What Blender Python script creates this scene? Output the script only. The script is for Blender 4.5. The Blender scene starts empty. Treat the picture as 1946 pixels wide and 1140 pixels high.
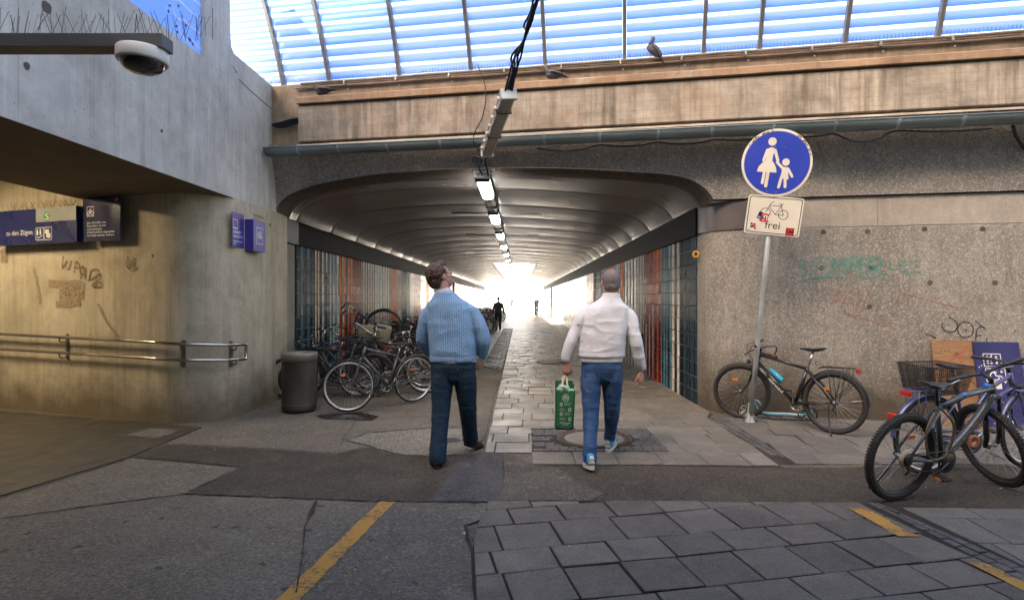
import bpy, bmesh, math, random
from mathutils import Vector, Matrix, Quaternion, noise
R = math.radians
random.seed(7)
SC = bpy.context.scene
COL = SC.collection
# ------------------------------------------------------------ camera, world, sun, exposure
F = 1085.0; VX = 988.0; VY = 568.0; CH = 1.56
cd = bpy.data.cameras.new('camera'); cam = bpy.data.objects.new('camera', cd); COL.objects.link(cam)
cam.location = (0, 0, CH); cam.rotation_euler = (R(90), 0, 0)
cd.sensor_width = 36; cd.lens = F/1946*36; cd.shift_x = -(VX-973)/1946; cd.shift_y = (VY-570)/1946
cd.clip_start = 0.05; cd.clip_end = 2000
SC.camera = cam
SC.view_settings.view_transform = 'Standard'; SC.view_settings.look = 'None'
SC.view_settings.exposure = 2.82; SC.view_settings.gamma = 1
SUN_EL, SUN_AZ = 36, -150       # sun stands behind the camera, kept off the forecourt by an unseen block added there
w = bpy.data.worlds.new('World'); SC.world = w; w.use_nodes = True
sky = w.node_tree.nodes.new('ShaderNodeTexSky'); sky.sky_type = 'NISHITA'; sky.sun_disc = False
sky.sun_elevation = R(SUN_EL); sky.sun_rotation = R(SUN_AZ)
sky.air_density = 1.0; sky.dust_density = 4.0; sky.ozone_density = 1.0
bg = w.node_tree.nodes['Background']; bg.inputs[1].default_value = 0.14
wm = w.node_tree.nodes.new('ShaderNodeMix'); wm.data_type = 'RGBA'; wm.blend_type = 'MULTIPLY'; wm.inputs['Factor'].default_value = 1
wm.inputs[7].default_value = (1.14, 1.0, .84, 1)       # the camera's white balance
w.node_tree.links.new(sky.outputs[0], wm.inputs[6]); w.node_tree.links.new(wm.outputs[2], bg.inputs[0])
sl = bpy.data.lights.new('sun', 'SUN'); sun = bpy.data.objects.new('sun', sl); COL.objects.link(sun)
sl.energy = 5.0; sl.angle = R(0.6); sl.color = (1, .95, .86)
_d = Vector((math.sin(R(SUN_AZ))*math.cos(R(SUN_EL)), math.cos(R(SUN_AZ))*math.cos(R(SUN_EL)), math.sin(R(SUN_EL))))
sun.rotation_euler = _d.to_track_quat('Z', 'Y').to_euler()
cy = SC.cycles
cy.max_bounces = 7; cy.diffuse_bounces = 4; cy.glossy_bounces = 4; cy.transparent_max_bounces = 12
cy.use_denoising = True; cy.sample_clamp_indirect = 6; cy.caustics_reflective = False; cy.caustics_refractive = False

# ------------------------------------------------------------ helpers
def at(px, py, Y): return Vector(((px-VX)/F*Y, Y, CH-(py-VY)/F*Y))
def gp(px, py):
    Y = CH*F/(py-VY); return ((px-VX)/F*Y, Y)
TH = math.atan(.18); U = Vector((math.cos(TH), -math.sin(TH), 0)); N = Vector((-math.sin(TH), -math.cos(TH), 0)); FO = Vector((0, 8.2, 0))
def FP(s, d, z): return FO + U*s + N*d + Vector((0, 0, z))
def fs(px, d=0):                      # facade coordinate s of an image column at distance d in front of the facade
    q = (px-VX)/F; b = FO + N*d
    return (q*b.y-b.x)/(U.x-q*U.y)
def fz(px, py, d=0):
    p = FP(fs(px, d), d, 0); return CH-(py-VY)/F*p.y

def tag(o, label=None, cat=None, group=None, kind=None):
    if label: o['label'] = label
    if cat: o['category'] = cat
    if group: o['group'] = group
    if kind: o['kind'] = kind
    return o
def empty(name, loc, label, cat, group=None, rz=0, kind=None):
    o = bpy.data.objects.new(name, None); COL.objects.link(o); o.location = loc; o.rotation_euler = (0, 0, rz)
    o.empty_display_size = .1
    return tag(o, label, cat, group, kind)
def kids(o): return [c for c in bpy.data.objects if c.parent == o]
def tree(o): return (o, [tree(c) for c in kids(o)])
def copy_tree(t, parent=None):
    o, ch = t; c = o.copy(); COL.objects.link(c)
    if parent: c.parent = parent
    for x in ch: copy_tree(x, c)
    return c

class MB:
    def __init__(s): s.v = []; s.f = []; s.t = []; s.m = []; s.tone = .5; s.mi = 0; s.sm = []; s.smooth = False
    def add(s, vs, fs, M=None):
        n = len(s.v)
        for p in vs:
            p = Vector(p); s.v.append(M @ p if M else p)
        for f in fs:
            s.f.append([n+i for i in f]); s.t.append(s.tone); s.m.append(s.mi); s.sm.append(s.smooth)
    def box(s, c, d, M=None):
        x, y, z = c; a, b, e = d[0]/2, d[1]/2, d[2]/2
        vs = [(x+i*a, y+j*b, z+k*e) for i in (-1, 1) for j in (-1, 1) for k in (-1, 1)]
        s.add(vs, [(0, 1, 3, 2), (4, 6, 7, 5), (0, 4, 5, 1), (2, 3, 7, 6), (0, 2, 6, 4), (1, 5, 7, 3)], M)
    def rbox(s, c, d, r=.01, M=None):          # box with chamfered edges
        bm = bmesh.new(); bmesh.ops.create_cube(bm, size=1)
        for v in bm.verts: v.co = Vector((v.co.x*d[0]+c[0], v.co.y*d[1]+c[1], v.co.z*d[2]+c[2]))
        bmesh.ops.bevel(bm, geom=list(bm.edges), offset=r, segments=2, affect='EDGES', profile=.6)
        s.bm(bm, M)
    def bm(s, bm, M=None):
        bm.verts.index_update()
        s.add([v.co.copy() for v in bm.verts], [[v.index for v in f.verts] for f in bm.faces], M); bm.free()
    def tube(s, pts, r, seg=8, closed=False, cap=True, M=None, flat=1.0, up=None):
        pts = [Vector(p) for p in pts]; n = len(pts)
        rs = r if isinstance(r, (list, tuple)) else [r]*n
        vs = []; fs = []
        prev = None
        for i, p in enumerate(pts):
            a = pts[(i-1) % n] if (closed or i > 0) else p
            b = pts[(i+1) % n] if (closed or i < n-1) else p
            t = (b-a)
            if t.length < 1e-9: t = Vector((0, 0, 1))
            t.normalize()
            if prev is None:
                h = Vector(up) if up else (Vector((0, 0, 1)) if abs(t.z) < .9 else Vector((1, 0, 0)))
                u = h.cross(t).normalized()
            else:
                u = (prev - t*prev.dot(t)); u = u.normalized() if u.length > 1e-6 else prev
            prev = u; v = t.cross(u)
            rr = rs[i]
            ra, rb = rr if isinstance(rr, tuple) else (rr, rr*flat)
            for k in range(seg):
                an = 2*math.pi*k/seg; vs.append(p+u*math.cos(an)*ra+v*math.sin(an)*rb)
        for i in range(n if closed else n-1):
            j = (i+1) % n
            for k in range(seg):
                l = (k+1) % seg; fs.append((i*seg+k, i*seg+l, j*seg+l, j*seg+k))
        if cap and not closed:
            fs.append(tuple(range(seg))[::-1]); fs.append(tuple((n-1)*seg+k for k in range(seg)))
        s.add(vs, fs, M)
    def lathe(s, prof, seg=24, M=None, cap=True):      # profile of (r, z)
        vs = []; fs = []
        for r, z in prof:
            for k in range(seg):
                a = 2*math.pi*k/seg; vs.append((r*math.cos(a), r*math.sin(a), z))
        for i in range(len(prof)-1):
            for k in range(seg):
                l = (k+1) % seg; fs.append((i*seg+k, i*seg+l, (i+1)*seg+l, (i+1)*seg+k))
        if cap:
            if prof[0][0] > 1e-5: fs.append(tuple(range(seg))[::-1])
            if prof[-1][0] > 1e-5: fs.append(tuple((len(prof)-1)*seg+k for k in range(seg)))
        s.add(vs, fs, M)
    def prism(s, poly, h0, h1, M=None):                # polygon in xy, extruded in z
        n = len(poly); vs = [(x, y, h0) for x, y in poly]+[(x, y, h1) for x, y in poly]
        fs = [tuple(range(n))[::-1], tuple(range(n, 2*n))]+[(i, (i+1) % n, n+(i+1) % n, n+i) for i in range(n)]
        s.add(vs, fs, M)
    def grid(s, rows, M=None, closed=False):
        n = len(rows[0]); vs = [p for r in rows for p in r]; fs = []
        for i in range(len(rows)-1):
            for k in range(n if closed else n-1):
                l = (k+1) % n; fs.append((i*n+k, i*n+l, (i+1)*n+l, (i+1)*n+k))
        s.add(vs, fs, M)
    def ell(s, c, r, M=None, seg=16, rings=10):
        vs = []; fs = []
        for i in range(rings+1):
            ph = math.pi*i/rings
            for k in range(seg):
                a = 2*math.pi*k/seg
                vs.append((c[0]+r[0]*math.sin(ph)*math.cos(a), c[1]+r[1]*math.sin(ph)*math.sin(a), c[2]-r[2]*math.cos(ph)))
        for i in range(rings):
            for k in range(seg):
                l = (k+1) % seg; fs.append((i*seg+k, i*seg+l, (i+1)*seg+l, (i+1)*seg+k))
        s.add(vs, fs, M)
    def mesh(s, name, merge=False):
        me = bpy.data.meshes.new(name); me.from_pydata([tuple(v) for v in s.v], [], s.f)
        a = me.attributes.new('tone', 'FLOAT', 'FACE'); a.data.foreach_set('value', s.t)
        me.polygons.foreach_set('material_index', s.m); me.polygons.foreach_set('use_smooth', s.sm)
        if merge:
            bm = bmesh.new(); bm.from_mesh(me); bmesh.ops.remove_doubles(bm, verts=bm.verts, dist=1e-5)
            bmesh.ops.recalc_face_normals(bm, faces=bm.faces); bm.to_mesh(me); bm.free()
        me.update(); return me
    def build(s, name, mats, parent=None, smooth=None, loc=None, merge=True):
        me = s.mesh(name, merge)
        if not isinstance(mats, (list, tuple)): mats = [mats]
        for m in mats: me.materials.append(m)
        if smooth: me.polygons.foreach_set('use_smooth', [True]*len(me.polygons))
        if smooth == 'auto':
            me.polygons.foreach_set('use_smooth', [True]*len(me.polygons))
            bm = bmesh.new(); bm.from_mesh(me)
            for e in bm.edges:
                if len(e.link_faces) == 2 and e.calc_face_angle(0) > R(38): e.smooth = False
            bm.to_mesh(me); bm.free()
        o = bpy.data.objects.new(name, me); COL.objects.link(o)
        if parent: o.parent = parent
        if loc: o.location = loc
        return o

def arc(c, r, a0, a1, n=12):
    return [(c[0]+r*math.cos(R(a0+(a1-a0)*i/n)), c[1]+r*math.sin(R(a0+(a1-a0)*i/n))) for i in range(n+1)]
def cat(pts, n=6):                       # Catmull-Rom through points (vectors of any length)
    P = [Vector(p) for p in pts]; P = [2*P[0]-P[1]]+P+[2*P[-1]-P[-2]]; out = []
    for i in range(1, len(P)-2):
        for k in range(n):
            t = k/n; a, b, c, d = P[i-1:i+3]
            out.append(.5*((2*b)+(c-a)*t+(2*a-5*b+4*c-d)*t*t+(3*b-a-3*c+d)*t**3))
    out.append(P[-2]); return out
def clip(poly, region):                  # clip a convex polygon by a convex ccw region
    out = poly
    for i in range(len(region)):
        a = region[i]; b = region[(i+1) % len(region)]; inp = out; out = []
        def side(p): return (b[0]-a[0])*(p[1]-a[1])-(b[1]-a[1])*(p[0]-a[0])
        for j in range(len(inp)):
            p = inp[j]; q = inp[(j+1) % len(inp)]; sp, sq = side(p), side(q)
            if sp >= 0: out.append(p)
            if sp*sq < 0:
                t = sp/(sp-sq); out.append((p[0]+(q[0]-p[0])*t, p[1]+(q[1]-p[1])*t))
        if len(out) < 3: return []
    return out
def area(p): return .5*sum(p[i][0]*p[(i+1) % len(p)][1]-p[(i+1) % len(p)][0]*p[i][1] for i in range(len(p)))
def inset(poly, d):
    n = len(poly); out = []
    for i in range(n):
        p0, p1, p2 = Vector(poly[i-1]), Vector(poly[i]), Vector(poly[(i+1) % n])
        e1, e2 = (p1-p0), (p2-p1)
        if e1.length < 1e-6 or e2.length < 1e-6: continue
        e1.normalize(); e2.normalize(); n1 = Vector((-e1.y, e1.x)); n2 = Vector((-e2.y, e2.x)); b = n1+n2
        if b.length < .2: return []
        b = b/b.length; k = d/max(.35, b.dot(n1)); out.append(tuple(p1+b*k))
    return out
def frame(o, x, y):                      # matrix from an origin, a local x and a local y direction (z = x cross y)
    x = Vector(x).normalized(); z = x.cross(Vector(y)).normalized(); y = z.cross(x)
    M = Matrix((x, y, z)).transposed().to_4x4(); M.translation = Vector(o); return M
_tc = {}
def text_geo(s, size):
    if s not in _tc:
        c = bpy.data.curves.new('t', 'FONT'); c.body = s; c.size = 1; c.resolution_u = 3
        o = bpy.data.objects.new('t', c); COL.objects.link(o)
        me = bpy.data.meshes.new_from_object(o.evaluated_get(bpy.context.evaluated_depsgraph_get()))
        _tc[s] = ([v.co.copy() for v in me.vertices], [list(p.vertices) for p in me.polygons])
        bpy.data.objects.remove(o); bpy.data.curves.remove(c); bpy.data.meshes.remove(me)
    v, f = _tc[s]; return [p*size for p in v], f
def text(mb, s, size, x, y, M, bold=1.0, z=.0, width=None, slant=0):
    v, f = text_geo(s, size)
    if not v: return
    wd = max(p.x for p in v)-min(p.x for p in v); k = width/wd if width else 1
    vv = [Vector((x+p.x*k+slant*p.y, y+p.y, z)) for p in v]
    mb.add(vv, f, M)
def stroke(mb, pts, w, M, z=0, n=5, smooth=True, seed=0):       # a flat brush stroke in a plane
    P = cat([Vector((p[0], p[1], 0)) for p in pts], n) if smooth and len(pts) > 2 else [Vector((p[0], p[1], 0)) for p in pts]
    rows = []
    for i, p in enumerate(P):
        t = (P[min(i+1, len(P)-1)]-P[max(i-1, 0)]).normalized(); q = Vector((-t.y, t.x, 0))*w/2
        a, b = p+q, p-q; a.z = b.z = z; rows.append([a, b])
    mb.grid(rows, M)

# ------------------------------------------------------------ materials
class G:
    def __init__(s, name):
        s.m = bpy.data.materials.new(name); s.m.use_nodes = True; s.t = s.m.node_tree; s.N = s.t.nodes; s.L = s.t.links
        s.b = s.N['Principled BSDF']; s.out = s.N['Material Output']; s._c = None
    def n(s, ty, **k):
        x = s.N.new('ShaderNode'+ty)
        for a, v in k.items(): setattr(x, a, v)
        return x
    def lk(s, a, b): s.L.new(a, b)
    def co(s):
        if s._c is None: s._c = s.n('TexCoord').outputs['Object']
        return s._c
    def mp(s, sc=(1, 1, 1), rot=(0, 0, 0), loc=(0, 0, 0)):
        m = s.n('Mapping'); m.inputs['Scale'].default_value = sc; m.inputs['Rotation'].default_value = rot; m.inputs['Location'].default_value = loc
        s.lk(s.co(), m.inputs[0]); return m.outputs[0]
    def noise(s, scale, detail=4, rough=.55, v=None, dist=0):
        x = s.n('TexNoise'); x.inputs['Scale'].default_value = scale; x.inputs['Detail'].default_value = detail
        x.inputs['Roughness'].default_value = rough; x.inputs['Distortion'].default_value = dist
        s.lk(v or s.co(), x.inputs['Vector']); return x.outputs['Fac']
    def vor(s, scale, out='Distance', v=None, feature='F1'):
        x = s.n('TexVoronoi', feature=feature); x.inputs['Scale'].default_value = scale; s.lk(v or s.co(), x.inputs['Vector']); return x.outputs[out]
    def ramp(s, fac, a, b, c0=0, c1=1):      # linear map a..b -> c0..c1 clamped
        x = s.n('MapRange'); x.inputs['From Min'].default_value = a; x.inputs['From Max'].default_value = b
        x.inputs['To Min'].default_value = c0; x.inputs['To Max'].default_value = c1; s.lk(fac, x.inputs['Value']); return x.outputs[0]
    def mix(s, f, a, b, mode='MIX'):
        x = s.n('Mix', data_type='RGBA', blend_type=mode)
        for sock, v in ((x.inputs['Factor'], f), (x.inputs[6], a), (x.inputs[7], b)):
            if isinstance(v, (int, float)): sock.default_value = v if sock.type == 'VALUE' else (v, v, v, 1)
            elif isinstance(v, (tuple, list)): sock.default_value = (*v[:3], 1)
            else: s.lk(v, sock)
        return x.outputs[2]
    def math(s, op, a, b=0.0):
        x = s.n('Math', operation=op)
        for i, v in enumerate((a, b)):
            if isinstance(v, (int, float)): x.inputs[i].default_value = v
            else: s.lk(v, x.inputs[i])
        return x.outputs[0]
    def attr(s, name='tone'):
        x = s.n('Attribute'); x.attribute_name = name; return x.outputs['Fac']
    def bump(s, h, strength=.3, dist=.01, prev=None):
        x = s.n('Bump'); x.inputs['Strength'].default_value = strength; x.inputs['Distance'].default_value = dist
        s.lk(h, x.inputs['Height'])
        if prev: s.lk(prev, x.inputs['Normal'])
        return x.outputs[0]
    def set(s, color=None, rough=None, metal=None, normal=None, spec=None, coat=None):
        for k, v in (('Base Color', color), ('Roughness', rough), ('Metallic', metal), ('Normal', normal), ('Specular IOR Level', spec), ('Coat Weight', coat)):
            if v is None: continue
            if isinstance(v, (int, float)): s.b.inputs[k].default_value = v
            elif isinstance(v, (tuple, list)): s.b.inputs[k].default_value = (*v, 1)
            else: s.lk(v, s.b.inputs[k])
        return s.m
def plain(name, c, rough=.5, metal=0, var=.12, bump=0, scale=40, spec=None, coat=None):
    g = G(name); n = g.noise(scale, 3); n2 = g.noise(scale*.08, 3)
    col = g.mix(g.ramp(n2, .3, .7), tuple(x*(1-var) for x in c), tuple(min(1, x*(1+var)) for x in c))
    nr = g.bump(n, bump, .002) if bump else None
    return g.set(col, g.ramp(n2, .3, .7, max(.02, rough-.07), min(1, rough+.07)), metal, nr, spec, coat)
def concrete(name, c, dark=.6, light=1.25, streak=.5, streakc=(.09, .07, .05), speck=0, pits=.6, ps=14, bump=.35, rough=.85, stain=None, lines=None, grime=None):
    g = G(name)
    col = g.mix(g.ramp(g.noise(.9, 8, .62), .3, .72), tuple(x*dark for x in c), tuple(x*light for x in c))
    col = g.mix(g.ramp(g.noise(7, 6, .65), .35, .7, 0, .35), col, tuple(x*light*1.1 for x in c))
    col = g.mix(g.ramp(g.noise(1.7, 10, .75, dist=.7), .46, .68, 0, .5), col, tuple(x*dark*.8 for x in c))
    col = g.mix(g.ramp(g.noise(3.2, 7, .7, g.mp((1, 1, .7), loc=(2, 5, 1))), .5, .72, 0, .45), col, tuple(x*dark*.85 for x in c))
    if stain:
        col = g.mix(g.ramp(g.noise(1.1, 6, .7, dist=1.2), .5, .68, 0, stain[1]), col, stain[0])
    if streak:
        v = g.mp((5, 5, .35)); st = g.ramp(g.noise(1.0, 7, .7, v), .5, .74, 0, streak)
        col = g.mix(st, col, streakc)
        v2 = g.mp((17, 17, .6), loc=(3, 1, 0)); col = g.mix(g.ramp(g.noise(1.0, 5, .6, v2), .52, .75, 0, streak*.7), col, tuple(x*.45 for x in c))
        v3 = g.mp((9, 9, .5), loc=(7, 4, 0)); col = g.mix(g.ramp(g.noise(1.0, 5, .6, v3), .56, .78, 0, streak*.6), col, tuple(min(1, x*1.7) for x in c))
    h = g.noise(60, 5, .7)
    nrm = g.bump(h, bump, .006)
    if speck:
        vc = g.n('TexVoronoi'); vc.inputs['Scale'].default_value = 62; g.lk(g.co(), vc.inputs['Vector'])
        sep = g.n('SeparateColor'); g.lk(vc.outputs['Color'], sep.inputs[0])
        col = g.mix(g.ramp(sep.outputs[0], .62, 1.0, 0, speck), col, tuple(min(1, x*2.3) for x in c))
        col = g.mix(g.ramp(sep.outputs[1], .66, 1.0, 0, speck*.9), col, tuple(x*.32 for x in c))
        col = g.mix(g.ramp(g.noise(30, 5, .8), .54, .72, 0, speck*1.2), col, tuple(x*.45 for x in c)); col = g.mix(g.ramp(g.noise(36, 5, .8, g.mp((1, 1, 1), loc=(9, 4, 1))), .56, .74, 0, speck*1.2), col, tuple(min(1, x*1.9) for x in c))
        vs = g.vor(140, 'Color'); s2 = g.n('SeparateColor'); g.lk(vs, s2.inputs[0])
        col = g.mix(g.ramp(s2.outputs[2], .7, 1, 0, speck*.6), col, tuple(min(1, x*2.6) for x in c))
        nrm = g.bump(vc.outputs['Distance'], .5, .006, nrm)
    if pits:
        d = g.vor(ps); big = g.noise(2.3, 2)
        pit = g.math('MULTIPLY', g.ramp(d, .05, .11, 1, 0), g.ramp(big, .45, .55))
        col = g.mix(g.math('MULTIPLY', pit, pits), col, tuple(x*.25 for x in c)); nrm = g.bump(pit, -.6, .008, nrm)
    if grime:                                       # splashed dirt with a ragged upper edge
        sg2 = g.n('SeparateXYZ'); g.lk(g.co(), sg2.inputs[0])
        hgt = g.math('ADD', sg2.outputs[2], g.math('MULTIPLY', g.noise(1.6, 9, .72), grime[1]*2.2))
        col = g.mix(g.ramp(hgt, grime[1]*1.3, grime[1]*2.3, .85, 0), col, grime[0])
        col = g.mix(g.ramp(g.noise(4.5, 8, .75, g.mp((1, 1, .6), loc=(1, 9, 2))), .55, .68, 0, .45), col, tuple(x*.5 for x in c))
    if lines:                                       # formwork joints: (dx, dy, period)
        for (ax, per, off, wd) in lines:
            sx = g.n('SeparateXYZ'); g.lk(g.co(), sx.inputs[0])
            f = g.math('FRACT', g.math('DIVIDE', g.math('ADD', sx.outputs[ax], 100+off), per))
            ln = g.math('LESS_THAN', f, wd/per)
            col = g.mix(g.math('MULTIPLY', ln, .5), col, tuple(x*.35 for x in c)); nrm = g.bump(ln, -.5, .01, nrm)
    return g.set(col, rough, 0, nrm, .3)
def asphalt(name, c, grain=.5, patch=.35, light=(.35, .32, .28), lightamt=.25, rough=.85, spots=.7):
    g = G(name)
    col = g.mix(g.ramp(g.noise(.8, 7, .65), .3, .7), tuple(x*(1-patch) for x in c), tuple(x*(1+patch) for x in c))
    col = g.mix(g.ramp(g.noise(2.2, 10, .75, dist=.6), .46, .66, 0, .55), col, tuple(x*.55 for x in c)); col = g.mix(g.ramp(g.noise(3.1, 10, .75, g.mp((1, 1, 1), loc=(4, 8, 0))), .5, .68, 0, .5), col, tuple(x*1.55 for x in c))
    vc = g.n('TexVoronoi'); vc.inputs['Scale'].default_value = 95; g.lk(g.co(), vc.inputs['Vector'])
    sep = g.n('SeparateColor'); g.lk(vc.outputs['Color'], sep.inputs[0])
    col = g.mix(g.ramp(sep.outputs[0], .6, 1, 0, grain), col, tuple(min(1, x*2.2) for x in c))
    col = g.mix(g.ramp(sep.outputs[1], .6, 1, 0, grain), col, tuple(x*.35 for x in c))
    col = g.mix(g.ramp(g.noise(2.3, 8, .7), .56, .74, 0, lightamt), col, light)
    col = g.mix(g.ramp(g.noise(38, 5, .8), .47, .66, 0, .85), col, tuple(x*.42 for x in c))
    col = g.mix(g.ramp(g.noise(30, 5, .75, g.mp((1, 1, 1), loc=(5, 2, 0))), .52, .70, 0, .7), col, tuple(x*2.2 for x in c))
    d = g.vor(4.5, v=g.mp((1, 1, 1), loc=(.3, .7, 0))); big = g.noise(31, 2)
    blob = g.math('LESS_THAN', g.math('ADD', d, g.math('MULTIPLY', big, .25)), .245)
    col = g.mix(g.math('MULTIPLY', blob, spots), col, (.022, .021, .024))
    n = g.bump(g.noise(120, 4, .7), .5, .006); n = g.bump(vc.outputs['Distance'], .5, .006, n); n = g.bump(g.noise(4, 5, .6), .35, .03, n)
    return g.set(col, g.ramp(g.noise(3, 5), .3, .7, rough-.12, rough+.1), 0, n, .35)
def slabmat(name, c, rough=.6, spread=.25):
    g = G(name); t = g.attr()
    base = g.mix(t, tuple(x*(1-spread) for x in c), tuple(x*(1+spread) for x in c))
    base = g.mix(g.ramp(g.noise(2.0, 9, .75, dist=.5), .45, .7, 0, .55), base, tuple(x*.6 for x in c))
    base = g.mix(g.ramp(g.noise(3.0, 9, .75), .45, .72, 0, .5), base, tuple(x*1.7 for x in c))
    base = g.mix(g.ramp(g.noise(9, 6, .7), .5, .8, 0, .5), base, tuple(x*.5 for x in c))
    base = g.mix(g.ramp(g.noise(42, 5, .75), .52, .74, 0, .55), base, tuple(x*.5 for x in c))
    base = g.mix(g.ramp(g.noise(33, 5, .75, g.mp((1, 1, 1), loc=(5, 2, 0))), .55, .75, 0, .5), base, tuple(x*1.8 for x in c))
    vc = g.vor(170, 'Color'); sep = g.n('SeparateColor'); g.lk(vc, sep.inputs[0])
    base = g.mix(g.ramp(sep.outputs[0], .75, 1, 0, .5), base, tuple(x*2.3 for x in c))
    base = g.mix(g.ramp(sep.outputs[1], .75, 1, 0, .5), base, tuple(x*.4 for x in c))
    d = g.vor(7); blob = g.math('LESS_THAN', g.math('ADD', d, g.math('MULTIPLY', g.noise(40, 2), .08)), .085)
    base = g.mix(g.math('MULTIPLY', blob, .6), base, tuple(x*.35 for x in c))
    n = g.bump(g.noise(90, 5, .7), .3, .004); n = g.bump(g.noise(6, 4), .25, .01, n)
    return g.set(base, g.ramp(g.noise(2.5, 5), .3, .7, rough-.14, rough+.12), 0, n, .45)

M = {}
M['beam'] = concrete('beam_concrete', (.345, .295, .235), .34, 1.55, .95, (.07, .045, .025), 0, .7, 22, .6, stain=((.27, .16, .09), .45), lines=[(2, .115, .03, .004)])
M['ledge'] = concrete('ledge_concrete', (.33, .22, .14), .6, 1.3, .4, (.2, .08, .03), 0, .5, 20, .5, stain=((.5, .46, .4), .5))
M['parapet'] = concrete('parapet_concrete', (.30, .235, .165), .5, 1.3, .5, (.07, .05, .03), 0, .9, 9, .8, stain=((.10, .08, .06), .6))
M['agg'] = concrete('washed_aggregate_concrete', (.27, .252, .222), .68, 1.2, .55, (.075, .062, .05), .4, .8, 7, .7, grime=((.060, .042, .025), .80))
M['lintel'] = concrete('lintel_concrete', (.235, .222, .203), .66, 1.2, .4, (.06, .055, .05), .5, .5, 7, .7)
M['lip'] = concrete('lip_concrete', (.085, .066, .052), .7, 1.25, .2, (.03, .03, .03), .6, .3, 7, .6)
M['band'] = concrete('band_concrete', (.37, .34, .295), .8, 1.15, .25, (.2, .16, .12), .1, .4, 9, .3)
M['station'] = concrete('station_concrete', (.52, .505, .475), .72, 1.2, .45, (.17, .13, .085), 0, .9, 12, .35, stain=((.25, .20, .14), .3), lines=[(1, .72, .1, .006)])
M['station_low'] = concrete('station_low_concrete', (.50, .44, .335), .74, 1.15, .5, (.16, .12, .07), 0, .9, 12, .4, stain=((.22, .165, .10), .35), lines=[(0, .78, .27, .007), (2, 2.1, .3, .004)], grime=((.13, .10, .062), .55))
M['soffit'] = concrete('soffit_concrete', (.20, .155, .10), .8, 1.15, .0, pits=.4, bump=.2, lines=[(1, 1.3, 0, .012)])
M['asphalt'] = asphalt('asphalt', (.135, .117, .092), .5, .25)
M['asphalt_dark'] = asphalt('asphalt_dark', (.060, .050, .037), .8, .35, lightamt=.22, spots=.3)
M['asphalt_blue'] = asphalt('asphalt_bluish', (.066, .064, .066), .35, .3, lightamt=.3, spots=.5)
M['asphalt_rough'] = asphalt('asphalt_rough', (.088, .077, .062), .8, .35, lightamt=.55, spots=.2)
M['pebble'] = asphalt('pebble_concrete', (.20, .18, .14), 1.0, .35, lightamt=.6, spots=.1)
M['asphalt_light'] = asphalt('asphalt_light', (.150, .130, .102), .5, .25, lightamt=.3, spots=.3)
M['joint'] = plain('joint_dirt', (.030, .024, .018), .95, var=.4, bump=.4, scale=60)
M['slab'] = slabmat('granite_slab', (.112, .097, .081), .68, .34)
M['slab_t'] = slabmat('tunnel_slab', (.165, .148, .124), .50)
M['slab_r'] = slabmat('side_slab', (.13, .118, .102), .65)
M['cobble'] = slabmat('cobble', (.085, .082, .078), .6, .45)
M['tilefloor'] = slabmat('dark_floor_tile', (.062, .055, .042), .5, .12)
M['fjoint'] = plain('light_joint', (.14, .12, .09), .9)
def yellow():
    g = G('yellow_paint'); a = g.noise(45, 6, .75); b = g.noise(7, 4, .6)
    k = g.ramp(g.math('ADD', g.math('MULTIPLY', a, .6), g.math('MULTIPLY', b, .4)), .43, .50)
    return g.set(g.mix(k, (.14, .10, .06), (.42, .225, .05)), .8, 0, g.bump(a, .4, .004), .3)
M['yellow'] = yellow()
M['zinc'] = plain('zinc_gutter', (.20, .245, .25), .42, .55, .15, .1, 20)
M['zinc2'] = plain('zinc_strap', (.30, .36, .38), .4, .6)
M['steel'] = plain('stainless_steel', (.55, .50, .46), .22, 1, .05)
M['dsteel'] = plain('dark_bracket_steel', (.16, .14, .12), .45, .8)
M['galv'] = plain('galvanised_steel', (.42, .44, .43), .5, .55, .3, .15, 30)
M['greymetal'] = plain('grey_sheet_metal', (.115, .118, .118), .5, .35, .2, .1, 25)
M['brownmetal'] = plain('brown_grey_sheet', (.105, .092, .088), .42, .2, .1)
M['conduit'] = plain('dirty_conduit', (.23, .18, .14), .7, .2, .35, .3, 30)
M['black'] = plain('black_plastic', (.018, .018, .02), .45, 0, .2)
M['cable'] = plain('black_cable', (.012, .012, .022), .5)
M['mull'] = plain('grey_mullion', (.20, .19, .185), .5, .3)
M['white'] = plain('white_plastic', (.72, .71, .68), .35, 0, .05)
M['cream'] = plain('cream_sign_paint', (.72, .67, .55), .4, 0, .06)
def frieze():
    g = G('black_glazed_tile'); sx = g.n('SeparateXYZ'); g.lk(g.co(), sx.inputs[0])
    f = g.math('FRACT', g.math('DIVIDE', sx.outputs[1], .62)); ln = g.math('LESS_THAN', f, .015)
    col = g.mix(ln, g.mix(g.ramp(g.noise(3, 4), .3, .7), (.006, .0055, .005), (.011, .010, .009)), (.004, .004, .004))
    return g.set(col, .6, 0, g.bump(ln, -.5, .005), .06)
M['frieze'] = frieze()
def ceil():
    g = G('glossy_ceiling_panel'); v = g.mp((.8, 7, 1))
    col = g.mix(g.ramp(g.noise(1.2, 4, .6, v), .3, .7), (.20, .183, .165), (.27, .25, .23))
    col = g.mix(g.ramp(g.noise(3.5, 6, .7, g.mp((.5, 3, 1))), .58, .75, 0, .35), col, (.13, .12, .11))
    n = g.bump(g.noise(1.2, 2, .5, g.mp((.4, 1.6, 1))), .10, .02)
    return g.set(col, g.ramp(g.noise(1.2, 3, .5, g.mp((.5, 2, 1))), .3, .7, .27, .36), .3, n, .5)
M['ceil'] = ceil()
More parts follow.
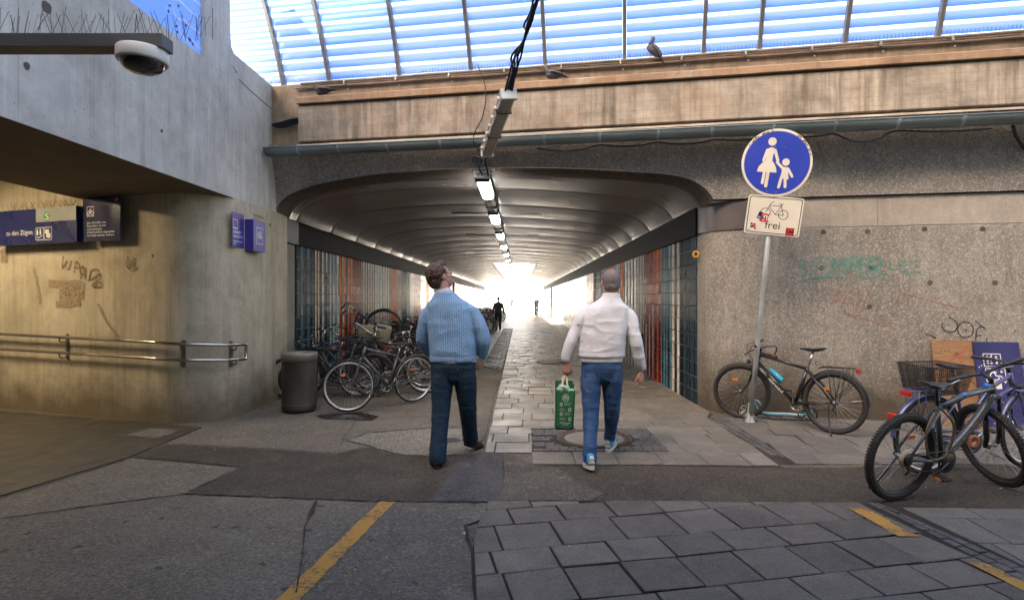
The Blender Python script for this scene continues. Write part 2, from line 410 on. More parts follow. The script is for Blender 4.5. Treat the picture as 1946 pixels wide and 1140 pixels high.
def tilem(name, c, rough=.12, var=.25):
    g = G(name); t = g.attr()
    col = g.mix(t, tuple(x*(1-var) for x in c), tuple(min(1, x*(1+var)) for x in c))
    col = g.mix(g.ramp(g.noise(2.2, 7, .7), .5, .75, 0, .45), col, tuple(x*.55 for x in c))
    return g.set(col, g.ramp(g.noise(5, 4), .3, .7, rough, rough+.14), 0, g.bump(g.noise(5, 3), .05, .01), .55 if rough < .2 else .09)
TILE = [('white', (.62, .57, .47)), ('navy', (.020, .042, .062)), ('teal', (.06, .17, .20)), ('orange', (.60, .14, .025)), ('red', (.26, .03, .02)),
        ('cream', (.48, .44, .36)), ('brown', (.24, .07, .035)), ('blackt', (.012, .012, .015)), ('blue', (.10, .24, .32)), ('grout', (.30, .27, .22)), ('farwhite', (.60, .58, .54))]
TI = {n: i for i, (n, c) in enumerate(TILE)}
TM = [tilem('tile_'+n, c, .10 if n == 'farwhite' else .24) if n != 'grout' else plain('grout', c, .8) for n, c in TILE]
def emis(name, c, s):
    g = G(name); g.b.inputs['Emission Color'].default_value = (*c, 1); g.b.inputs['Emission Strength'].default_value = s
    return g.set(c, .4)
M['lamp'] = emis('lit_diffuser', (1, .97, .95), 4.5)
M['added_lamp'] = emis('added_warm_tube', (1, .74, .40), 30)
M['diff_off'] = plain('unlit_diffuser', (.50, .46, .38), .3, 0, .15)
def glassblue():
    g = G('blue_glass_slat_sheen')
    tcol = g.mix(g.attr(), (.26, .50, .98), (.78, .87, 1))  # white-to-blue reflection gradient put into the slat colour
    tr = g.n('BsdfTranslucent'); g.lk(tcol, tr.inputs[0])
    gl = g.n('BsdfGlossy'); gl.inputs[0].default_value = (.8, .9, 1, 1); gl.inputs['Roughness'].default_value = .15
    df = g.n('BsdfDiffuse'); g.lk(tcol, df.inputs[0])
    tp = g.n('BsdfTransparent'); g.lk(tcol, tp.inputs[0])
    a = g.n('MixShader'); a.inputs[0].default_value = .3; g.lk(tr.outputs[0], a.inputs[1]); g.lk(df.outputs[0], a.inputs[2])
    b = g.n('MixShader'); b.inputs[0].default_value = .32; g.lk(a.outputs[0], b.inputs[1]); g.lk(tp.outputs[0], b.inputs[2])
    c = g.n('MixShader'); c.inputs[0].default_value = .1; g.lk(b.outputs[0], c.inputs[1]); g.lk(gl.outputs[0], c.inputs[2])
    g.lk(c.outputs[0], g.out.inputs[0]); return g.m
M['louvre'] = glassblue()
def translu(name, c, mixd=.4, tp=0):
    g = G(name); tr = g.n('BsdfTranslucent'); tr.inputs[0].default_value = (*c, 1); df = g.n('BsdfDiffuse'); df.inputs[0].default_value = (*c, 1)
    a = g.n('MixShader'); a.inputs[0].default_value = mixd; g.lk(tr.outputs[0], a.inputs[1]); g.lk(df.outputs[0], a.inputs[2])
    o = a
    if tp:
        t = g.n('BsdfTransparent'); o = g.n('MixShader'); o.inputs[0].default_value = tp; g.lk(a.outputs[0], o.inputs[1]); g.lk(t.outputs[0], o.inputs[2])
    g.lk(o.outputs[0], g.out.inputs[0]); return g.m
M['panelglass'] = translu('blue_art_glass', (.36, .55, .95), .35)
M['panelclear'] = translu('white_line_in_glass', (.95, .97, 1), .3)
def worn(name, c, keep=.5, scale=55, rough=.8):
    g = G(name); a = g.ramp(g.noise(scale, 5, .7), keep-.06, keep+.06); g.lk(a, g.b.inputs['Alpha'])
    return g.set(c, rough)

# ============================================================ THE SETTING
# ground sheet
mb = MB(); S = 400
mb.add([(-S, -S, 0), (S, -S, 0), (S, S, 0), (-S, S, 0)], [(0, 1, 2, 3)])
tag(mb.build('ground', M['asphalt'], merge=False), kind='structure')
def patch(name, pts, z, mat, world=False, kind='structure'):
    pts = pts if world else [gp(*p) for p in pts]
    if area(pts) < 0: pts = pts[::-1]
    m = MB(); m.add([(x, y, z) for x, y in pts], [tuple(range(len(pts)))])
    me = m.mesh(name); bm = bmesh.new(); bm.from_mesh(me); bmesh.ops.triangulate(bm, faces=bm.faces); bm.to_mesh(me); bm.free(); me.materials.append(mat)
    o = bpy.data.objects.new(name, me); COL.objects.link(o); return tag(o, kind=kind)
def jag(pts, amp=1.2, step=14):
    out = []
    for i in range(len(pts)):
        a, b = Vector(pts[i]), Vector(pts[(i+1) % len(pts)]); n = max(1, int((b-a).length/step))
        for k in range(n):
            p = a+(b-a)*k/n; out.append((p.x+random.uniform(-amp, amp)*1.6, p.y+random.uniform(-amp, amp)*.6))
    return out
patch('asphalt_patch', jag([(351, 939), (700, 952), (950, 955), (1300, 956), (1946, 975), (2300, 990), (2300, 872), (1946, 886), (1500, 888), (1014, 882), (954, 863), (908, 859), (875, 865), (826, 869), (765, 867), (723, 859), (711, 851), (680, 852), (641, 865), (575, 860), (440, 852), (315, 845), (244, 869), (453, 888)], .9), .004, M['asphalt_dark'])
patch('bluish_asphalt_patch', jag([(822, 952), (950, 954), (957, 905), (954, 864), (908, 860), (876, 865), (850, 910)], .6), .008, M['asphalt_blue'])
patch('rough_asphalt_patch', jag([(950, 953), (1120, 953), (1150, 940), (1090, 915), (1060, 890), (1016, 884), (975, 866), (957, 866), (960, 905)], .8), .010, M['asphalt_rough'])
patch('pebble_patch', jag([(700, 824), (820, 815), (905, 816), (919, 858), (905, 861), (880, 865), (826, 867), (765, 865), (723, 857), (705, 848), (660, 838)], 1.2), .0085, M['pebble'])
patch('light_asphalt_patch', jag([(255, 872), (452, 890), (352, 938), (0, 985), (0, 950)], .5), .0045, M['asphalt_light'])
patch('light_paving_strip', jag([(410, 812), (640, 795), (830, 797), (905, 812), (820, 813), (700, 822), (655, 838), (690, 850), (640, 862), (575, 857), (440, 849), (330, 843)], .5), .0050, M['asphalt_light'])
patch('wet_stain', jag([(600, 790), (640, 786), (690, 784), (722, 792), (705, 800), (660, 799), (615, 797)], 1.2), .0095, plain('wet_asphalt', (.030, .026, .022), .25))
patch('dark_asphalt_square', [(822, 838), (862, 833), (878, 838), (845, 845)], .0125, M['asphalt_blue'])

def slabs(name, region, ang, rows, lens, z0, h, gap, mat, bev=.006, off=0, origin=(0, 0), jitter=0, zj=.0015, kind='structure', skip=None, shear=0):
    ca, sa = math.cos(ang), math.sin(ang); m = MB()
    def W(u, v): return (origin[0]+u*ca-v*sa, origin[1]+u*sa+v*ca)
    us = [((x-origin[0])*ca+(y-origin[1])*sa) for x, y in region]; vs = [(-(x-origin[0])*sa+(y-origin[1])*ca) for x, y in region]
    v = min(vs); r = 0
    reg = region if area(region) > 0 else region[::-1]
    while v < max(vs):
        d = rows[r % len(rows)]; L = lens[r % len(lens)]
        u = min(us)-L*(1+((r*.5+off) % 1))+random.uniform(-jitter, jitter)*4
        while u < max(us):
            l = L*(1+random.uniform(-jitter, jitter))
            q = [W(u+gap/2, v+gap/2), W(u+l-gap/2, v+gap/2+random.uniform(-jitter, jitter)*.02), W(u+l-gap/2+random.uniform(-jitter, jitter)*.04, v+d-gap/2), W(u+gap/2, v+d-gap/2)]
            u += l
            q = clip(q, reg)
            if len(q) < 3 or area(q) < .002: continue
            c = (sum(p[0] for p in q)/len(q), sum(p[1] for p in q)/len(q))
            if skip and skip(*c): continue
            top = inset(q, bev)
            if len(top) != len(q): continue
            m.tone = random.random(); n = len(q)
            tz = random.uniform(-zj, zj); tx = random.uniform(-zj, zj)*1.5; ty = random.uniform(-zj, zj)*1.5
            def Z(p): return z0+h+tz+tx*(p[0]-c[0])/.3+ty*(p[1]-c[1])/.3
            P = [(x, y, z0) for x, y in q]+[(x, y, Z((x, y))-bev*.6) for x, y in q]+[(x, y, Z((x, y))) for x, y in top]
            fs = [(2*n+i) for i in range(n)]
            F_ = [tuple(fs)]+[(n+i, n+(i+1) % n, 2*n+(i+1) % n, 2*n+i) for i in range(n)]+[(i, (i+1) % n, n+(i+1) % n, n+i) for i in range(n)]
            m.add(P, F_)
        v += d; r += 1
    return tag(m.build(name, mat, merge=False), kind=kind)
# foreground granite slabs
reg = [(-.24, 4.365), (-.29, 3.9), (-.30, 3.5), (-.26, 3.1), (-.20, 2.7), (-.05, 1.2), (2.95, 1.2), (2.76, 3.1), (2.56, 4.33), (1.3, 4.36)]
patch('slab_bedding', reg, .005, M['joint'], True)
hole = Vector((-.22, 3.9))
slabs('granite_paving', reg, R(11.5), [.28, .36, .29, .38, .30, .33], [.37, .41, .38, .35], .004, .016, .014, M['slab'], jitter=.07, zj=.003)
# broken concrete field on the left of the slabs
patch('concrete_field', jag([(700, 955), (925, 957), (928, 985), (885, 1000), (888, 1025), (908, 1072), (915, 1110), (930, 1200), (500, 1260), (560, 1130), (598, 990)], .8, 18), .0042, asphalt('old_concrete', (.122, .108, .088), .4, .3, lightamt=.4, spots=.5))
patch('pothole_fill', jag([(885, 1001), (925, 997), (918, 1012), (905, 1027), (889, 1026)], 1, 8), .0068, M['asphalt_rough'])
patch('crack', [(598, 953), (604, 953), (594, 978), (582, 990), (586, 976)], .0062, M['joint'])
def crack(name, pts, w_, z=.0095):
    P = []
    for i in range(len(pts)-1):
        p, q = Vector(pts[i]), Vector(pts[i+1]); n_ = max(1, int((q-p).length/9))
        for k in range(n_): r_ = p+(q-p)*k/n_; P.append(Vector(gp(r_.x+random.uniform(-1.3, 1.3), r_.y+random.uniform(-.7, .7))))
    m = MB(); rows = []
    for i, p in enumerate(P):
        t = (P[min(i+1, len(P)-1)]-P[max(i-1, 0)]); t.normalize(); q = Vector((-t.y, t.x))*w_*random.uniform(.2, 1.0)/2; rows.append([Vector((*(p+q), z)), Vector((*(p-q), z))])
    m.grid(rows); tag(m.build(name, M['joint'], merge=False), kind='structure')
for pts, w_ in (([(351, 939), (520, 946), (700, 953), (925, 957)], .022), ([(925, 956), (1200, 954), (1640, 958)], .030), ([(244, 869), (350, 876), (453, 888)], .016), ([(453, 888), (400, 915), (351, 939)], .02), ([(315, 845), (440, 852), (575, 860), (641, 865), (711, 851), (765, 867), (826, 869), (908, 860)], .016), ([(0, 946), (120, 912), (245, 870)], .02), ([(600, 953), (596, 975), (580, 1000), (575, 1060), (560, 1139)], .012), ([(1014, 884), (1200, 884), (1500, 889)], .022), ([(928, 957), (927, 985), (885, 1000), (888, 1026), (908, 1072), (925, 1110), (945, 1180)], .03), ([(905, 860), (925, 820), (938, 760), (950, 715)], .012), ([(680, 797), (655, 830), (640, 862)], .010), ([(352, 940), (180, 960), (0, 990)], .012), ([(700, 953), (950, 955), (957, 905), (954, 864)], .010), ([(1640, 905), (1780, 915), (1946, 925)], .010)):
    crack('ground_crack', pts, w_)
# cobble line and the side slabs on the right
reg = [(2.57, 4.34), (2.77, 3.1), (2.96, 1.2), (3.12, 1.2), (2.93, 3.1), (2.72, 4.34)]
patch('cobble_bedding', reg, .0055, M['joint'], True)
slabs('cobble_line', reg, R(97), [.085]*3, [.11, .13], .004, .014, .012, M['cobble'], jitter=.2, zj=.003)
reg = [(2.74, 4.34), (2.95, 3.1), (3.14, 1.2), (7, 1.2), (7, 4.1), (4.0, 4.2)]
patch('side_slab_bedding', reg, .0052, M['joint'], True)
slabs('side_paving', reg, R(-4), [.42, .38], [.5, .46], .004, .012, .009, M['slab_r'], jitter=.05)
reg = [(2.68, 7.7), (2.60, 5.36), (5.3, 5.36), (6, 5.5), (6, 6.9), (3.4, 7.55)]
patch('wall_side_bedding', reg, .0052, M['joint'], True)
slabs('wall_side_paving', reg, R(-9), [.40, .38], [.5, .42], .004, .012, .009, M['slab_r'], jitter=.06, zj=.004)
reg = [(2.44, 7.35), (2.44, 5.36), (2.59, 5.36), (2.66, 7.6)]
patch('cobble_strip_bedding', reg, .0058, M['joint'], True)
slabs('cobble_strip', reg, R(92), [.08, .08], [.12], .004, .013, .012, M['cobble'], jitter=.2, zj=.003)
# tunnel paving
MC = Vector(((1128-VX)/F*6.35, 6.30))
def inman(x, y): return abs(x-MC.x) < .70 and abs(y-MC.y) < .52
reg = [(-.36, 5.78), (-.10, 5.76), (.12, 5.38), (2.42, 5.33), (2.44, 7.4), (2.60, 7.7), (2.60, 30), (-.36, 30)]
patch('tunnel_bedding', [(-.36, 5.765), (.118, 5.765), (.118, 5.36), (2.43, 5.31), (2.45, 7.4), (2.61, 7.7), (2.61, 64), (-3.88, 64), (-3.88, 14.3), (-.80, 13.9), (-.36, 12.4)], .0050, M['joint'], True)
slabs('tunnel_edge_paving', [(2.445, 7.45), (2.60, 7.8), (2.60, 30), (2.445, 30)], 0, [.39], [.4], .004, .012, .006, M['slab_t'])
slabs('tunnel_paving', [(-.36, 5.77), (2.44, 5.74), (2.44, 30), (-.36, 30)], R(-.6), [.39, .40, .37], [.39, .40], .004, .012, .008, M['slab_t'], jitter=.03, zj=.003)
slabs('front_row_paving', [(.12, 5.37), (2.42, 5.33), (2.43, 5.735), (.12, 5.765)], R(-.6), [.41], [.42], .004, .012, .008, M['slab_t'], jitter=.04, zj=.003, origin=(0, 5.355))
slabs('tunnel_side_paving', [(-3.87, 14.6), (-.86, 13.9), (-.86, 30), (-3.87, 30)], 0, [.24, .25], [.24, .25], .004, .012, .007, M['slab_t'], jitter=.03)
slabs('cobble_gutter', [(-.84, 13.0), (-.38, 12.4), (-.38, 30), (-.84, 30)], 0, [.11]*2, [.115], .004, .009, .012, M['cobble'], jitter=.1, zj=.003)
slabs('far_paving', [(-3.87, 30), (2.6, 30), (2.6, 64), (-3.87, 64)], 0, [.8, .79], [.8, .78], .004, .012, .01, M['slab_t'], jitter=.02)
slabs('manhole_cobbles', [(MC.x-.69, MC.y-.51), (MC.x+.69, MC.y-.51), (MC.x+.69, MC.y+.51), (MC.x-.69, MC.y+.51)], 0, [.085], [.095, .11], .0165, .007, .010, M['cobble'], jitter=.2, bev=.003, zj=.0008, skip=lambda x, y: (Vector((x, y))-MC).length < .45)
patch('manhole_bedding', [(MC.x-.69, MC.y-.51), (MC.x+.69, MC.y-.51), (MC.x+.69, MC.y+.51), (MC.x-.69, MC.y+.51)], .0205, M['joint'], True)
def manhole(c, r, label, mi):
    t = empty('manhole_cover', (c[0], c[1], .025), label, 'manhole cover')
    m = MB(); m.smooth = False
    m.lathe([(r, -.006), (r, .004), (r*.965, .006), (r*.945, .0), (r*.93, .006), (r*.86, .006), (r*.845, 0), (r*.80, 0)], 56, cap=False)
    for k in range(44):
        a = 2*math.pi*k/44; m.box((r*.89*math.cos(a), r*.89*math.sin(a), .007), (.012, .012, .004), Matrix.Rotation(0, 4, 'Z'))
    m.build('frame', plain('cast_iron', (.075, .05, .038), .55, .4, .3, .3), t)
    m = MB(); m.lathe([(r*.80, -.003), (r*.79, .003), (.0001, .003)], 48, cap=False); m.build('lid_infill', M['slab_t'] if mi else plain('iron_lid', (.07, .05, .042), .5, .4, .3, .4), t)
manhole(MC, .41, 'round manhole cover with rusty ring and concrete centre under the man in the white jacket', 1)
manhole((.75, 13.9), .36, 'dark iron manhole cover further inside the tunnel left of the white jacket', 0)
# dark floor tiles on the left
reg = [gp(0, 776), gp(322, 806), gp(345, 836), gp(245, 870), gp(0, 944), (-5.4, 3.6), (-12, 3.6), (-12, 9.5), (-8.5, 8.6)]
reg = [gp(322, 807), gp(385, 812), gp(245, 870), gp(0, 944), (-12, 2.6), (-12, 9.5), gp(0, 776)]
patch('tile_bedding', reg, .0056, M['fjoint'], True)
slabs('floor_tiles', reg, R(-17), [.40], [.8], .004, .009, .006, M['tilefloor'], bev=.002, jitter=0, zj=.0006)
patch('light_floor_slab', [(238, 829), (288, 815), (345, 820), (297, 836)], .0165, M['asphalt_light'])
# yellow road marking remains
for i, pts in enumerate([[(-1.075, 4.39), (-.955, 4.39), (-1.125, 3.05), (-1.165, 2.72), (-1.30, 2.72), (-1.245, 3.05)],
                         [(2.415, 4.21), (2.535, 4.21), (2.57, 3.96), (2.55, 3.93), (2.585, 3.70), (2.45, 3.70), (2.44, 3.93)],
                         [(2.62, 3.34), (2.72, 3.32), (2.76, 2.9), (2.66, 2.9)]]):
    patch('yellow_road_marking', jag([(p[0]*100, p[1]*100) for p in pts], .35, 5) and [(a/100, b/100) for a, b in jag([(p[0]*100, p[1]*100) for p in pts], .35, 5)], .0075 if i == 0 else .0245, M['yellow'], True)

# ------------------------------------------------------------ the railway bridge with its tunnel
BR = empty('railway_bridge', (0, 9, 0), 'concrete railway bridge with a long tiled pedestrian tunnel under it', 'bridge')
BR.location = (0, 0, 0)
PROF = [(-3.80, 2.89), (-3.74, 3.02), (-3.62, 3.13), (-3.45, 3.21), (-3.1, 3.30), (-2.6, 3.37), (-1.9, 3.43), (-1.1, 3.455), (-.3, 3.44), (.5, 3.405), (1.2, 3.35), (1.75, 3.29), (2.1, 3.24), (2.33, 3.17), (2.48, 3.07), (2.57, 2.97), (2.615, 2.89)]
PR = [tuple(p) for p in cat([Vector((a, b, 0)) for a, b in PROF], 4)]
def zb(x):
    for i in range(len(PR)-1):
        if PR[i][0] <= x <= PR[i+1][0]:
            t = (x-PR[i][0])/(PR[i+1][0]-PR[i][0]); return PR[i][1]+(PR[i+1][1]-PR[i][1])*t
    return 2.89
def dz(z): # lintel bulge
    pts = [(2.89, .03), (3.15, .03), (3.35, .06), (3.55, .13), (3.72, .22), (3.86, .27)]
    for i in range(len(pts)-1):
        if z <= pts[i+1][0]:
            t = max(0, (z-pts[i][0])/(pts[i+1][0]-pts[i][0])); return pts[i][1]+(pts[i+1][1]-pts[i][1])*t
    return .27
def fx(x, d=0):                          # facade point with the given world x
    s = (x - N.x*d)/U.x; return s
xs = [-4.6, -4.2]+[p[0] for p in PR]+[2.9+i*.35 for i in range(20)]
rows = []
for x in xs:
    b = zb(x) if -3.8 <= x <= 2.615 else 2.90
    rows.append([FP(fx(x, dz(z)), dz(z), z) for z in [b+(3.88-b)*k/9 for k in range(10)]])
m = MB(); m.smooth = True; m.grid(rows)
m.build('lintel', M['lintel'], BR)
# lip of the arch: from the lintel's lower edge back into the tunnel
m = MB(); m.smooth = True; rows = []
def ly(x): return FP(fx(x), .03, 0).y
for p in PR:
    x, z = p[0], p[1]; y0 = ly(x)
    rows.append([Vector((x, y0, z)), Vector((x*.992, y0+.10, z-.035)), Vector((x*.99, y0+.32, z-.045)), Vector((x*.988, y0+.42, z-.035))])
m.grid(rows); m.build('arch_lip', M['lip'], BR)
# underside closing strip right of the arch (groove above the band)
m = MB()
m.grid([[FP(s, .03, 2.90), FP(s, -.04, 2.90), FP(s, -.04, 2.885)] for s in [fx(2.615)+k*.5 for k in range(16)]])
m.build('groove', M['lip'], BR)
# ceiling panels, each slightly bulged, joined at raised seams
m = MB(); m.smooth = True; ys = [8.05]; pitch = 1.72
rows = []; y = 7.9; k = 0
prof_t = [0, .012, .03, .06, .2, .35, .5, .65, .8, .94, .97, .988]
while y < 63:
    near = y < 32
    for t in (prof_t if near else [0, .03, .3, .7, .97]):
        bul = .017*math.sin(math.pi*min(1, max(0, (t-.03)/.94))) if .03 <= t <= .97 else 0
        seam = .022*(1 if k % 2 == 0 else .4) if t < .02 or t > .98 else 0
        yy = y+t*pitch
        rows.append((yy, -bul + .012+ seam))
    y += pitch; k += 1
G_ = []
for yy, dzv in rows:
    r = []
    for p in PR[::1]:
        cx, cz = -.6, 2.4; v = Vector((p[0]-cx, p[1]-cz)); v.normalize()
        r.append(Vector((p[0]*.985+v.x*dzv*.8, max(yy, ly(p[0])+.40), p[1]-.03+dzv)))
    G_.append(r)
m.grid(G_)
keep = [i for i, f in enumerate(m.f) if not (sum(m.v[k].y for k in f)/len(f) > 29.35 and -1.45 < sum(m.v[k].x for k in f)/len(f) < .85)]
m.f = [m.f[i] for i in keep]; m.t = [m.t[i] for i in keep]; m.m = [m.m[i] for i in keep]; m.sm = [m.sm[i] for i in keep]
m.build('tunnel_ceiling', M['ceil'], BR)
# recessed slots and patches in the ceiling
# friezes
m = MB()
m.box((2.60, (8.3+63)/2, 2.685), (.10, 63-8.3, .40)); m.build('black_frieze', M['frieze'], BR)
m = MB()
m.box((-3.86, (9.82+63)/2, 2.685), (.10, 63-9.82, .40)); m.build('black_frieze', M['frieze'], BR)
m = MB(); m.box((-3.865, 9.47, 2.69), (.12, .70, .40)); 
for yy in (9.17, 9.77):
    for zz in (2.55, 2.83): m.lathe([(.012, 0), (.012, .006), (.0001, .008)], 8, frame((-3.804, yy, zz), (0, 1, 0), (0, 0, 1)))
m.build('metal_corner_plate', M['greymetal'], BR)
# corner contour at right: tunnel wall -> facade
CN = [tuple(p)[:2] for p in cat([Vector((2.60, 8.36, 0)), Vector((2.605, 8.15, 0)), Vector((2.66, 7.93, 0)), Vector((2.80, 7.77, 0)), Vector((3.02, 7.68, 0)), Vector((3.3, 7.61, 0))], 5)]
def contour(d):
    out = []
    for i, p in enumerate(CN):
        a = Vector(CN[max(i-1, 0)]); b = Vector(CN[min(i+1, len(CN)-1)]); t = (b-a).normalized(); n = Vector((-t.y, t.x))*-1
        out.append(Vector(p)+n*-d*-1 if False else Vector(p)+Vector((t.y, -t.x))*d)
    return out
m = MB(); m.smooth = True
c0 = contour(.0)
far = [FP(fx(3.3)+k*1.0, 0, 0) for k in range(1, 8)]
line = [Vector((p.x, p.y)) for p in c0]+[Vector((p.x, p.y)) for p in far]
m.grid([[Vector((p.x, p.y, z)) for z in (0, .5, 1.0, 1.5, 2.0, 2.48, 2.495)]+[Vector((p.x+.0, p.y+.05, 2.495))] for p in line])
m.build('facade_wall', M['agg'], BR)
# metal bend at the corner, then the pale concrete band
m = MB(); m.smooth = True
c1 = contour(.022); c1 += [Vector(FP(fx(3.3)+.42, .022, 0)[:2])]
xm = FP(fs(1518), .022, 0)
m.grid([[Vector((p.x, p.y, z)) for z in (2.50, 2.50, 2.885, 2.885)] for p in c1 if p.x < xm.x]+[[Vector((xm.x, xm.y, z)) for z in (2.50, 2.50, 2.885, 2.885)]])
m.build('metal_corner_sheet', M['brownmetal'], BR)
m = MB(); s0 = fs(1518)+.01
for k in range(6):
    a = s0+([0, .95, 3.1, 5.2, 7.3, 9.4, 11][k]); b = s0+([0, .95, 3.1, 5.2, 7.3, 9.4, 11][k+1])-.006
    P = [FP(a, -.012, 2.505), FP(b, -.012, 2.505), FP(b, -.012, 2.885), FP(a, -.012, 2.885)]
    Q = [p-N*.1 for p in P]
    m.add(P+Q, [(0, 1, 2, 3), (0, 4, 5, 1), (1, 5, 6, 2), (2, 6, 7, 3), (3, 7, 4, 0)])
m.build('concrete_band', M['band'], BR)
# backing behind joints
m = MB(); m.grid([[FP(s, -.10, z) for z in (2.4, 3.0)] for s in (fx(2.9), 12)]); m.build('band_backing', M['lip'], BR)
# left pillar
m = MB(); m.rbox((-4.12, 9.42, 1.245), (.5, .82, 2.49), .02); m.build('pillar', M['agg'], BR)
# tiled walls: upright half-round glazed rods in panels
def seqcol(seq, y):
    for y0, pat in reversed(seq):
        if y >= y0: return pat
    return seq[0][1]
def tilewall(x, sx, y0, y1, seq, diag):
    m = MB(); pitch = .075; n = 0; y = y0; rowh = .2075
    m.mi = TI['grout']; m.add([(x+sx*.0, y0, 0), (x, y1, 0), (x, y1, 2.5), (x, y0, 2.5)], [(0, 1, 2, 3)])
    while y < y1:
        near = y < 20; far = y > 26
        w_ = pitch if not far else .30
        pat = seqcol(seq, y); nm0 = pat[n % len(pat)]; nm0 = 'farwhite' if (nm0 == 'white' and y > 22) else nm0
        for r in range(12):
            z0 = r*rowh+.007; z1 = min((r+1)*rowh-.007, 2.49)
            nm = nm0
            zc = (z0+z1)/2
            for (da, db, rep, lo) in diag:
                if da <= y <= db:
                    zd = lo+(y-da)*rep
                    if zc < zd and (n % 2) == 0: nm = {'white': 'blackt', 'cream': 'white', 'orange': 'red', 'red': 'white', 'teal': 'blue'}.get(nm, nm)
            m.mi = TI[nm]; m.tone = random.random()
            a = y+.0025; b = y+w_-.0025
            wide = nm in ('white', 'cream') and pat is not None
            if near and not (nm == 'cream'):
                pts = [(a, .002), (a+.008, .013), (a+(b-a)*.35, .021), (a+(b-a)*.65, .021), (b-.008, .013), (b, .002)]
            else:
                pts = [(a, .002), (a+.003, .010), (b-.003, .010), (b, .002)]
            m.smooth = near and nm != 'cream'
            rws = [[Vector((x-sx*d, yy, z0)), Vector((x-sx*d, yy, z1))] for yy, d in pts]
            m.grid(rws); m.smooth = False
        y += w_; n += 1
    return m.build('tiled_wall', TM, BR, merge=False)
W_, NV, TE, OR, RD, CR, BN, BK, BL = 'white', 'navy', 'teal', 'orange', 'red', 'cream', 'brown', 'blackt', 'blue'
seqR = [(8.3, [NV, BK, NV, NV, BK]), (9.05, [W_, W_, BK, NV]), (9.65, [W_, BK, TE, BL]), (9.95, [BL, TE, BK]), (10.4, [OR, BK, OR, OR]), (10.95, [RD, RD, BK, RD]), (11.85, [W_, BK, W_, CR]), (12.6, [CR, CR, BK, CR, CR]), (14.2, [OR, CR, OR]), (14.7, [CR, TE, CR]), (15.7, [CR, OR, OR]), (16.6, [CR, CR, BK]), (18.2, [TE, BK]), (19.2, [CR, BK]), (20.2, [BN, RD, BN]), (21.8, [BN]), (22.3, [W_]), (47.5, [BN]), (49.6, [W_])]
seqL = [(9.8, [NV, BK, NV, TE]), (10.65, [W_, BK]), (11.0, [TE, BK, W_]), (11.6, [BL, TE, CR]), (12.1, [OR, BK, CR, OR]), (12.7, [OR, OR, BK]), (13.2, [RD, BK, RD]), (13.9, [CR, BK, CR]), (15.2, [CR, CR, TE, CR]), (17.0, [OR, OR, CR]), (17.9, [W_, CR]), (18.6, [TE, BK]), (19.4, [W_, TE]), (20.7, [BN, BN, RD]), (22.2, [W_]), (23.4, [OR]), (24.3, [W_]), (62, [BN])]
tilewall(2.60, 1, 8.36, 63, seqR, [(9.6, 12.6, -.62, 2.3)])
tilewall(-3.87, -1, 9.86, 63, seqL, [(11.2, 14.2, -.55, 2.2)])
for x in (2.585, -3.855):
    m = MB(); m.box((x, 46.5 if x > 0 else 33.5, 1.25), (.16, .9, 2.49)); m.build('brown_pier', TM[TI['brown']], BR)
# bodies of the bridge behind the visible faces
m = MB(); m.box((9.2, 36.4, 2.43), (13.0, 54, 4.80)); m.build('embankment_right', M['parapet'], BR)
m = MB(); m.box((-10.45, 36.7, 2.42), (13.0, 54, 4.82)); m.build('embankment_left', M['parapet'], BR)
m = MB(); m.box((-.6, 19.3, 4.2), (9.0, 19.9, 1.15)); m.build('deck', M['parapet'], BR)
for x0, x1 in ((-5.1, -1.45), (.85, 3.9)):
    m = MB(); m.box(((x0+x1)/2, 46.3, 4.13), (x1-x0, 34.0, 1.29)); m.build('deck_side', plain('white_shaft_render', (.7, .69, .66), .7), BR)
# parapet beam
def strip(name, sec, s0, s1, mat, step=.5, smooth=False, caps=True, wob=0):
    m = MB(); m.smooth = smooth; n = max(1, int((s1-s0)/step)); rows = []
    for i in range(n+1):
        s = s0+(s1-s0)*i/n; rows.append([FP(s, d, z+(noise.noise(Vector((s*2, d*9, z*9)))*wob)) for d, z in sec])
    m.grid(rows)
    if caps: m.add(rows[0], [tuple(range(len(sec)))]); m.add(rows[-1], [tuple(range(len(sec)))[::-1]])
    return m.build(name, mat, BR)
sb = fs(567, .38)
strip('edge_beam', [(.0, 3.86), (.365, 3.86), (.38, 3.875), (.38, 4.39), (.375, 4.395), (.10, 4.395), (.0, 4.40)], sb, 11, M['beam'], .3)
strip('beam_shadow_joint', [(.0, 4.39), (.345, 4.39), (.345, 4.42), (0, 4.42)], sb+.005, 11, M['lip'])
strip('ledge', [(.0, 4.415), (.42, 4.415), (.425, 4.42), (.425, 4.50), (.41, 4.515), (.20, 4.535), (.0, 4.54)], sb-.01, 11, M['ledge'], .2, wob=.004)
strip('parapet_wall', [(.0, 3.86), (.17, 3.86), (.185, 4.53), (.19, 4.77), (.17, 4.80), (.0, 4.81)], fx(-4.4), 11, M['parapet'], .25, wob=.006)
# sheet pockets at the left end of the beam
m = MB(); s1 = fs(523, .2); s2 = sb
rows = []
for i in range(9):
    t = i/8; s = s1+(s2-s1)*t; zt = 4.20+.09*math.sin(t*2.6)*t; rows.append([FP(s, .24, zt-.05*math.sin(t*3.14)-.05), FP(s, .30, zt-.02), FP(s, .24, zt+.02)])
m.grid(rows); m.build('roofing_felt', M['black'], BR)
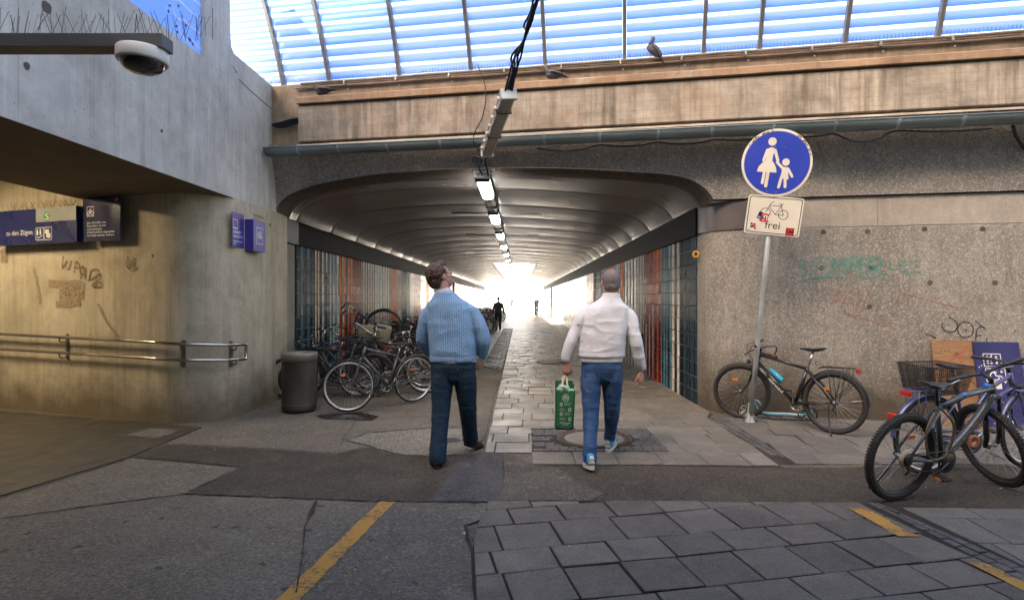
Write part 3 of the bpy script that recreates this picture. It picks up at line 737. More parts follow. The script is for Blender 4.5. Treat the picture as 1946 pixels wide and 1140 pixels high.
# conduits on the parapet
cn = empty('conduit_pipes', (0, 0, 0), 'two thin rusty pipes with small clips running along the top of the bridge parapet', 'pipe')
for z, d, r in ((4.775, .235, .021), (4.715, .225, .015)):
    m = MB(); m.smooth = True; s0 = fs(572 if z > 4.75 else 562, d); m.tube([FP(s0+i*.5, d, z+.004*math.sin(i*1.7)) for i in range(30)], r, 8)
    m.build('pipe', M['conduit'], cn)
for i in range(14):
    m = MB(); s = fs(670)+i*.80; m.box((0, 0, 0), (.02, .05, .12), frame(FP(s, .22, 4.74), U, (0, 0, 1)) ); m.ell((0, 0, 0), (.012, .012, .012), Matrix.Translation(FP(s+.04, .235, 4.655)), 8, 6); m.build('clip', M['galv'], cn)
# glazed louvre canopy
LC = empty('glass_canopy', (0, 0, 0), 'canopy wall of overlapping blue glass slats above the bridge parapet', 'glass canopy')
mx = [-6.9, -5.8, -4.7, -3.61, -2.86, -1.763, -.69, .374, 1.455, 2.48, 3.178, 4.2, 5.26, 6.35, 7.45]
def curve(t):           # t metres along the rising curve -> (d, z)
    # starts leaning and bends over
    n = 40; d, z = .06, 4.83; a = R(80)
    for i in range(n):
        st = t/n; u = (i+.5)*st; a = R(70-9.5*u); d += math.cos(a)*st; z += math.sin(a)*st
    return d, z
def nrm_t(t):
    a = R(70-9.5*t); return math.cos(a), math.sin(a)
TMAX = 4.6
for x in mx:
    s = fx(x); m = MB()
    rows = []
    for i in range(24):
        t = -.06+TMAX*i/23; d, z = curve(max(t, 0)); c_, s_ = nrm_t(max(t, 0))
        p = FP(s, d, z); tn = N*c_+Vector((0, 0, s_)); nn = N*s_-Vector((0, 0, c_))
        rows.append([p+U*.024+nn*.055, p+U*.024-nn*.03, p-U*.024-nn*.03, p-U*.024+nn*.055])
    m.grid(rows, closed=True); m.build('mullion', M['mull'], LC)
pitch = .158
for k in range(len(mx)-1):
    a, b = fx(mx[k])+.03, fx(mx[k+1])-.03
    m = MB(); t = .10; i = 0
    while t < TMAX-.2:
        d, z = curve(t); c_, s_ = nrm_t(t); tn = N*c_+Vector((0, 0, s_)); nn = N*s_-Vector((0, 0, c_))
        # slat tilted out of the curve; 
        p0 = lambda s: FP(s, d, z)
        lo, hi = (.045, -.045)
        A = [FP(s, d, z)-tn*.056+nn*(.02) for s in (a, b)]; B = [FP(s, d, z)+tn*.056-nn*(.035) for s in (a, b)]
        th = nn*.008
        for q in range(5):
            m.tone = q/4; a0_, a1_ = A[0]+(B[0]-A[0])*q/5, A[1]+(B[1]-A[1])*q/5; b0_, b1_ = A[0]+(B[0]-A[0])*(q+1)/5, A[1]+(B[1]-A[1])*(q+1)/5  # tone steps across the slat carry the painted reflection
            m.add([a0_, a1_, b1_, b0_, a0_+th, a1_+th, b1_+th, b0_+th], [(0, 3, 2, 1), (4, 5, 6, 7), (1, 2, 6, 5), (0, 4, 7, 3)]+([(0, 1, 5, 4)] if q == 0 else [])+([(2, 3, 7, 6)] if q == 4 else []))
        t += pitch; i += 1
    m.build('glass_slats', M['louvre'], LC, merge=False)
BRM = plain('grey_brush', (.10, .13, .22), .5)
for k in range(len(mx)-1):
    a, b = fx(mx[k])+.03, fx(mx[k+1])-.03; s = a; m = MB()
    while s < b:
        m.tube([FP(s, .12, 4.80), FP(s+.004, .14, 4.90)], .0035, 4); s += .045
    m.tube([FP(a, .12, 4.805), FP(b, .12, 4.805)], .006, 4); m.build('bird_brush', BRM, LC)
# gutter
gt = empty('roof_gutter', (0, 0, 0), 'long half-round zinc gutter with soldered straps below the concrete edge beam', 'gutter')
def gz(s): return 3.685-.004*s
s0, s1 = fs(505, .50), 9.5
m = MB(); m.smooth = True; rows = []
for i in range(60):
    s = s0+(s1-s0)*i/59; rows.append([FP(s, .46-.105*math.cos(R(a)), gz(s)-.105*math.sin(R(a))+.05) for a in range(0, 181, 15)])
m.grid(rows); m.grid([[p+(N*.004+Vector((0, 0, .0))) if False else FP(fs(505, .5)+(s1-s0)*i/59, .46-.099*math.cos(R(a)), gz(s0+(s1-s0)*i/59)-.099*math.sin(R(a))+.05) for a in range(0, 181, 15)] for i in range(60)])
m.tube([FP(s0+(s1-s0)*i/30, .565, gz(s0+(s1-s0)*i/30)+.052) for i in range(31)], .011, 6)
pe = [FP(s0, .46-.105*math.cos(R(a)), gz(s0)-.105*math.sin(R(a))+.05) for a in range(0, 181, 15)]
m.add(pe, [tuple(range(len(pe)))])
m.build('trough', M['zinc'], gt)
for px in (568, 645, 737, 838, 938, 1035, 1140, 1250, 1352, 1468, 1585, 1705, 1828, 1950):
    s = fs(px, .5); m = MB(); m.smooth = True; rows = []
    for ds in (-.018, -.012, .012, .018):
        rr = .112 if abs(ds) < .015 else .106
        rows.append([FP(s+ds, .46-rr*math.cos(R(a)), gz(s)-rr*math.sin(R(a))+.05) for a in range(0, 181, 15)])
    m.grid(rows); m.build('strap', M['zinc2'], gt)
strip('drip_sheet', [(.36, 3.815), (.40, 3.80), (.44, 3.785), (.44, 3.79), (.38, 3.83)], sb-.02, 11, plain('drip_edge', (.42, .34, .26), .5, .3, .3, .2, 30))
# downpipe stub & sagging cable under the gutter
def cable(name, pts, r, label, mat='cable', cat_='cable', group=None):
    m = MB(); m.smooth = True; m.tube(cat([Vector(p) for p in pts], 8), r, 6); return tag(m.build(name, M[mat]), label, cat_, group)
pts = []
for a, b, dip in ((1020, 1140, .05), (1140, 1250, .03), (1250, 1360, .035), (1360, 1470, .02), (1470, 1585, .02), (1585, 1700, .10), (1700, 1946, .03)):
    for t in (0, .25, .5, .75):
        pts.append(FP(fs(a+(b-a)*t, .42), .42, 3.60-dip*4*t*(1-t)*1.1))
cable('sagging_cable', pts, .011, 'black cable sagging in loops under the zinc gutter')
cable('sagging_cable', [FP(fs(1925, .4), .40, 3.60), FP(fs(1938, .3), .25, 3.50), FP(fs(1965, .2), .08, 3.38), FP(fs(2010, .2), .06, 3.25)], .02, 'thick black cable hanging down at the right end of the gutter')

# ------------------------------------------------------------ station building on the left
ST = empty('station_building', (0, 0, 0), 'pale board-marked concrete station wall with a rounded corner and overhanging slab on the left', 'building')
WX = -3.78
# upper wall slab: x from WX back to -4.3, soffit z 2.89, top 4.8 (taller for y<7.52)
m = MB()
poly = [(-6, 2.89), (7.35, 2.89), (7.35, 2.89), (9.2, 2.89), (9.2, 4.81), (7.55, 4.80), (7.48, 4.86), (7.46, 4.98), (7.40, 6.5), (6.84, 6.5), (6.84, 4.445), (-6, 4.43)]
n = len(poly)
m.add([(WX, y, z) for y, z in poly]+[(WX-.42, y, z) for y, z in poly], [tuple(range(n)), tuple(range(n, 2*n))[::-1]]+[(i, n+i, n+(i+1) % n, (i+1) % n) for i in range(n)])
me = m.mesh('upper_wall', True); bm = bmesh.new(); bm.from_mesh(me); bmesh.ops.triangulate(bm, faces=[f for f in bm.faces if len(f.verts) > 4]); bm.to_mesh(me); bm.free(); me.materials.append(M['station'])
o = bpy.data.objects.new('upper_wall', me); COL.objects.link(o); o.parent = ST
# coping crack
m = MB(); pts = [gp_ for gp_ in [(7.50, 4.86), (7.52, 4.62), (7.60, 4.56), (7.63, 4.60), (7.66, 4.50), (8.0, 4.47), (8.4, 4.45), (8.8, 4.44)]]
rows = [[Vector((WX+.003, y, z)), Vector((WX+.003, y, z+.012))] for y, z in pts]; m.grid(rows); m.build('crack', M['joint'], ST)
# lower wall: front run, rounded corner, run beside the tunnel
WLN = []
dirw = Vector((-.946, .323)); a0 = Vector((-4.35, 7.75))+Vector((-.323, -.946))*.6
for i in range(10, 0, -1): WLN.append(a0+dirw*(i*.9))
for i in range(13):
    a = R(-108.8+108.8*i/12); WLN.append(Vector((-4.35+.6*math.cos(a), 7.75+.6*math.sin(a))))
for yy in (8.1, 8.5, 8.9, 9.2): WLN.append(Vector((-3.75, yy)))
m = MB(); m.smooth = True
zs = [0, .25, .6, 1.2, 1.8, 2.4, 2.89]
rows = []
for p in WLN:
    top = 2.89+max(0, -5.85-p.x)*.29
    rows.append([Vector((p.x, p.y, z*top/2.89)) for z in zs])
m.grid(rows)
m.build('lower_wall', M['station_low'], ST)
# plinth strip of rougher concrete + joint
m = MB(); m.grid([[Vector((p.x, p.y, z))+Vector((.0, -.004, 0)) for z in (0.0, .0)] for p in WLN[:2]]) 
# soffit
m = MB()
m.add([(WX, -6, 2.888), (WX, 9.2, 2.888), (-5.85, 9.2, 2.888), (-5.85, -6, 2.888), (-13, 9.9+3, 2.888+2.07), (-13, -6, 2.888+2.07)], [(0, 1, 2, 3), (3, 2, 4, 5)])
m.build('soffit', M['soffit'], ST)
m = MB(); m.box((-12.0, 8, 3.4), (2.4, 34, 6.8)); m.build('rear_block', M['station'], ST)
m = MB(); m.box((-4, -22, 13), (56, 12, 26)); tag(m.build('added_sun_block', M['station']), 'unseen block added behind the forecourt to keep the sun off it', 'building')  # unseen mass added to keep direct sun off the forecourt
m = MB(); m.box((0, 92, 7), (60, 6, 14)); tag(m.build('added_bright_block', plain('bright_block_render', (.82, .80, .76), .8)), 'white block added beyond the tunnel to brighten its far end', 'building')  # bright mass added past the exit to whiten the tunnel's end
patch('added_far_paving', [(-40, 63.5), (40, 63.5), (40, 89), (-40, 89)], .006, plain('added_pale_paving', (.5, .48, .44), .7), True)  # pale paving added past the exit to brighten it
m = MB(); m.add([(-4.2, -6, 2.95), (-4.2, 9.2, 2.95), (-10.5, 9.2, 5.0), (-10.5, -6, 5.0)], [(3, 2, 1, 0)]); m.build('slab_top', M['station'], ST)
m = MB(); m.box((0.5, -5.0, 3.75), (27, 14.2, .5)); m.build('added_shade_slab', M['soffit'], ST)  # unseen slab added overhead to darken the foreground
# lamp added out of view under the slab to light the wall warmly
lp = empty('added_wall_lamp', (-7.6, 6.1, 3.24), 'unseen warm tube lamp added under the sloping slab to light the wall', 'lamp')
m = MB(); m.rbox((0, 0, .06), (.14, 1.2, .06), .01); m.build('housing', M['white'], lp)
m = MB(); m.rbox((0, 0, .01), (.11, 1.16, .045), .015); m.build('diffuser', M['added_lamp'], lp)  # diffuser of the added lamp
ld = bpy.data.lights.new('added_wall_light', 'AREA'); ld.shape = 'RECTANGLE'; ld.size = .12; ld.size_y = 1.2; ld.energy = 7; ld.color = (1, .88, .66)
lo = bpy.data.objects.new('added_wall_light', ld); COL.objects.link(lo); lo.parent = lp; lo.location = (0, 0, -.03)

# art glass panel on the wall
ag = empty('art_glass_panel', (0, 0, 0), 'blue glass panel with white wavy lines standing on the upper station wall', 'glass panel')
m = MB()
for a, b in ((-1.5, 5.50), (5.515, 6.838)): m.box((WX-.05, (a+b)/2, 5.48), (.012, b-a, 2.06))
m.build('pane', M['panelglass'], ag)
m = MB(); random.seed(3)
MP = frame((WX-.040, 0, 0), (0, 1, 0), (0, 0, 1))
mp = empty('tmp', (0, 0, 0), 'tmp', 'tmp'); bpy.data.objects.remove(mp)
Mw = Matrix(((0, 0, 1, WX-.040), (1, 0, 0, 0), (0, 1, 0, 0), (0, 0, 0, 1)))
for j in range(8):
    z = 4.52+j*.17
    for (ya, yb) in ((6.835, 6.35-.12*j if j < 4 else 5.55), (5.48, 4.3)):
        if yb < 5.53 and ya > 6: yb = 5.53
        end = yb
        pts = [(ya, z+.03), (ya-.25, z+.035), (end+.28, z+.04), (end+.16, z+.0), (end+.08, z+.03), (end+.02, z+.09), (end-.02 if end > 5.6 else end, z+.05)]
        if end < 5.6 and ya > 6: pts = [(ya, z+.03), (ya-.3, z+.04), (6.3, z+.03), (6.1, z+.05), (5.95, z+.0), (5.8, z+.03), (5.72, z+.09), (5.6, z+.06), (5.53, z+.06)]
        stroke(m, pts, .034, Mw)
        stroke(m, [(end+.02, z+.08), (end-.05, z+.03), (end-.04, z-.03)], .02, Mw)
m.build('white_lines', M['panelclear'], ag)
for j in range(9):
    for yy in (6.66-.14*j, 6.36-.16*j):
        if yy > 5.55: m = MB(); m.ell((WX-.036, yy, 4.53+j*.15), (.006, .018, .018), None, 8, 6); m.build('fixing_stud', M['black'], ag)

# ============================================================ FITTINGS
def ordinal(i):
    if i >= 20: return ['twenty', 'thirty', 'forty', 'fifty', 'sixty'][i//10-2]+('-'+ordinal(i % 10-1) if i % 10 else 'th') if i % 10 else ['twentieth', 'thirtieth', 'fortieth', 'fiftieth', 'sixtieth'][i//10-2]
    return ['first', 'second', 'third', 'fourth', 'fifth', 'sixth', 'seventh', 'eighth', 'ninth', 'tenth', 'eleventh', 'twelfth', 'thirteenth', 'fourteenth', 'fifteenth', 'sixteenth', 'seventeenth', 'eighteenth', 'nineteenth', 'twentieth'][i]
def tunnel_light():
    t = empty('tunnel_light', (-.54, 8.22, 3.30), 'lit tunnel ceiling light', 'ceiling light', 'lit lights in the row along the tunnel ceiling')
    m = MB(); m.rbox((0, .75, .055), (.20, 1.54, .07), .012); m.build('housing', M['galv'], t)
    m = MB(); m.smooth = False
    sec = [(-.095, .02), (-.088, -.03), (-.06, -.05), (.06, -.05), (.088, -.03), (.095, .02)]
    m.grid([[Vector((x*k, y, z)) for x, z in sec] for y, k in ((.02, .9), (.06, 1), (1.44, 1), (1.48, .9))]); m.add([(x*.9, .02, z) for x, z in sec], [tuple(range(6))]); m.add([(x*.9, 1.48, z) for x, z in sec], [tuple(range(6))[::-1]])
    m.build('diffuser', M['lamp'], t)
    for y_ in (0, 1.5): m = MB(); m.rbox((0, y_, .0), (.21, .05, .12), .01); m.build('end_cap', M['black'], t)
    return t
def tray():
    t = empty('light_tray', (-.54, 9.80, 3.30), 'grey cover', 'cable tray', 'grey covers between the lit tunnel lights')
    m = MB(); sec = [(-.10, .09), (-.095, .0), (-.06, -.035), (.06, -.035), (.095, .0), (.10, .09)]
    m.grid([[Vector((x, y, z)) for x, z in sec] for y in (0, .02, .9, .92, 1.72)]); m.build('cover', M['mirrortray'], t)
    for y_ in (.02, .9): m = MB(); m.box((0, y_, -.0), (.205, .03, .09)); m.build('clamp', M['galv'], t)
    return t
M['mirrortray'] = plain('sheet_metal_tray', (.30, .29, .28), .22, .9, .2, .1, 12)
tl = tree(tunnel_light()); tr_ = tree(tray())
for i in range(17):
    a = tl[0] if i == 0 else copy_tree(tl); b = tr_[0] if i == 0 else copy_tree(tr_)
    a.location.y = 8.24+i*3.27; b.location.y = 9.82+i*3.27
    a['label'] = ('bright tunnel ceiling light right behind the arch lip, nearest of the row' if i == 0 else 'bright tunnel ceiling light, %s of the row counted from the arch' % ordinal(i))
    b['label'] = 'grey metal tray cover behind the %s bright light of the ceiling row' % ordinal(i)
# end plate with cable glands in front of the first light
m = MB(); m.rbox((-.54, 8.14, 3.33), (.24, .08, .12), .01); m.box((-.54, 8.10, 3.40), (.36, .03, .02))
for k in (-1, 0, 1): m.lathe([(.018, 0), (.018, .03), (.01, .04)], 8, frame((-.54+k*.06, 8.10, 3.34), (1, 0, 0), (0, 0, 1)))
tag(m.build('cable_gland_box', M['galv']), 'small grey box with three cable glands above the nearest tunnel light', 'junction box')

# hanging unlit tube light
P1, P2 = at(967, 180, 6.1), at(925.5, 291, 7.75)
ax = (P2-P1).normalized(); L = (P2-P1).length
hl = empty('hanging_tube_light', P1, 'unlit tube light with ribbed cover dangling tilted from black cables in front of the bridge', 'tube light')
_x = Vector((1, .12, .1)); _x = (_x-ax*_x.dot(ax)).normalized(); Mh = frame((0, 0, 0), _x, ax); Mh = Matrix.Rotation(0, 4, 'X') @ Mh
# local: x across, y along, z = x cross y (points up/away)
zdir = Vector(Mh.col[2][:3]); sgn = 1 if zdir.z > 0 else -1
m = MB(); m.rbox((0, L/2, .045*sgn), (.17, L, .05), .012, Mh); m.build('housing', M['galv'], hl)
m = MB(); sec = [(-.082, .02), (-.078, -.03), (-.05, -.055), (.05, -.055), (.078, -.03), (.082, .02)]
ys = [0.03, .035]+[.06+k*(L-.12)/30 for k in range(31)]+[L-.035, L-.03]
m.grid([[Mh @ Vector((x*(.94 if i % 2 else 1), y, z*sgn*(1 if i % 2 else .93))) for x, z in sec] for i, y in enumerate(ys)]); m.build('ribbed_cover', plain('ribbed_unlit_cover', (.46, .41, .33), .35, 0, .2), hl)
for y in (.0, L): m = MB(); m.rbox((0, y, 0), (.175, .05, .12), .01, Mh); m.build('end_cap', M['galv'], hl)
m = MB()
for y in (.35, L*.62): m.box((0, y, -.03*sgn), (.178, .01, .062), Mh)
m.build('joint_ring', M['black'], hl)
m = MB()
for k in range(7): m.box((-.095, .1+k*L/7.2, .01), (.025, .03, .03), Mh)
m.build('clips', M['white'], hl)
def cables(name, plist, r, label, cat_='cable'):
    m = MB(); m.smooth = True
    for pts in plist: m.tube(cat([Vector(p) for p in pts], 7), r, 6)
    return tag(m.build(name, M['cable']), label, cat_)
top = at(1030, -40, 5.2)
pl = []
random.seed(11)
for k in range(4):
    o = Vector((random.uniform(-.02, .02), 0, 0))
    pl.append([P1+Vector((-.03+.02*k, 0, .02)), at(975+3*k, 135, 6.0)+o, at(980+k*6-8, 108, 5.9), at(993+random.uniform(-5, 5), 80, 5.8), at(1006+random.uniform(-4, 4), 45, 5.6), at(1018+random.uniform(-5, 5), 15, 5.4), top+Vector((k*.02, 0, 0))])
pl.append([P1+Vector((-.05, 0, 0)), at(966, 150, 6.0), at(974, 120, 5.9), at(993, 82, 5.8), at(1000, 62, 5.7), at(996, 48, 5.7), at(1010, 18, 5.5), at(1016, -30, 5.3)])
for k, p in enumerate(pl): cables('supply_cable', [p], .012, ['thick black cable of the bundle holding up the hanging tube light, leftmost strand', 'black cable strand twisted into the bundle above the hanging tube light', 'dark bundle cable crossing the others above the hanging tube light', 'black cable of the light bundle, rightmost at the lamp end', 'loose looping black cable bulging out left of the hanging bundle'][k])
cables('loop_cable', [[P2+Vector((0, 0, -.02)), at(912, 300, 7.8), at(902, 297, 7.82), at(899, 306, 7.84), at(908, 313, 7.86), at(915, 304, 7.84), at(905, 299, 7.86), at(910, 318, 7.9), at(916, 332, 8.05)]], .011, 'coiled black cable loop between hanging tube light and arch')
cables('loop_cable', [[P2+Vector((.02, 0, -.02)), at(922, 305, 7.9), at(925, 320, 8.0), at(928, 334, 8.1)]], .011, 'short straight black cable from hanging light down to the gland box')
cables('thin_wire', [[FP(fs(906, .3), .25, 4.86), at(912, 135, 7.75), at(921, 160, 7.7), at(923, 190, 7.68), at(916, 225, 7.7), at(903, 250, 7.72), at(900, 268, 7.75), at(910, 288, 7.78)]], .008, 'thin grey wire bowing down from the parapet to the hanging tube light')
# recessed slots in the ceiling near the light row
for i, (x, y, l, lab) in enumerate([(-.95, 12.3, 1.05, 'dark broken slot in the ceiling left of the tunnel lights, the nearer one'), (.05, 12.3, .9, 'pale narrow inspection plate in the ceiling right of the tunnel lights, nearer one'), (-1.0, 16.4, 1.1, 'dark slot in the ceiling left of the tunnel lights, the farther one'), (.1, 16.4, .9, 'pale narrow ceiling plate right of the lights, the farther one')]):
    m = MB(); m.rbox((x, y, zb(x)-.048), (l, .085, .02), .004); tag(m.build('ceiling_slot', M['black'] if i % 2 == 0 else M['galv']), lab, 'ceiling plate')

# handrails on the station wall
hr = empty('handrail', (0, 0, 0), 'double stainless steel handrail bending round the concrete wall and closing in a loop', 'handrail')
def rl(z0, z1, off=.11):
    pts = []
    base = [Vector((-4.35, 7.75))]
    P = []
    for i in range(9, 0, -1): P.append((a0+dirw*(i*.55), Vector((-.323, -.946))))
    for i in range(10):
        a = R(-108.8+95*i/9); P.append((Vector((-4.35+.6*math.cos(a), 7.75+.6*math.sin(a))), Vector((math.cos(a), math.sin(a)))))
    n = len(P)
    for i, (p, nn) in enumerate(P):
        q = p+nn*off; pts.append(Vector((q.x, q.y, z0+(z1-z0)*i/(n-1))))
    return pts
up = rl(1.10, .955); lo_ = rl(.885, .765)
loop = up+[up[-1]+Vector((.0, .05, -.02)), lo_[-1]+Vector((0, .05, .02))]+lo_[::-1]
m = MB(); m.smooth = True; m.tube([Vector(p) for p in cat(loop, 4)], .021, 10); m.build('rail', M['steel'], hr)
for i in (6, 12, 17):
    m = MB(); p, q = up[i], lo_[i]
    nn = Vector((-.323, -.946, 0)) if i < 9 else Vector((math.cos(R(-108.8+95*(i-9)/9)), math.sin(R(-108.8+95*(i-9)/9)), 0))
    b = (p+q)/2-nn*.10; Mx = frame(b, Vector((-nn.y, nn.x, 0)), (0, 0, 1))
    m.rbox((0, -.03, 0), (.045, .34, .012), .003, Mx)
    for r_ in (p, q):
        m.tube([r_-nn*.1+Vector((0, 0, -.07)), r_-nn*.02+Vector((0, 0, -.07)), r_-nn*.0+Vector((0, 0, -.05)), r_+Vector((0, 0, -.015))], .009, 6)
    m.build('bracket', M['dsteel'], hr)

# litter bin
bn = empty('litter_bin', (-3.07, 7.95, 0), 'tall round dark ribbed litter bin standing by the wall corner', 'litter bin')
m = MB(); m.smooth = True; r0 = .228
seg = 96; rows = []
for z, k in ((.03, .92), (.05, 1), (.10, 1.0), (.72, 1.0)):
    rows.append([Vector(((r0+(.003 if j % 2 else 0)*(1 if z > .04 else 0))*k*math.cos(2*math.pi*j/seg), (r0+(.003 if j % 2 else 0))*k*math.sin(2*math.pi*j/seg), z)) for j in range(seg)])
m.grid(rows, closed=True); m.build('ribbed_body', plain('dirty_grey_steel', (.070, .062, .050), .65, .3, .5, .6, 24), bn)
m = MB(); m.smooth = True; m.lathe([(.205, 0), (.205, .06), (.21, .06)], 48); m.lathe([(.235, .105), (.235, .115), (.228, .115)], 48, cap=False); m.build('base_ring', plain('bin_base', (.07, .062, .05), .6, .3), bn)
m = MB(); m.smooth = True; m.lathe([(.225, .70), (.240, .705), (.242, .79), (.236, .815), (.21, .822), (.165, .80), (.165, .70)], 48, cap=False); m.build('rim_lid', plain('bin_rim', (.21, .185, .15), .5, .4, .2, .2, 30), bn)
m = MB(); m.lathe([(.165, .70), (.0001, .70)], 32, cap=False); m.build('opening', M['black'], bn)

# pole with the two signs
base = Vector((*gp(1425, 803), 0)); topc = at(1474, 311, 6.86)
pd = (topc-base).normalized()
sg = empty('sign_pole', base, 'leaning galvanised pole with a round blue pedestrian sign and a white bicycle plate', 'sign post')
m = MB(); m.smooth = True; m.tube([Vector((0, 0, -.02)), pd*1.0, pd*1.9, pd*3.3], .030, 14)
m.build('pole', M['galv'], sg)
m = MB(); m.smooth = True; m.lathe([(.075, -.01), (.06, .02), (.04, .10), (.034, .22), (.031, .25)], 14, Matrix.Rotation(math.atan2(pd.x, pd.z), 4, 'Y'))
for a in (0, 2.1, 4.2): m.tube([(.035*math.cos(a), .035*math.sin(a), .12), (.11*math.cos(a), .11*math.sin(a), .0)], .008, 5)
m.build('foot', M['galv'], sg)
nf = Vector((-.52, -1, 0)).normalized(); nf = (nf-pd*nf.dot(pd)).normalized()     # sign faces the camera side
nf = Vector((-.18, -1, .05)).normalized(); nf = (nf-pd*nf.dot(pd)).normalized()
xs_ = pd.cross(nf).normalized(); xs_ = -xs_ if xs_.x < 0 else xs_
ddist = (topc-base).length; rd = .395
Md = frame(pd*ddist+nf*.05, xs_, pd)       # local z = x cross y -> towards viewer?
if (Md.col[2].to_3d()).dot(nf) < 0: Md = frame(pd*ddist+nf*.05, xs_, pd) @ Matrix.Scale(-1, 4, (0, 0, 1))
m = MB(); m.lathe([(rd, -.006), (rd+.004, 0), (rd, .004), (.0001, .004)], 64, Md); ds = m.build('round_sign', [M['cream']], sg)
m = MB(); m.lathe([(rd*.935, .005), (rd*.935, .006), (.0001, .0065)], 64, Md, cap=False); m.build('blue_field', plain('traffic_blue', (.030, .055, .42), .35, 0, .08), ds)
# pictogram: woman and child (units: sign radius = 1)
def K(x, y): return ((x-418)/318*rd, (405-y)/310*rd)     # pixel of the enlarged photo -> plate plane
m = MB(); Z = .009
def poly2(pts):
    P = [K(*p) for p in pts]; P = P if area(P) > 0 else P[::-1]
    m.add([(x, y, Z) for x, y in P], [tuple(range(len(P)))], Md)
def disc(c, r): poly2([(c[0]+r*math.cos(2*math.pi*i/28), c[1]+r*math.sin(2*math.pi*i/28)) for i in range(28)])
def capsule(a, b, w, z=None):
    a, b = Vector(a), Vector(b); t = (b-a).normalized(); q = Vector((-t.y, t.x)); P = []
    an = math.atan2(q.y, q.x)
    for i in range(9): P.append((b.x+w/2*math.cos(an-math.pi*i/8), b.y+w/2*math.sin(an-math.pi*i/8)))
    for i in range(9): P.append((a.x+w/2*math.cos(an+math.pi-math.pi*i/8), a.y+w/2*math.sin(an+math.pi-math.pi*i/8)))
    global Z; Z += .0002; poly2(P)
disc((360, 212), 38)
Z += .0002; poly2([(318, 300), (330, 275), (350, 265), (372, 265), (390, 278), (398, 300), (382, 320), (374, 385), (400, 420), (416, 455), (422, 495), (243, 490), (255, 445), (285, 410), (316, 385), (318, 320)])
capsule((322, 290), (296, 385), 26); capsule((392, 290), (425, 385), 26); capsule((312, 500), (303, 592), 28); capsule((346, 500), (337, 620), 30)
disc((499, 397), 34)
Z += .0002; poly2([(470, 450), (490, 442), (515, 442), (530, 455), (528, 500), (538, 555), (458, 545), (468, 500)])
capsule((420, 400), (478, 455), 24); capsule((522, 455), (566, 525), 24); capsule((470, 545), (454, 628), 26); capsule((506, 545), (512, 622), 26)
m.build('woman_and_child_symbol', M['cream'], ds)
m = MB()
for (x, y) in ((390, 260), (473, 263), (350, 672), (434, 675)): m.lathe([(.008, 0), (.008, .004), (.0001, .005)], 8, Md @ Matrix.Translation((*K(x, y), .009)))
m.build('rivet', M['conduit'], ds)
random.seed(5); m = MB()
for k in range(46):
    a = R(random.choice([random.uniform(15, 75), random.uniform(95, 150)])); r = rd*random.uniform(.945, .985); s_ = random.uniform(.006, .018)
    m.add([(r*math.cos(a)+s_*math.cos(j*1.05)*random.uniform(.5, 1), r*math.sin(a)+s_*math.sin(j*1.05)*random.uniform(.5, 1), .0085) for j in range(6)], [tuple(range(6))], Md)
m.build('worn_rim', plain('peeled_brown_metal', (.22, .17, .12), .8, 0, .4), ds)
# white plate
def KB(x, y): return ((x-375)/480*.605, (900-y)/360*.455)    # enlarged photo px -> plate
pc = at(1466.5, 411, 6.86+.12); dd2 = (pc-base).dot(pd)
offx = (pc-(base+pd*dd2)).dot(xs_)
Mp = frame(pd*dd2+nf*.045+xs_*offx, xs_+pd*-.045, pd)
def rrect(w, h, r, n=6):
    P = []
    for cx, cy, a in ((w/2-r, h/2-r, 0), (-w/2+r, h/2-r, 90), (-w/2+r, -h/2+r, 180), (w/2-r, -h/2+r, 270)):
        P += arc((cx, cy), r, a, a+90, n)
    return P
m = MB(); m.prism(rrect(.635, .46, .03), -.003, .003, Mp); pl_ = m.build('bicycle_plate', M['cream'], sg)
m = MB(); a_, b_ = rrect(.60, .43, .025), rrect(.582, .412, .02)
n = len(a_); m.add([(x, y, .0045) for x, y in a_]+[(x, y, .0045) for x, y in b_], [(i, (i+1) % n, n+(i+1) % n, n+i) for i in range(n)], Mp); m.build('border', M['black'], pl_)
m = MB()
def ring(c, r, w, z=.0045):
    A = [(c[0]+r*math.cos(2*math.pi*i/32), c[1]+r*math.sin(2*math.pi*i/32)) for i in range(32)]; B = [(c[0]+(r-w)*math.cos(2*math.pi*i/32), c[1]+(r-w)*math.sin(2*math.pi*i/32)) for i in range(32)]
    m.add([(x, y, z) for x, y in A]+[(x, y, z) for x, y in B], [(i, (i+1) % 32, 32+(i+1) % 32, 32+i) for i in range(32)], Mp)
zz = [.0046]
def ln(a, b, w=.0065):
    a, b = Vector(KB(*a)), Vector(KB(*b)); t = (b-a).normalized(); q = Vector((-t.y, t.x))*w/2; zz[0] += .00005
    m.add([(*(a+q), zz[0]), (*(a-q), zz[0]), (*(b-q), zz[0]), (*(b+q), zz[0])], [(0, 1, 2, 3)], Mp)
ring(KB(295, 877), .058, .007); ring(KB(457, 885), .058, .007)
for a, b in (((296, 877), (330, 790)), ((330, 790), (345, 773)), ((345, 773), (362, 772)), ((322, 806), (430, 806)), ((320, 815), (385, 888)), ((385, 888), (430, 800)), ((430, 806), (458, 890)), ((385, 888), (458, 890)), ((408, 786), (448, 788)), ((428, 790), (432, 806))): ln(a, b)
m.build('bicycle_symbol', M['black'], pl_)
m = MB(); text(m, 'frei', .125, -.088, -.155, Mp, z=.0052, width=.17); m.build('frei_lettering', M['black'], pl_)
cols = {'r': (.62, .03, .03), 'w': (.75, .75, .75), 'k': (.02, .02, .04), 'g': (.03, .25, .08), 'b': (.06, .25, .6)}
CM = {k: plain('sticker_'+k, v, .4) for k, v in cols.items()}
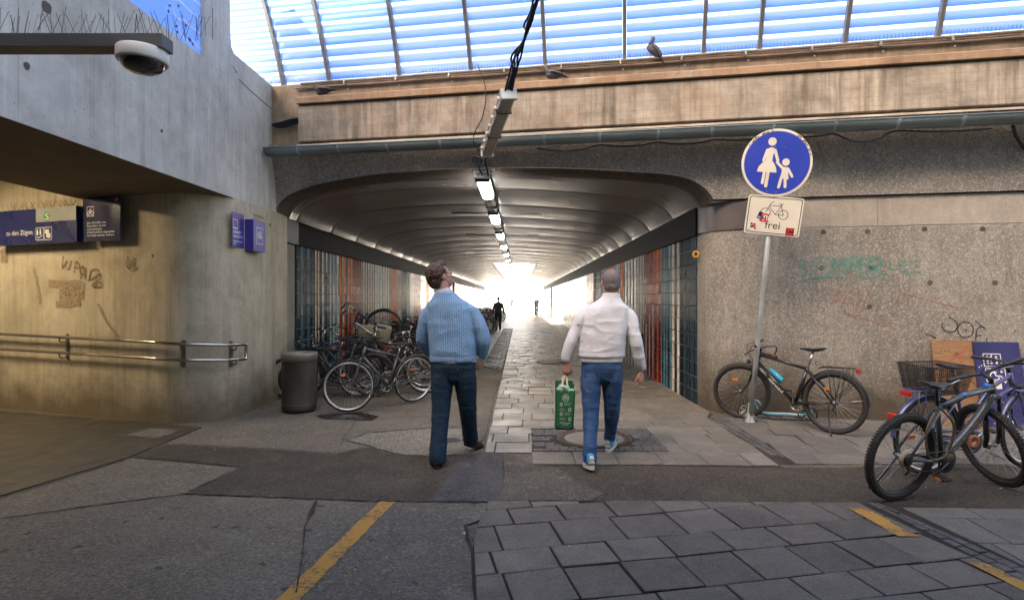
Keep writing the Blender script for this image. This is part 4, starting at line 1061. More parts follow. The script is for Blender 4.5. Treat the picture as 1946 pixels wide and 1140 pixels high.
def sticker(c, w, h, base_, marks, rot=0):
    m = MB(); Mq = Mp @ Matrix.Translation((*KB(*c), .006)) @ Matrix.Rotation(R(rot), 4, 'Z'); mats = [CM[k] for k in 'rwkgb']
    m.mi = 'rwkgb'.index(base_); m.add([(-w/2, -h/2, 0), (w/2, -h/2, 0), (w/2, h/2, 0), (-w/2, h/2, 0)], [(0, 1, 2, 3)], Mq)
    for i, (k, x, y, a, b) in enumerate(marks):
        m.mi = 'rwkgb'.index(k); z = .0004*(i+1); m.add([(x-a/2, y-b/2, z), (x+a/2, y-b/2, z), (x+a/2, y+b/2, z), (x-a/2, y+b/2, z)], [(0, 1, 2, 3)], Mq)
    m.build('sticker', mats, pl_)
random.seed(2)
sticker((290, 925), .09, .10, 'r', [('w', .008, .0, .055, .062), ('k', .0, .0, .045, .04), ('w', 0, .004, .02, .015), ('r', .02, -.03, .02, .02)], -4)
sticker((248, 905), .045, .085, 'k', [('b', 0, -.03, .04, .02), ('w', 0, -.018, .03, .006)], -18)
sticker((188, 1015), .10, .10, 'w', [('r', random.uniform(-.04, .04), random.uniform(-.04, .04), random.uniform(.008, .03), random.uniform(.004, .02)) for _ in range(16)]+[('g', .0, .0, .04, .022), ('k', .01, .0, .015, .012)], 6)
sticker((537, 1038), .095, .095, 'r', [('k', 0, 0, .09, .03), ('r', -.02, 0, .03, .008), ('k', -.03, .03, .012, .02), ('k', 0, .03, .012, .02), ('k', .03, .03, .012, .02), ('k', -.03, -.03, .012, .02), ('k', 0, -.03, .012, .02), ('k', .03, -.03, .012, .02)], 0)
m = MB()
for d_ in (ddist+.2, ddist-.2, dd2+.1, dd2-.12): m.tube([pd*d_+xs_*-.06+nf*.03, pd*d_-nf*.035, pd*d_+xs_*.06+nf*.03], .007, 6)
m.build('clamp', M['galv'], sg)
# yellow pull cord hook on the corner
yh = empty('yellow_hook', (2.585, 8.22, 2.20), 'small yellow ring fixing on the corner of the right tunnel wall', 'wall fixing')
m = MB(); m.smooth = True; m.tube([Vector((-.05+.042*math.cos(a*.524), -.0, .042*math.sin(a*.524))) for a in range(12)], .015, 8, closed=True); m.tube([(-.01, 0, 0), (.02, 0, 0), (.06, 0, .0)], .012, 6); m.build('ring', plain('yellow_plastic', (.62, .33, .02), .4), yh)
m = MB(); m.tube([(.03, -.01, 0), (.10, -.06, -.01)], .004, 5); m.build('wire', plain('red_wire', (.35, .03, .02), .4), yh)

# dome camera on its bracket
dc = empty('dome_camera', (-2.10, 3.2, 2.86), 'white dome security camera under a grey bracket with bird spikes', 'security camera')
c_ = at(271, 113, 3.2)-Vector((-2.10, 3.2, 2.86))
m = MB(); m.rbox((c_.x-.72, 0, c_.z+.085), (1.72, .11, .075), .004); m.build('bracket_arm', M['greymetal'], dc)
m = MB(); m.smooth = True; Mc = Matrix.Translation(c_)
m.lathe([(.04, .05), (.124, .05), (.128, .044), (.128, -.012), (.124, -.020), (.114, -.022)], 48, Mc); m.build('camera_body', M['white'], dc)
m = MB(); m.smooth = True; m.lathe([(.112, -.020), (.108, -.038), (.088, -.062), (.052, -.078), (.0001, -.083)], 40, Mc, cap=False)
g = G('tinted_dome'); m.build('glass_dome', g.set((.012, .012, .014), .04, 0, None, .8, 1.0), dc)
m = MB(); m.smooth = True; m.lathe([(.040, -.068), (.044, -.078), (.038, -.084), (.026, -.080)], 24, Matrix.Translation(c_+Vector((.0, -.02, .01)))); m.build('lens_ring', M['dsteel'], dc)
m = MB(); random.seed(9)
for k in range(92):
    x = c_.x-1.3+k*.0185; lean = random.choice([-.03, .03])+random.uniform(-.014, .014)
    m.tube([(x, random.uniform(-.04, .04), c_.z+.12), (x+lean, random.uniform(-.05, .05), c_.z+.12+random.uniform(.11, .16))], .0018, 4)
m.build('bird_spikes', M['dsteel'], dc)

# station signs
DBB = plain('station_sign_blue', (.012, .018, .10), .3, 0, .06, 0); DBB2 = plain('station_sign_blue_light', (.045, .035, .25), .35, 0, .08)
GRY = plain('sign_grey', (.26, .28, .27), .35); GRN = plain('s_bahn_green', (.02, .22, .05), .4); SW = plain('sign_white', (.72, .72, .70), .4); SRED = plain('sign_red', (.55, .05, .03), .4)
Yb = 7.39
x1 = (145-VX)/F*Yb; zt, zb_ = CH-(391-VY)/F*Yb, CH-(460-VY)/F*Yb
bs = empty('sign_box', (x1, Yb, zb_), 'dark blue sign box with a green S and train directions on the station wall', 'sign')
Mb = Matrix.Rotation(R(-18.8), 4, 'Z'); h = zt-zb_; wd = 1.7
m = MB(); m.rbox((-wd/2, .08, h/2), (wd, .16, h), .006, Mb); m.build('box', DBB, bs)
k_ = Yb/F*1.28; ky_ = Yb/F
m = MB(); m.box((-(145-57)/2*k_, -.003, h-(13.5)*ky_), ((145-57)*k_, .006, 27*ky_), Mb); m.build('grey_panel', GRY, bs)
Mt = Mb @ Matrix(((1, 0, 0, 0), (0, 0, -1, -.0075), (0, 1, 0, 0), (0, 0, 0, 1)))
def SB(px, py): return ((px-145)*k_, (460-py)*ky_)
m = MB(); cx, cy_ = SB(82, 408); m.lathe([(.058, 0), (.058, .002), (.0001, .002)], 32, Mt @ Matrix.Translation((cx, cy_, 0))); m.build('green_disc', GRN, bs)
m = MB(); text(m, 'S', .115, cx-.036, cy_-.040, Mt, z=.003, width=.072); m.build('letter_s', SW, bs)
m = MB(); x0_, y0_ = SB(-12, 441); text(m, 'zu den Z\u00fcgen', .088, x0_, y0_, Mt, z=.001, width=61*k_); m.build('train_lettering', SW, bs)
m = MB()
def box2(x, y, w, h_, z=.001): m.add([(x-w/2, y-h_/2, z), (x+w/2, y-h_/2, z), (x+w/2, y+h_/2, z), (x-w/2, y+h_/2, z)], [(0, 1, 2, 3)], Mt)
for px in (66, 84.5):
    cx, cy_ = SB(px, 441)
    for (dx, dy, w, h_) in ((0, 9.3, 17, .8), (0, -9.3, 17, .8), (8.3, 0, .8, 18), (-8.3, 0, .8, 18)): box2(cx+dx*k_, cy_+dy*k_, w*k_, h_*k_)
cx, cy_ = SB(66, 441)
for px, py in ((61, 437), (67.5, 436)):
    a, b = SB(px, py); m.lathe([(.012, .001), (.0001, .001)], 10, Mt @ Matrix.Translation((a, b+.02, 0)), cap=False); box2(a, b-.018, .028, .05)
stroke(m, [SB(60, 448), SB(66, 448), SB(72, 443)], .010, Mt, .0012, smooth=False)
for px, py, w, h_ in ((81, 437, 6, 6), (84, 441, 6, 12), (87.5, 445, 5, 7)): a, b = SB(px, py); box2(a, b, w*k_, h_*k_, .0014)
m.build('pictograms', SW, bs)
m = MB(); random.seed(4)
for k in range(90):
    x = -.02-k*.0165; l = random.uniform(-.03, .03); m.tube([Mb @ Vector((x, .08+random.uniform(-.05, .05), h)), Mb @ Vector((x+l, .08+random.uniform(-.07, .07), h+.11))], .0014, 4)
m.build('bird_spikes', M['conduit'], bs)
# plate
Yb = 7.42; xa = (158-VX)/F*Yb; xb = (231-VX)/F*Yb; za, zc = CH-(370-VY)/F*Yb, CH-(456-VY)/F*Yb
ps = empty('no_bicycles_plate', (xa, Yb, zc), 'shiny dark blue plate forbidding parked bicycles, beside the sign box', 'sign')
Wp, Hp = .67, .57; ps.location.z = 2.30; Mq = Matrix.Rotation(R(-18.8), 4, 'Z'); Mt = Mq @ Matrix(((1, 0, 0, 0), (0, 0, -1, -.004), (0, 1, 0, 0), (0, 0, 0, 1)))
m = MB(); m.box((Wp/2, .0, Hp/2), (Wp, .006, Hp), Mq); m.build('plate', plain('glossy_sign_blue', (.010, .016, .085), .12, 0, .1, 0, 40, .6, .5), ps)
m = MB()
for i, s_ in enumerate(['Das Abstellen von', 'Fahrr\u00e4dern ist hier', 'nicht gestattet', 'Widerrechtlich abgestellte', 'Fahrr\u00e4der werden entfernt']):
    text(m, s_, .040, .075, Hp*.40-i*.041, Mt, z=.001, width=[.34, .345, .27, .50, .49][i])
m.build('lettering', SW, ps)
m = MB(); cx, cy_ = .14, Hp*.68
for dx, dy, w, h_ in ((0, .062, .13, .006), (0, -.062, .13, .006), (.062, 0, .006, .13), (-.062, 0, .006, .13)): box2(cx+dx, cy_+dy, w, h_)
for dx in (-.032, .03):
    A = [(cx+dx+.026*math.cos(a*.393), cy_-.02+.026*math.sin(a*.393), .001) for a in range(16)]; B = [(cx+dx+.019*math.cos(a*.393), cy_-.02+.019*math.sin(a*.393), .001) for a in range(16)]
    m.add(A+B, [(i, (i+1) % 16, 16+(i+1) % 16, 16+i) for i in range(16)], Mt)
for a, b in (((-.032, -.02), (-.012, .02)), ((-.012, .02), (.02, .02)), ((.02, .02), (.03, -.02)), ((-.014, .018), (.002, -.02)), ((.002, -.02), (.02, .02)), ((-.02, .032), (-.008, .02))): stroke(m, [(cx+a[0], cy_+a[1]), (cx+b[0], cy_+b[1])], .005, Mt, .0012, smooth=False)
m.build('bicycle_pictogram', SW, ps)
m = MB(); stroke(m, [(cx-.05, cy_-.055), (cx+.04, cy_+.07)], .012, Mt, .002, smooth=False); box2(Wp-.06, Hp-.055, .055, .038, .001); m.build('red_marks', SRED, ps)
# two plates on the wall beside the tunnel
Ms = Matrix(((0, 0, 1, 0), (1, 0, 0, 0), (0, 1, 0, 0), (0, 0, 0, 1)))      # local x -> world Y, y -> Z, z -> X
wp = empty('information_plate', (-3.745, 7.42, 2.245), 'flat blue plate with red slash pictogram and small white lines on the concrete wall', 'sign')
m = MB(); m.box((.16, .225, .002), (.32, .45, .006), Ms); m.build('plate', DBB2, wp)
m = MB(); Mt = Ms
for dx, dy, w, h_ in ((.085, .355, .12, .007), (.085, .245, .12, .016), (.03, .30, .007, .11), (.145, .30, .007, .11)): box2(dx, dy, w, h_, .006)
for y, w in ((.205, .22), (.185, .17), (.15, .26), (.138, .25), (.126, .15), (.075, .24), (.045, .08)): box2(.03+w/2, y, w, .009 if y > .16 or y < .1 else .005, .006)
m.build('white_lines', SW, wp)
m = MB(); stroke(m, [(.05, .265), (.12, .335)], .018, Ms, .007, smooth=False); box2(.27, .40, .035, .022, .006); m.build('red_marks', SRED, wp)
wb = empty('bicycle_box_sign', (-3.75, 7.78, 2.215), 'blue box sign with white bicycle pictogram and spikes on the concrete wall beside the tunnel', 'sign')
m = MB(); m.rbox((.18, .215, .06), (.36, .43, .12), .004, Ms); m.build('box', DBB2, wb)
m = MB()
for dx, dy, w, h_ in ((.18, .33, .20, .008), (.18, .11, .20, .008), (.08, .22, .008, .22), (.28, .22, .008, .22)): box2(dx, dy, w, h_, .1215)
for a, b in (((.11, .24), (.2, .28)), ((.13, .20), (.24, .27)), ((.12, .22), (.16, .27)), ((.15, .19), (.25, .20)), ((.2, .28), (.25, .2)), ((.14, .26), (.22, .2))): stroke(m, [a, b], .02, Ms, .122, smooth=False)
m.build('pictogram', SW, wb)
m = MB()
for k in range(16): m.tube([Ms @ Vector((.02+k*.022, .43, .10)), Ms @ Vector((.04+k*.022, .48, .11)), Ms @ Vector((.05+k*.022, .52, .07))], .0016, 4)
m.build('bird_spikes', M['dsteel'], wb)

# pigeons
def pigeon(loc, rz, scale, upright, dark, label):
    t = empty('pigeon', loc, label, 'pigeon', 'pigeons on the bridge parapet', rz)
    Rm = Matrix.Rotation(-upright, 4, 'Y') @ Matrix.Scale(scale, 4)       # body along +x
    m = MB(); m.smooth = True
    body = [(-.115, .006, .03), (-.09, .03, .035), (-.05, .052, .05), (0, .062, .062), (.05, .058, .062), (.085, .04, .055), (.11, .028, .045)]
    P = [Vector((x, 0, .10+({-.115: -.018}.get(x, 0)))) for x, _, _ in body]; m.tube(P, [(max(.004, a), max(.004, b)) for _, a, b in body], 14, up=(0, 0, 1))
    nk = [Vector((.085, 0, .115)), Vector((.11, 0, .145)), Vector((.125, 0, .175)), Vector((.135, 0, .195)), Vector((.15, 0, .20))]
    m.tube(nk, [.042, .031, .026, .027, .012], 12)
    q = Matrix.Translation((0, 0, 0)) @ Rm
    m2 = MB(); m2.smooth = True; m2.add(m.v, m.f, q); o = blob_mesh('body', m2, .006*scale, plain('pigeon_body', (.05, .05, .06) if dark else (.17, .17, .19), .7, 0, .3, .3, 60), t) if False else m2.build('body', plain('pigeon_body', (.045, .047, .06) if dark else (.085, .08, .095), .7, 0, .4, .3, 60), t)
    for s_ in (-1, 1):
        w_ = MB(); w_.smooth = True; w_.tube([Vector((.06, s_*.052, .115)), Vector((.0, s_*.062, .11)), Vector((-.07, s_*.045, .10)), Vector((-.13, s_*.012, .088))], [(.012, .03), (.012, .045), (.01, .032), (.004, .006)], 10, M=q, up=(0, 1, 0)); w_.build('wing', plain('pigeon_wing', (.035, .036, .045) if dark else (.12, .12, .13), .7, 0, .7, .3, 25), t)
        l_ = MB(); z0 = (q @ Vector((0, 0, .05))); 
        a = q @ Vector((.0, s_*.025, .06)); l_.tube([a, Vector((a.x+.005, a.y, .012)), Vector((a.x+.03, a.y, .004))], .004*scale, 6); l_.build('leg', plain('pigeon_leg', (.4, .12, .12), .6), t)
    w_ = MB(); w_.tube([q @ Vector((-.09, 0, .095)), q @ Vector((-.16, 0, .078)), q @ Vector((-.20, 0, .07))], [(.03, .012), (.032, .007), (.03, .003)], 8, up=(0, 0, 1)); w_.build('tail', M['black'], t)
    w_ = MB(); w_.tube([q @ Vector((.145, 0, .198)), q @ Vector((.175, 0, .192))], [.006*scale, .0015], 6); w_.build('beak', plain('beak', (.10, .09, .09), .5), t)
    w_ = MB(); [w_.ell(tuple(q @ Vector((.138, s_*.022, .202))), (.004, .004, .004), None, 8, 6) for s_ in (-1, 1)]; w_.build('eye', plain('pigeon_eye', (.5, .12, .03), .3), t)
    return t
p = FP(fs(617, .3), .30, 4.53); pigeon(p, R(172), .95, R(-8), True, 'dark pigeon crouching on the ledge at the left end of the parapet')
p = FP(fs(1052, .3), .29, 4.535); pigeon(p, R(175), .95, R(4), False, 'pale grey pigeon resting on the ledge beside the hanging cables')
p = FP(fs(1233, .23), .235, 4.80); pigeon(p, R(165), 1.05, R(48), False, 'pigeon standing upright on the pipe in front of the glass slats')

# boards leaning against the right wall
def board(px0, px1, pyt, pyb, th, name, label, mat, ybot, lean):
    s0, s1 = fs(px0, ybot), fs(px1, ybot); H = fz((px0+px1)/2, pyt, lean)
    t = empty(name, FP(s0, ybot, 0), label, 'board'); up_ = (N*(lean-ybot)+Vector((0, 0, H))); 
    Mx = frame((0, 0, 0), U, up_)
    m = MB(); m.rbox(((s1-s0)/2, up_.length/2, 0), (s1-s0, up_.length, th), .003, Mx); m.build('panel', mat, t); return t, Mx, s1-s0, up_.length, th
g = G('weathered_plywood'); v = g.mp((1.2, 1.2, 9)); n_ = g.noise(2.2, 6, .6, v, 1.5)
col = g.mix(g.ramp(n_, .3, .7), (.20, .105, .05), (.33, .20, .11)); col = g.mix(g.ramp(g.noise(4, 6, .7, g.mp((1, 1, 3))), .60, .64), col, (.09, .045, .022)); g.set(col, .75, 0, g.bump(n_, .2, .004), .3)
t, Mx, w_, h_, th = board(1784, 1872, 646, 812, .018, 'plywood_board', 'weathered brown plywood board leaning on the wall left of the blue board', g.m, .22, .04)
sgn = 1 if (Mx.col[2].to_3d()).dot(N) > 0 else -1
m = MB(); 
for a, b in (((.30*w_, .72*h_), (.80*w_, .92*h_)), ((.55*w_, .78*h_), (.72*w_, .68*h_))): stroke(m, [a, b], .010, Mx, sgn*(th/2+.001), smooth=False)
m.build('red_cross_mark', plain('red_spray', (.40, .03, .03), .6), t)
t, Mx, w_, h_, th = board(1869, 1960, 650, 835, .022, 'blue_lift_board', 'dark blue board with lift and wheelchair pictograms leaning beside the plywood', plain('scuffed_blue_board', (.028, .029, .125), .45, 0, .25, .2, 20), .30, .07)
Mt = Mx @ Matrix.Translation((0, 0, sgn*(th/2+.0012))); m = MB(); kx = w_/91; ky = h_/185
def BB(px, py): return ((px-1869)*kx, (835-py)*ky)
def fr(px, py, w, h, t_=1.6):
    c = BB(px, py)
    for dx, dy, a, b in ((0, h/2, w, t_), (0, -h/2, w, t_), (w/2, 0, t_, h), (-w/2, 0, t_, h)): box2(c[0]+dx*kx, c[1]+dy*ky, a*kx, b*ky, 0)
fr(1903, 690, 34, 27); fr(1906, 722, 38, 28); fr(1917, 722-9, 1, 1)
def bx2(px, py, w, h): c = BB(px, py); box2(c[0], c[1], w*kx, h*ky, .0003*sgn)
for dx in (-9, -2, 8):
    c = BB(1903+dx, 683); m.lathe([(2.1*kx, 0), (.0001, 0)], 10, Mt @ Matrix.Translation((*c, .0004*sgn)), cap=False); bx2(1903+dx, 692, 4, 12)
    bx2(1903+dx, 688, 7, 2.5)
cc = BB(1904, 724); A = [(cc[0]+9*kx*math.cos(R(a)), cc[1]+9*kx*math.sin(R(a))) for a in range(60, 341, 20)]; stroke(m, A, .014, Mt, .0004*sgn, smooth=False)
for a, b in (((1903, 716), (1907, 724)), ((1907, 724), (1916, 724)), ((1916, 724), (1920, 731))): stroke(m, [BB(*a), BB(*b)], .016, Mt, .0006*sgn, smooth=False)
c = BB(1918, 715); m.lathe([(2.4*kx, 0), (.0001, 0)], 10, Mt @ Matrix.Translation((*c, .0005*sgn)), cap=False)
bx2(1904, 744, 22, 15); 
random.seed(8)
for k in range(16): bx2(random.uniform(1874, 1950), random.uniform(660, 830), random.uniform(.8, 3), random.uniform(1, 4))
for a in ((1916, 808), (1928, 820)): bx2(a[0], a[1], 6, 5)
m.build('white_pictograms', SW, t)

# ============================================================ BICYCLES
M['tyre'] = plain('tyre_rubber', (.020, .019, .018), .75, 0, .3, .3, 60)
M['rim_s'] = plain('aluminium_rim', (.55, .55, .53), .3, .8, .15)
M['rim_k'] = plain('black_rim', (.03, .03, .032), .35, .4)
M['spoke'] = plain('spoke_steel', (.50, .50, .48), .3, .9)
M['chrome'] = plain('chrome_part', (.45, .45, .44), .25, .9, .3)
M['rubber'] = plain('grip_rubber', (.025, .025, .027), .65)
M['refl_r'] = plain('red_reflector', (.45, .02, .015), .2, 0, .1, 0, 40, .7)
M['refl_o'] = plain('orange_reflector', (.75, .18, .02), .3)
M['saddle'] = plain('saddle_vinyl', (.022, .021, .024), .4)
M['chainm'] = plain('oily_chain', (.06, .055, .05), .5, .6)
def paint(n, c, r=.3): return plain('paint_'+n, c, r, .25, .1, 0, 40, .5, .3)
P_BLACK, P_GREY, P_MTB, P_LILAC = paint('black', (.018, .018, .022)), paint('graphite', (.10, .105, .115), .35), paint('slate', (.065, .075, .09), .35), paint('lilac', (.075, .085, .20), .3)
P_RED, P_BLUE, P_WHITE, P_GREEN, P_BROWN = paint('red', (.085, .012, .012)), paint('navy', (.02, .03, .10)), paint('white', (.5, .5, .5)), paint('green', (.02, .07, .04)), paint('brown', (.12, .06, .03))
def torus(m, c, Rr, pr, seg=56, ps=10):
    rows = []
    for i in range(seg):
        a = 2*math.pi*i/seg; rows.append([Vector((c[0]+(Rr+x)*math.cos(a), c[1]+y, c[2]+(Rr+x)*math.sin(a))) for x, y in pr])
    n = len(pr); vs = [p for r in rows for p in r]
    m.add(vs, [(i*n+k, ((i+1) % seg)*n+k, ((i+1) % seg)*n+(k+1) % n, i*n+(k+1) % n) for i in range(seg) for k in range(n)])
def ringp(r, k=1.0, n=8): return [(r*math.cos(2*math.pi*i/n), k*r*math.sin(2*math.pi*i/n)) for i in range(n)]
def bike(label, frame_m, kind='diamond', rad=.345, tyre=.019, rim='rim_k', steer=0, bars='flat', mud=True, rack=False, basket=False, light=True, stand=None, saddle_h=.96, decals=None, knobs=False, lod=1, group=None, head_h=.15, chain_guard=False, wb=1.06, extra=None, rimw=.012, crank=40, fork_m=None, tail=True, fat=1.0):
    t = empty('bicycle', (0, 0, 0), label, 'bicycle', group)
    A = Vector((-.44, 0, rad)); Fr = Vector((wb-.44, 0, rad)); BB = Vector((0, 0, .285))
    d = Vector((-.3256, 0, .9455)); Pa = Fr+Vector((-.0425, 0, -.0147)); fl = .40 if kind != 'mtb' else .45
    crown = Pa+d*fl; hb = crown+d*.015; ht = hb+d*head_h
    st = Vector((-math.cos(R(73)), 0, math.sin(R(73)))); sth = .47 if kind != 'step' else .45
    ss = BB+st*sth; top = BB+st*((saddle_h-.06-.285)/st.z)
    RT = Matrix.Translation(ht) @ Matrix.Rotation(R(steer), 4, d) @ Matrix.Translation(-ht)
    sg_ = 10 if lod else 6
    def ob(m, n, mat, par=None, smooth=True, T=None):
        if T:
            m.v = [T @ v for v in m.v]
        if smooth: m.sm = [True]*len(m.f)
        return m.build(n, mat, par or t, merge=False, smooth=None)
    # frame
    m = MB(); tr = .018 if kind != 'mtb' else .021
    m.tube([hb, ht], .023*fat, sg_); m.tube([BB, ss], .016*fat, sg_)
    m.tube([BB+Vector((0, -.035, 0)), BB+Vector((0, .035, 0))], .022, sg_)
    if kind == 'diamond':
        m.tube([ss-st*.02, ht-d*.03], .015*fat, sg_); m.tube([BB, hb+d*.03], tr*fat*1.1, sg_)
    elif kind == 'mtb':
        m.tube([ss-st*.03, (ss+ht)/2+Vector((0, 0, -.006)), ht-d*.035], [.017*fat, .019*fat, .023*fat], sg_); m.tube(cat([BB, BB+(hb-BB)*.45+Vector((.02, 0, -.015)), BB+(hb-BB)*.8+Vector((.015, 0, .0)), hb+d*.03], 4), .026*fat, sg_)
    else:
        m.tube(cat([BB+st*.06, Vector((.12, 0, .40)), Vector((.26, 0, .60)), hb+d*.02], 4), .020, sg_); m.tube(cat([BB+st*.20, Vector((.08, 0, .56)), Vector((.25, 0, .74)), ht-d*.03], 4), .017, sg_)
    for s in (-1, 1):
        o = Vector((0, s*.06, 0)); q = Vector((0, s*.025, 0))
        m.tube([BB+q, (BB+A)/2+o*.9, A+o], [.011*fat, .011*fat, .009*fat], 6); m.tube([ss-st*.03+q*.8, (ss+A)/2+o*.9, A+o], [.009*fat, .009*fat, .008*fat], 6)
    ob(m, 'frame', frame_m)
    if decals:
        for (txt, a, b, size, mat) in decals:
            m = MB()
            pa = BB+(hb-BB)*a; pb = BB+(hb-BB)*b; ax_ = (pb-pa).normalized()
            for s in (-1, 1):
                xx = ax_*(1 if s < 0 else -1); org = (pa if s < 0 else pb)+Vector((0, s*(.0335 if kind == 'mtb' else .029), 0)); zz_ = Vector((0, s, 0)); yy_ = zz_.cross(xx)
                text(m, txt, size, 0, -size*.35, frame(org, xx, yy_), width=(pb-pa).length)
            m.build('lettering', mat, t, merge=False)
    # wheels
    def wheel(c, T, front):
        m = MB(); rr = rad-tyre*1.9
        torus(m, (c.x, c.y, c.z), rr, [(.009, .011), (.004, rimw), (-rimw*.9, .009), (-rimw*1.1, 0), (-rimw*.9, -.009), (.004, -rimw), (.009, -.011)], 56 if lod else 30)
        wl = ob(m, 'wheel', M[rim], T=T)
        m = MB(); torus(m, (c.x, c.y, c.z), rad-tyre, ringp(tyre, 1, 10 if lod else 6), 60 if lod else 30)
        if knobs:
            for i in range(86):
                a = 2*math.pi*i/86
                for y, dr in ((-.022, -.010), (0, 0), (.022, -.010)):
                    rk = rad+dr; mm = Matrix.Translation((c.x+rk*math.cos(a+(.02 if y else 0)), c.y+y*.9, c.z+rk*math.sin(a+(.02 if y else 0)))) @ Matrix.Rotation(-a, 4, 'Y')
                    m.box((0, 0, 0), (.008, .016, .013), mm)
        ob(m, 'tyre', M['tyre'], wl, T=T)
        m = MB(); ns = 28 if lod else 16
        for i in range(ns):
            a = 2*math.pi*i/ns; s = 1 if i % 2 else -1; b = a+(.5 if (i//2) % 2 else -.5)
            m.tube([(c.x+.022*math.cos(b), c.y+s*.028, c.z+.022*math.sin(b)), (c.x+(rr-.008)*math.cos(a), c.y, c.z+(rr-.008)*math.sin(a))], .0013 if lod else .0018, 3, cap=False)
        m.tube([(c.x, -.05, c.z), (c.x, -.033, c.z), (c.x, -.03, c.z), (c.x, 0, c.z), (c.x, .03, c.z), (c.x, .033, c.z), (c.x, .05, c.z)], [.012, .014, .028, .016, .028, .014, .012], sg_)
        ob(m, 'hub_and_spokes', M['spoke'], wl, T=T)
        if lod:
            m = MB(); a = 1.1; m.box((c.x+.17*math.cos(a), 0, c.z+.17*math.sin(a)), (.07, .008, .03), None); ob(m, 'spoke_reflector', M['refl_o'], wl, False, T=T)
        return wl
    rw = wheel(A, None, False); wheel(Fr, RT, True)
    # fork
    m = MB()
    for s in (-1, 1):
        o = Vector((0, s*.052, 0))
        if kind == 'mtb': m.tube([Fr+o*1.05, Pa+d*.10+o*1.1+Vector((.02, 0, 0)), Pa+d*.27+o*1.1+Vector((.012, 0, 0))], [.016, .021, .021], 8); m.tube([Pa+d*.27+o*1.1+Vector((.012, 0, 0)), crown+o*1.1], .014, 8)
        else: m.tube(cat([Fr+o, Pa+d*.12+o, Pa+d*.25+o*.95, crown-d*.03+o*.85, crown+o*.3], 3), .011, 6)
    m.rbox((crown.x, 0, crown.z), (.045, .13, .03), .01); m.tube([crown, hb], .016, 8)
    ob(m, 'fork', fork_m or (M['black'] if kind == 'mtb' else frame_m), T=RT)
    # handlebar
    sb_ = ht+d*.05; sf = sb_+Vector((.075, 0, .035)) if bars != 'high' else ht+d*.16+Vector((.03, 0, 0))
    m = MB(); m.tube([ht, ht+d*.05, sb_], .016, 8); m.tube([sb_-d*.01, sf], .015, 8)
    if bars == 'flat': bp = [(sf.x-.05, -.31, sf.z+.03), (sf.x-.02, -.15, sf.z+.02), (sf.x, -.04, sf.z), (sf.x, .04, sf.z), (sf.x-.02, .15, sf.z+.02), (sf.x-.05, .31, sf.z+.03)]; ga = .14
    elif bars == 'drop': bp = [(sf.x-.02, -.21, sf.z-.13), (sf.x+.07, -.21, sf.z-.10), (sf.x+.08, -.21, sf.z-.02), (sf.x, -.18, sf.z), (sf.x, 0, sf.z), (sf.x, .18, sf.z), (sf.x+.08, .21, sf.z-.02), (sf.x+.07, .21, sf.z-.10), (sf.x-.02, .21, sf.z-.13)]; ga = .1
    else: bp = [(sf.x-.20, -.29, sf.z+.02), (sf.x-.10, -.27, sf.z+.05), (sf.x-.0, -.16, sf.z+.05), (sf.x, -.04, sf.z), (sf.x, .04, sf.z), (sf.x, .16, sf.z+.05), (sf.x-.10, .27, sf.z+.05), (sf.x-.20, .29, sf.z+.02)]; ga = .13
    bpc = cat([Vector(p) for p in bp], 4); m.tube(bpc, .0115, 8)
    hbm = ob(m, 'handlebar', M['chrome'] if bars == 'high' else M['black'], T=RT)
    for e in (0, 1):
        pp = bpc if e == 0 else bpc[::-1]; a, b = pp[0], pp[0]
        acc = 0; k = 0
        while acc < ga and k < len(pp)-1: acc += (pp[k+1]-pp[k]).length; k += 1
        m = MB(); m.tube([pp[0]+(pp[0]-pp[1]).normalized()*.01]+pp[:k+1], .0165, 8); ob(m, 'grip', M['rubber'], hbm, T=RT)
        m = MB(); q = pp[k]; dirg = (pp[0]-pp[k]).normalized(); m.tube([q, q+Vector((.03, 0, -.02)), q+dirg*.05+Vector((.055, 0, -.035)), q+dirg*.12+Vector((.05, 0, -.045))], [.012, .009, .006, .005], 6); ob(m, 'brake_lever', M['chrome'], hbm, T=RT)
    m = MB()
    for s in (-1, 1):
        m.tube(cat([Vector((sf.x-.01, s*.17, sf.z+.01)), Vector((sf.x+.09, s*.09, sf.z+.01)), Vector((sf.x+.08, s*.02, sf.z-.10)), crown+Vector((.03, s*.03, .05)), crown+Vector((.01, s*.03, -.04))], 5), .0028, 4)
    if lod: ob(m, 'brake_cable', M['cable'], T=RT)
    # seat post and saddle
    m = MB(); m.tube([ss-st*.05, top], .0135, 8); ob(m, 'seat_post', M['chrome'] if kind != 'mtb' else M['black'])
    m = MB(); m.smooth = True; rows = []
    for x, w_, zt, th in ((-.145, .045, .030, .02), (-.12, .078, .034, .035), (-.07, .080, .026, .042), (-.02, .058, .018, .036), (.04, .034, .017, .03), (.09, .022, .018, .026), (.13, .014, .012, .02), (.142, .004, .006, .008)):
        rows.append([Vector((top.x+x+.01, w_*math.cos(a), top.z+.03+zt-th*.5+ (th*.5)*math.sin(a)*(1 if math.sin(a) > 0 else 1.3))) for a in [2*math.pi*k/14 for k in range(14)]])
    m.grid(rows, closed=True); m.add(rows[0], [tuple(range(14))]); m.add(rows[-1], [tuple(range(14))[::-1]])
    sd = ob(m, 'saddle', M['saddle'])
    m = MB()
    for s in (-1, 1): m.tube([(top.x-.09, s*.03, top.z+.03), (top.x-.04, s*.022, top.z+.005), (top.x+.05, s*.02, top.z+.005), (top.x+.09, s*.012, top.z+.022)], .004, 5)
    if lod: ob(m, 'saddle_rail', M['chrome'], sd)
    # drive
    m = MB(); m.smooth = True; torus(m, (0, -.045, BB.z), .085, [(.008, .003), (.008, -.003), (-.012, -.003), (-.012, .003)], 40)
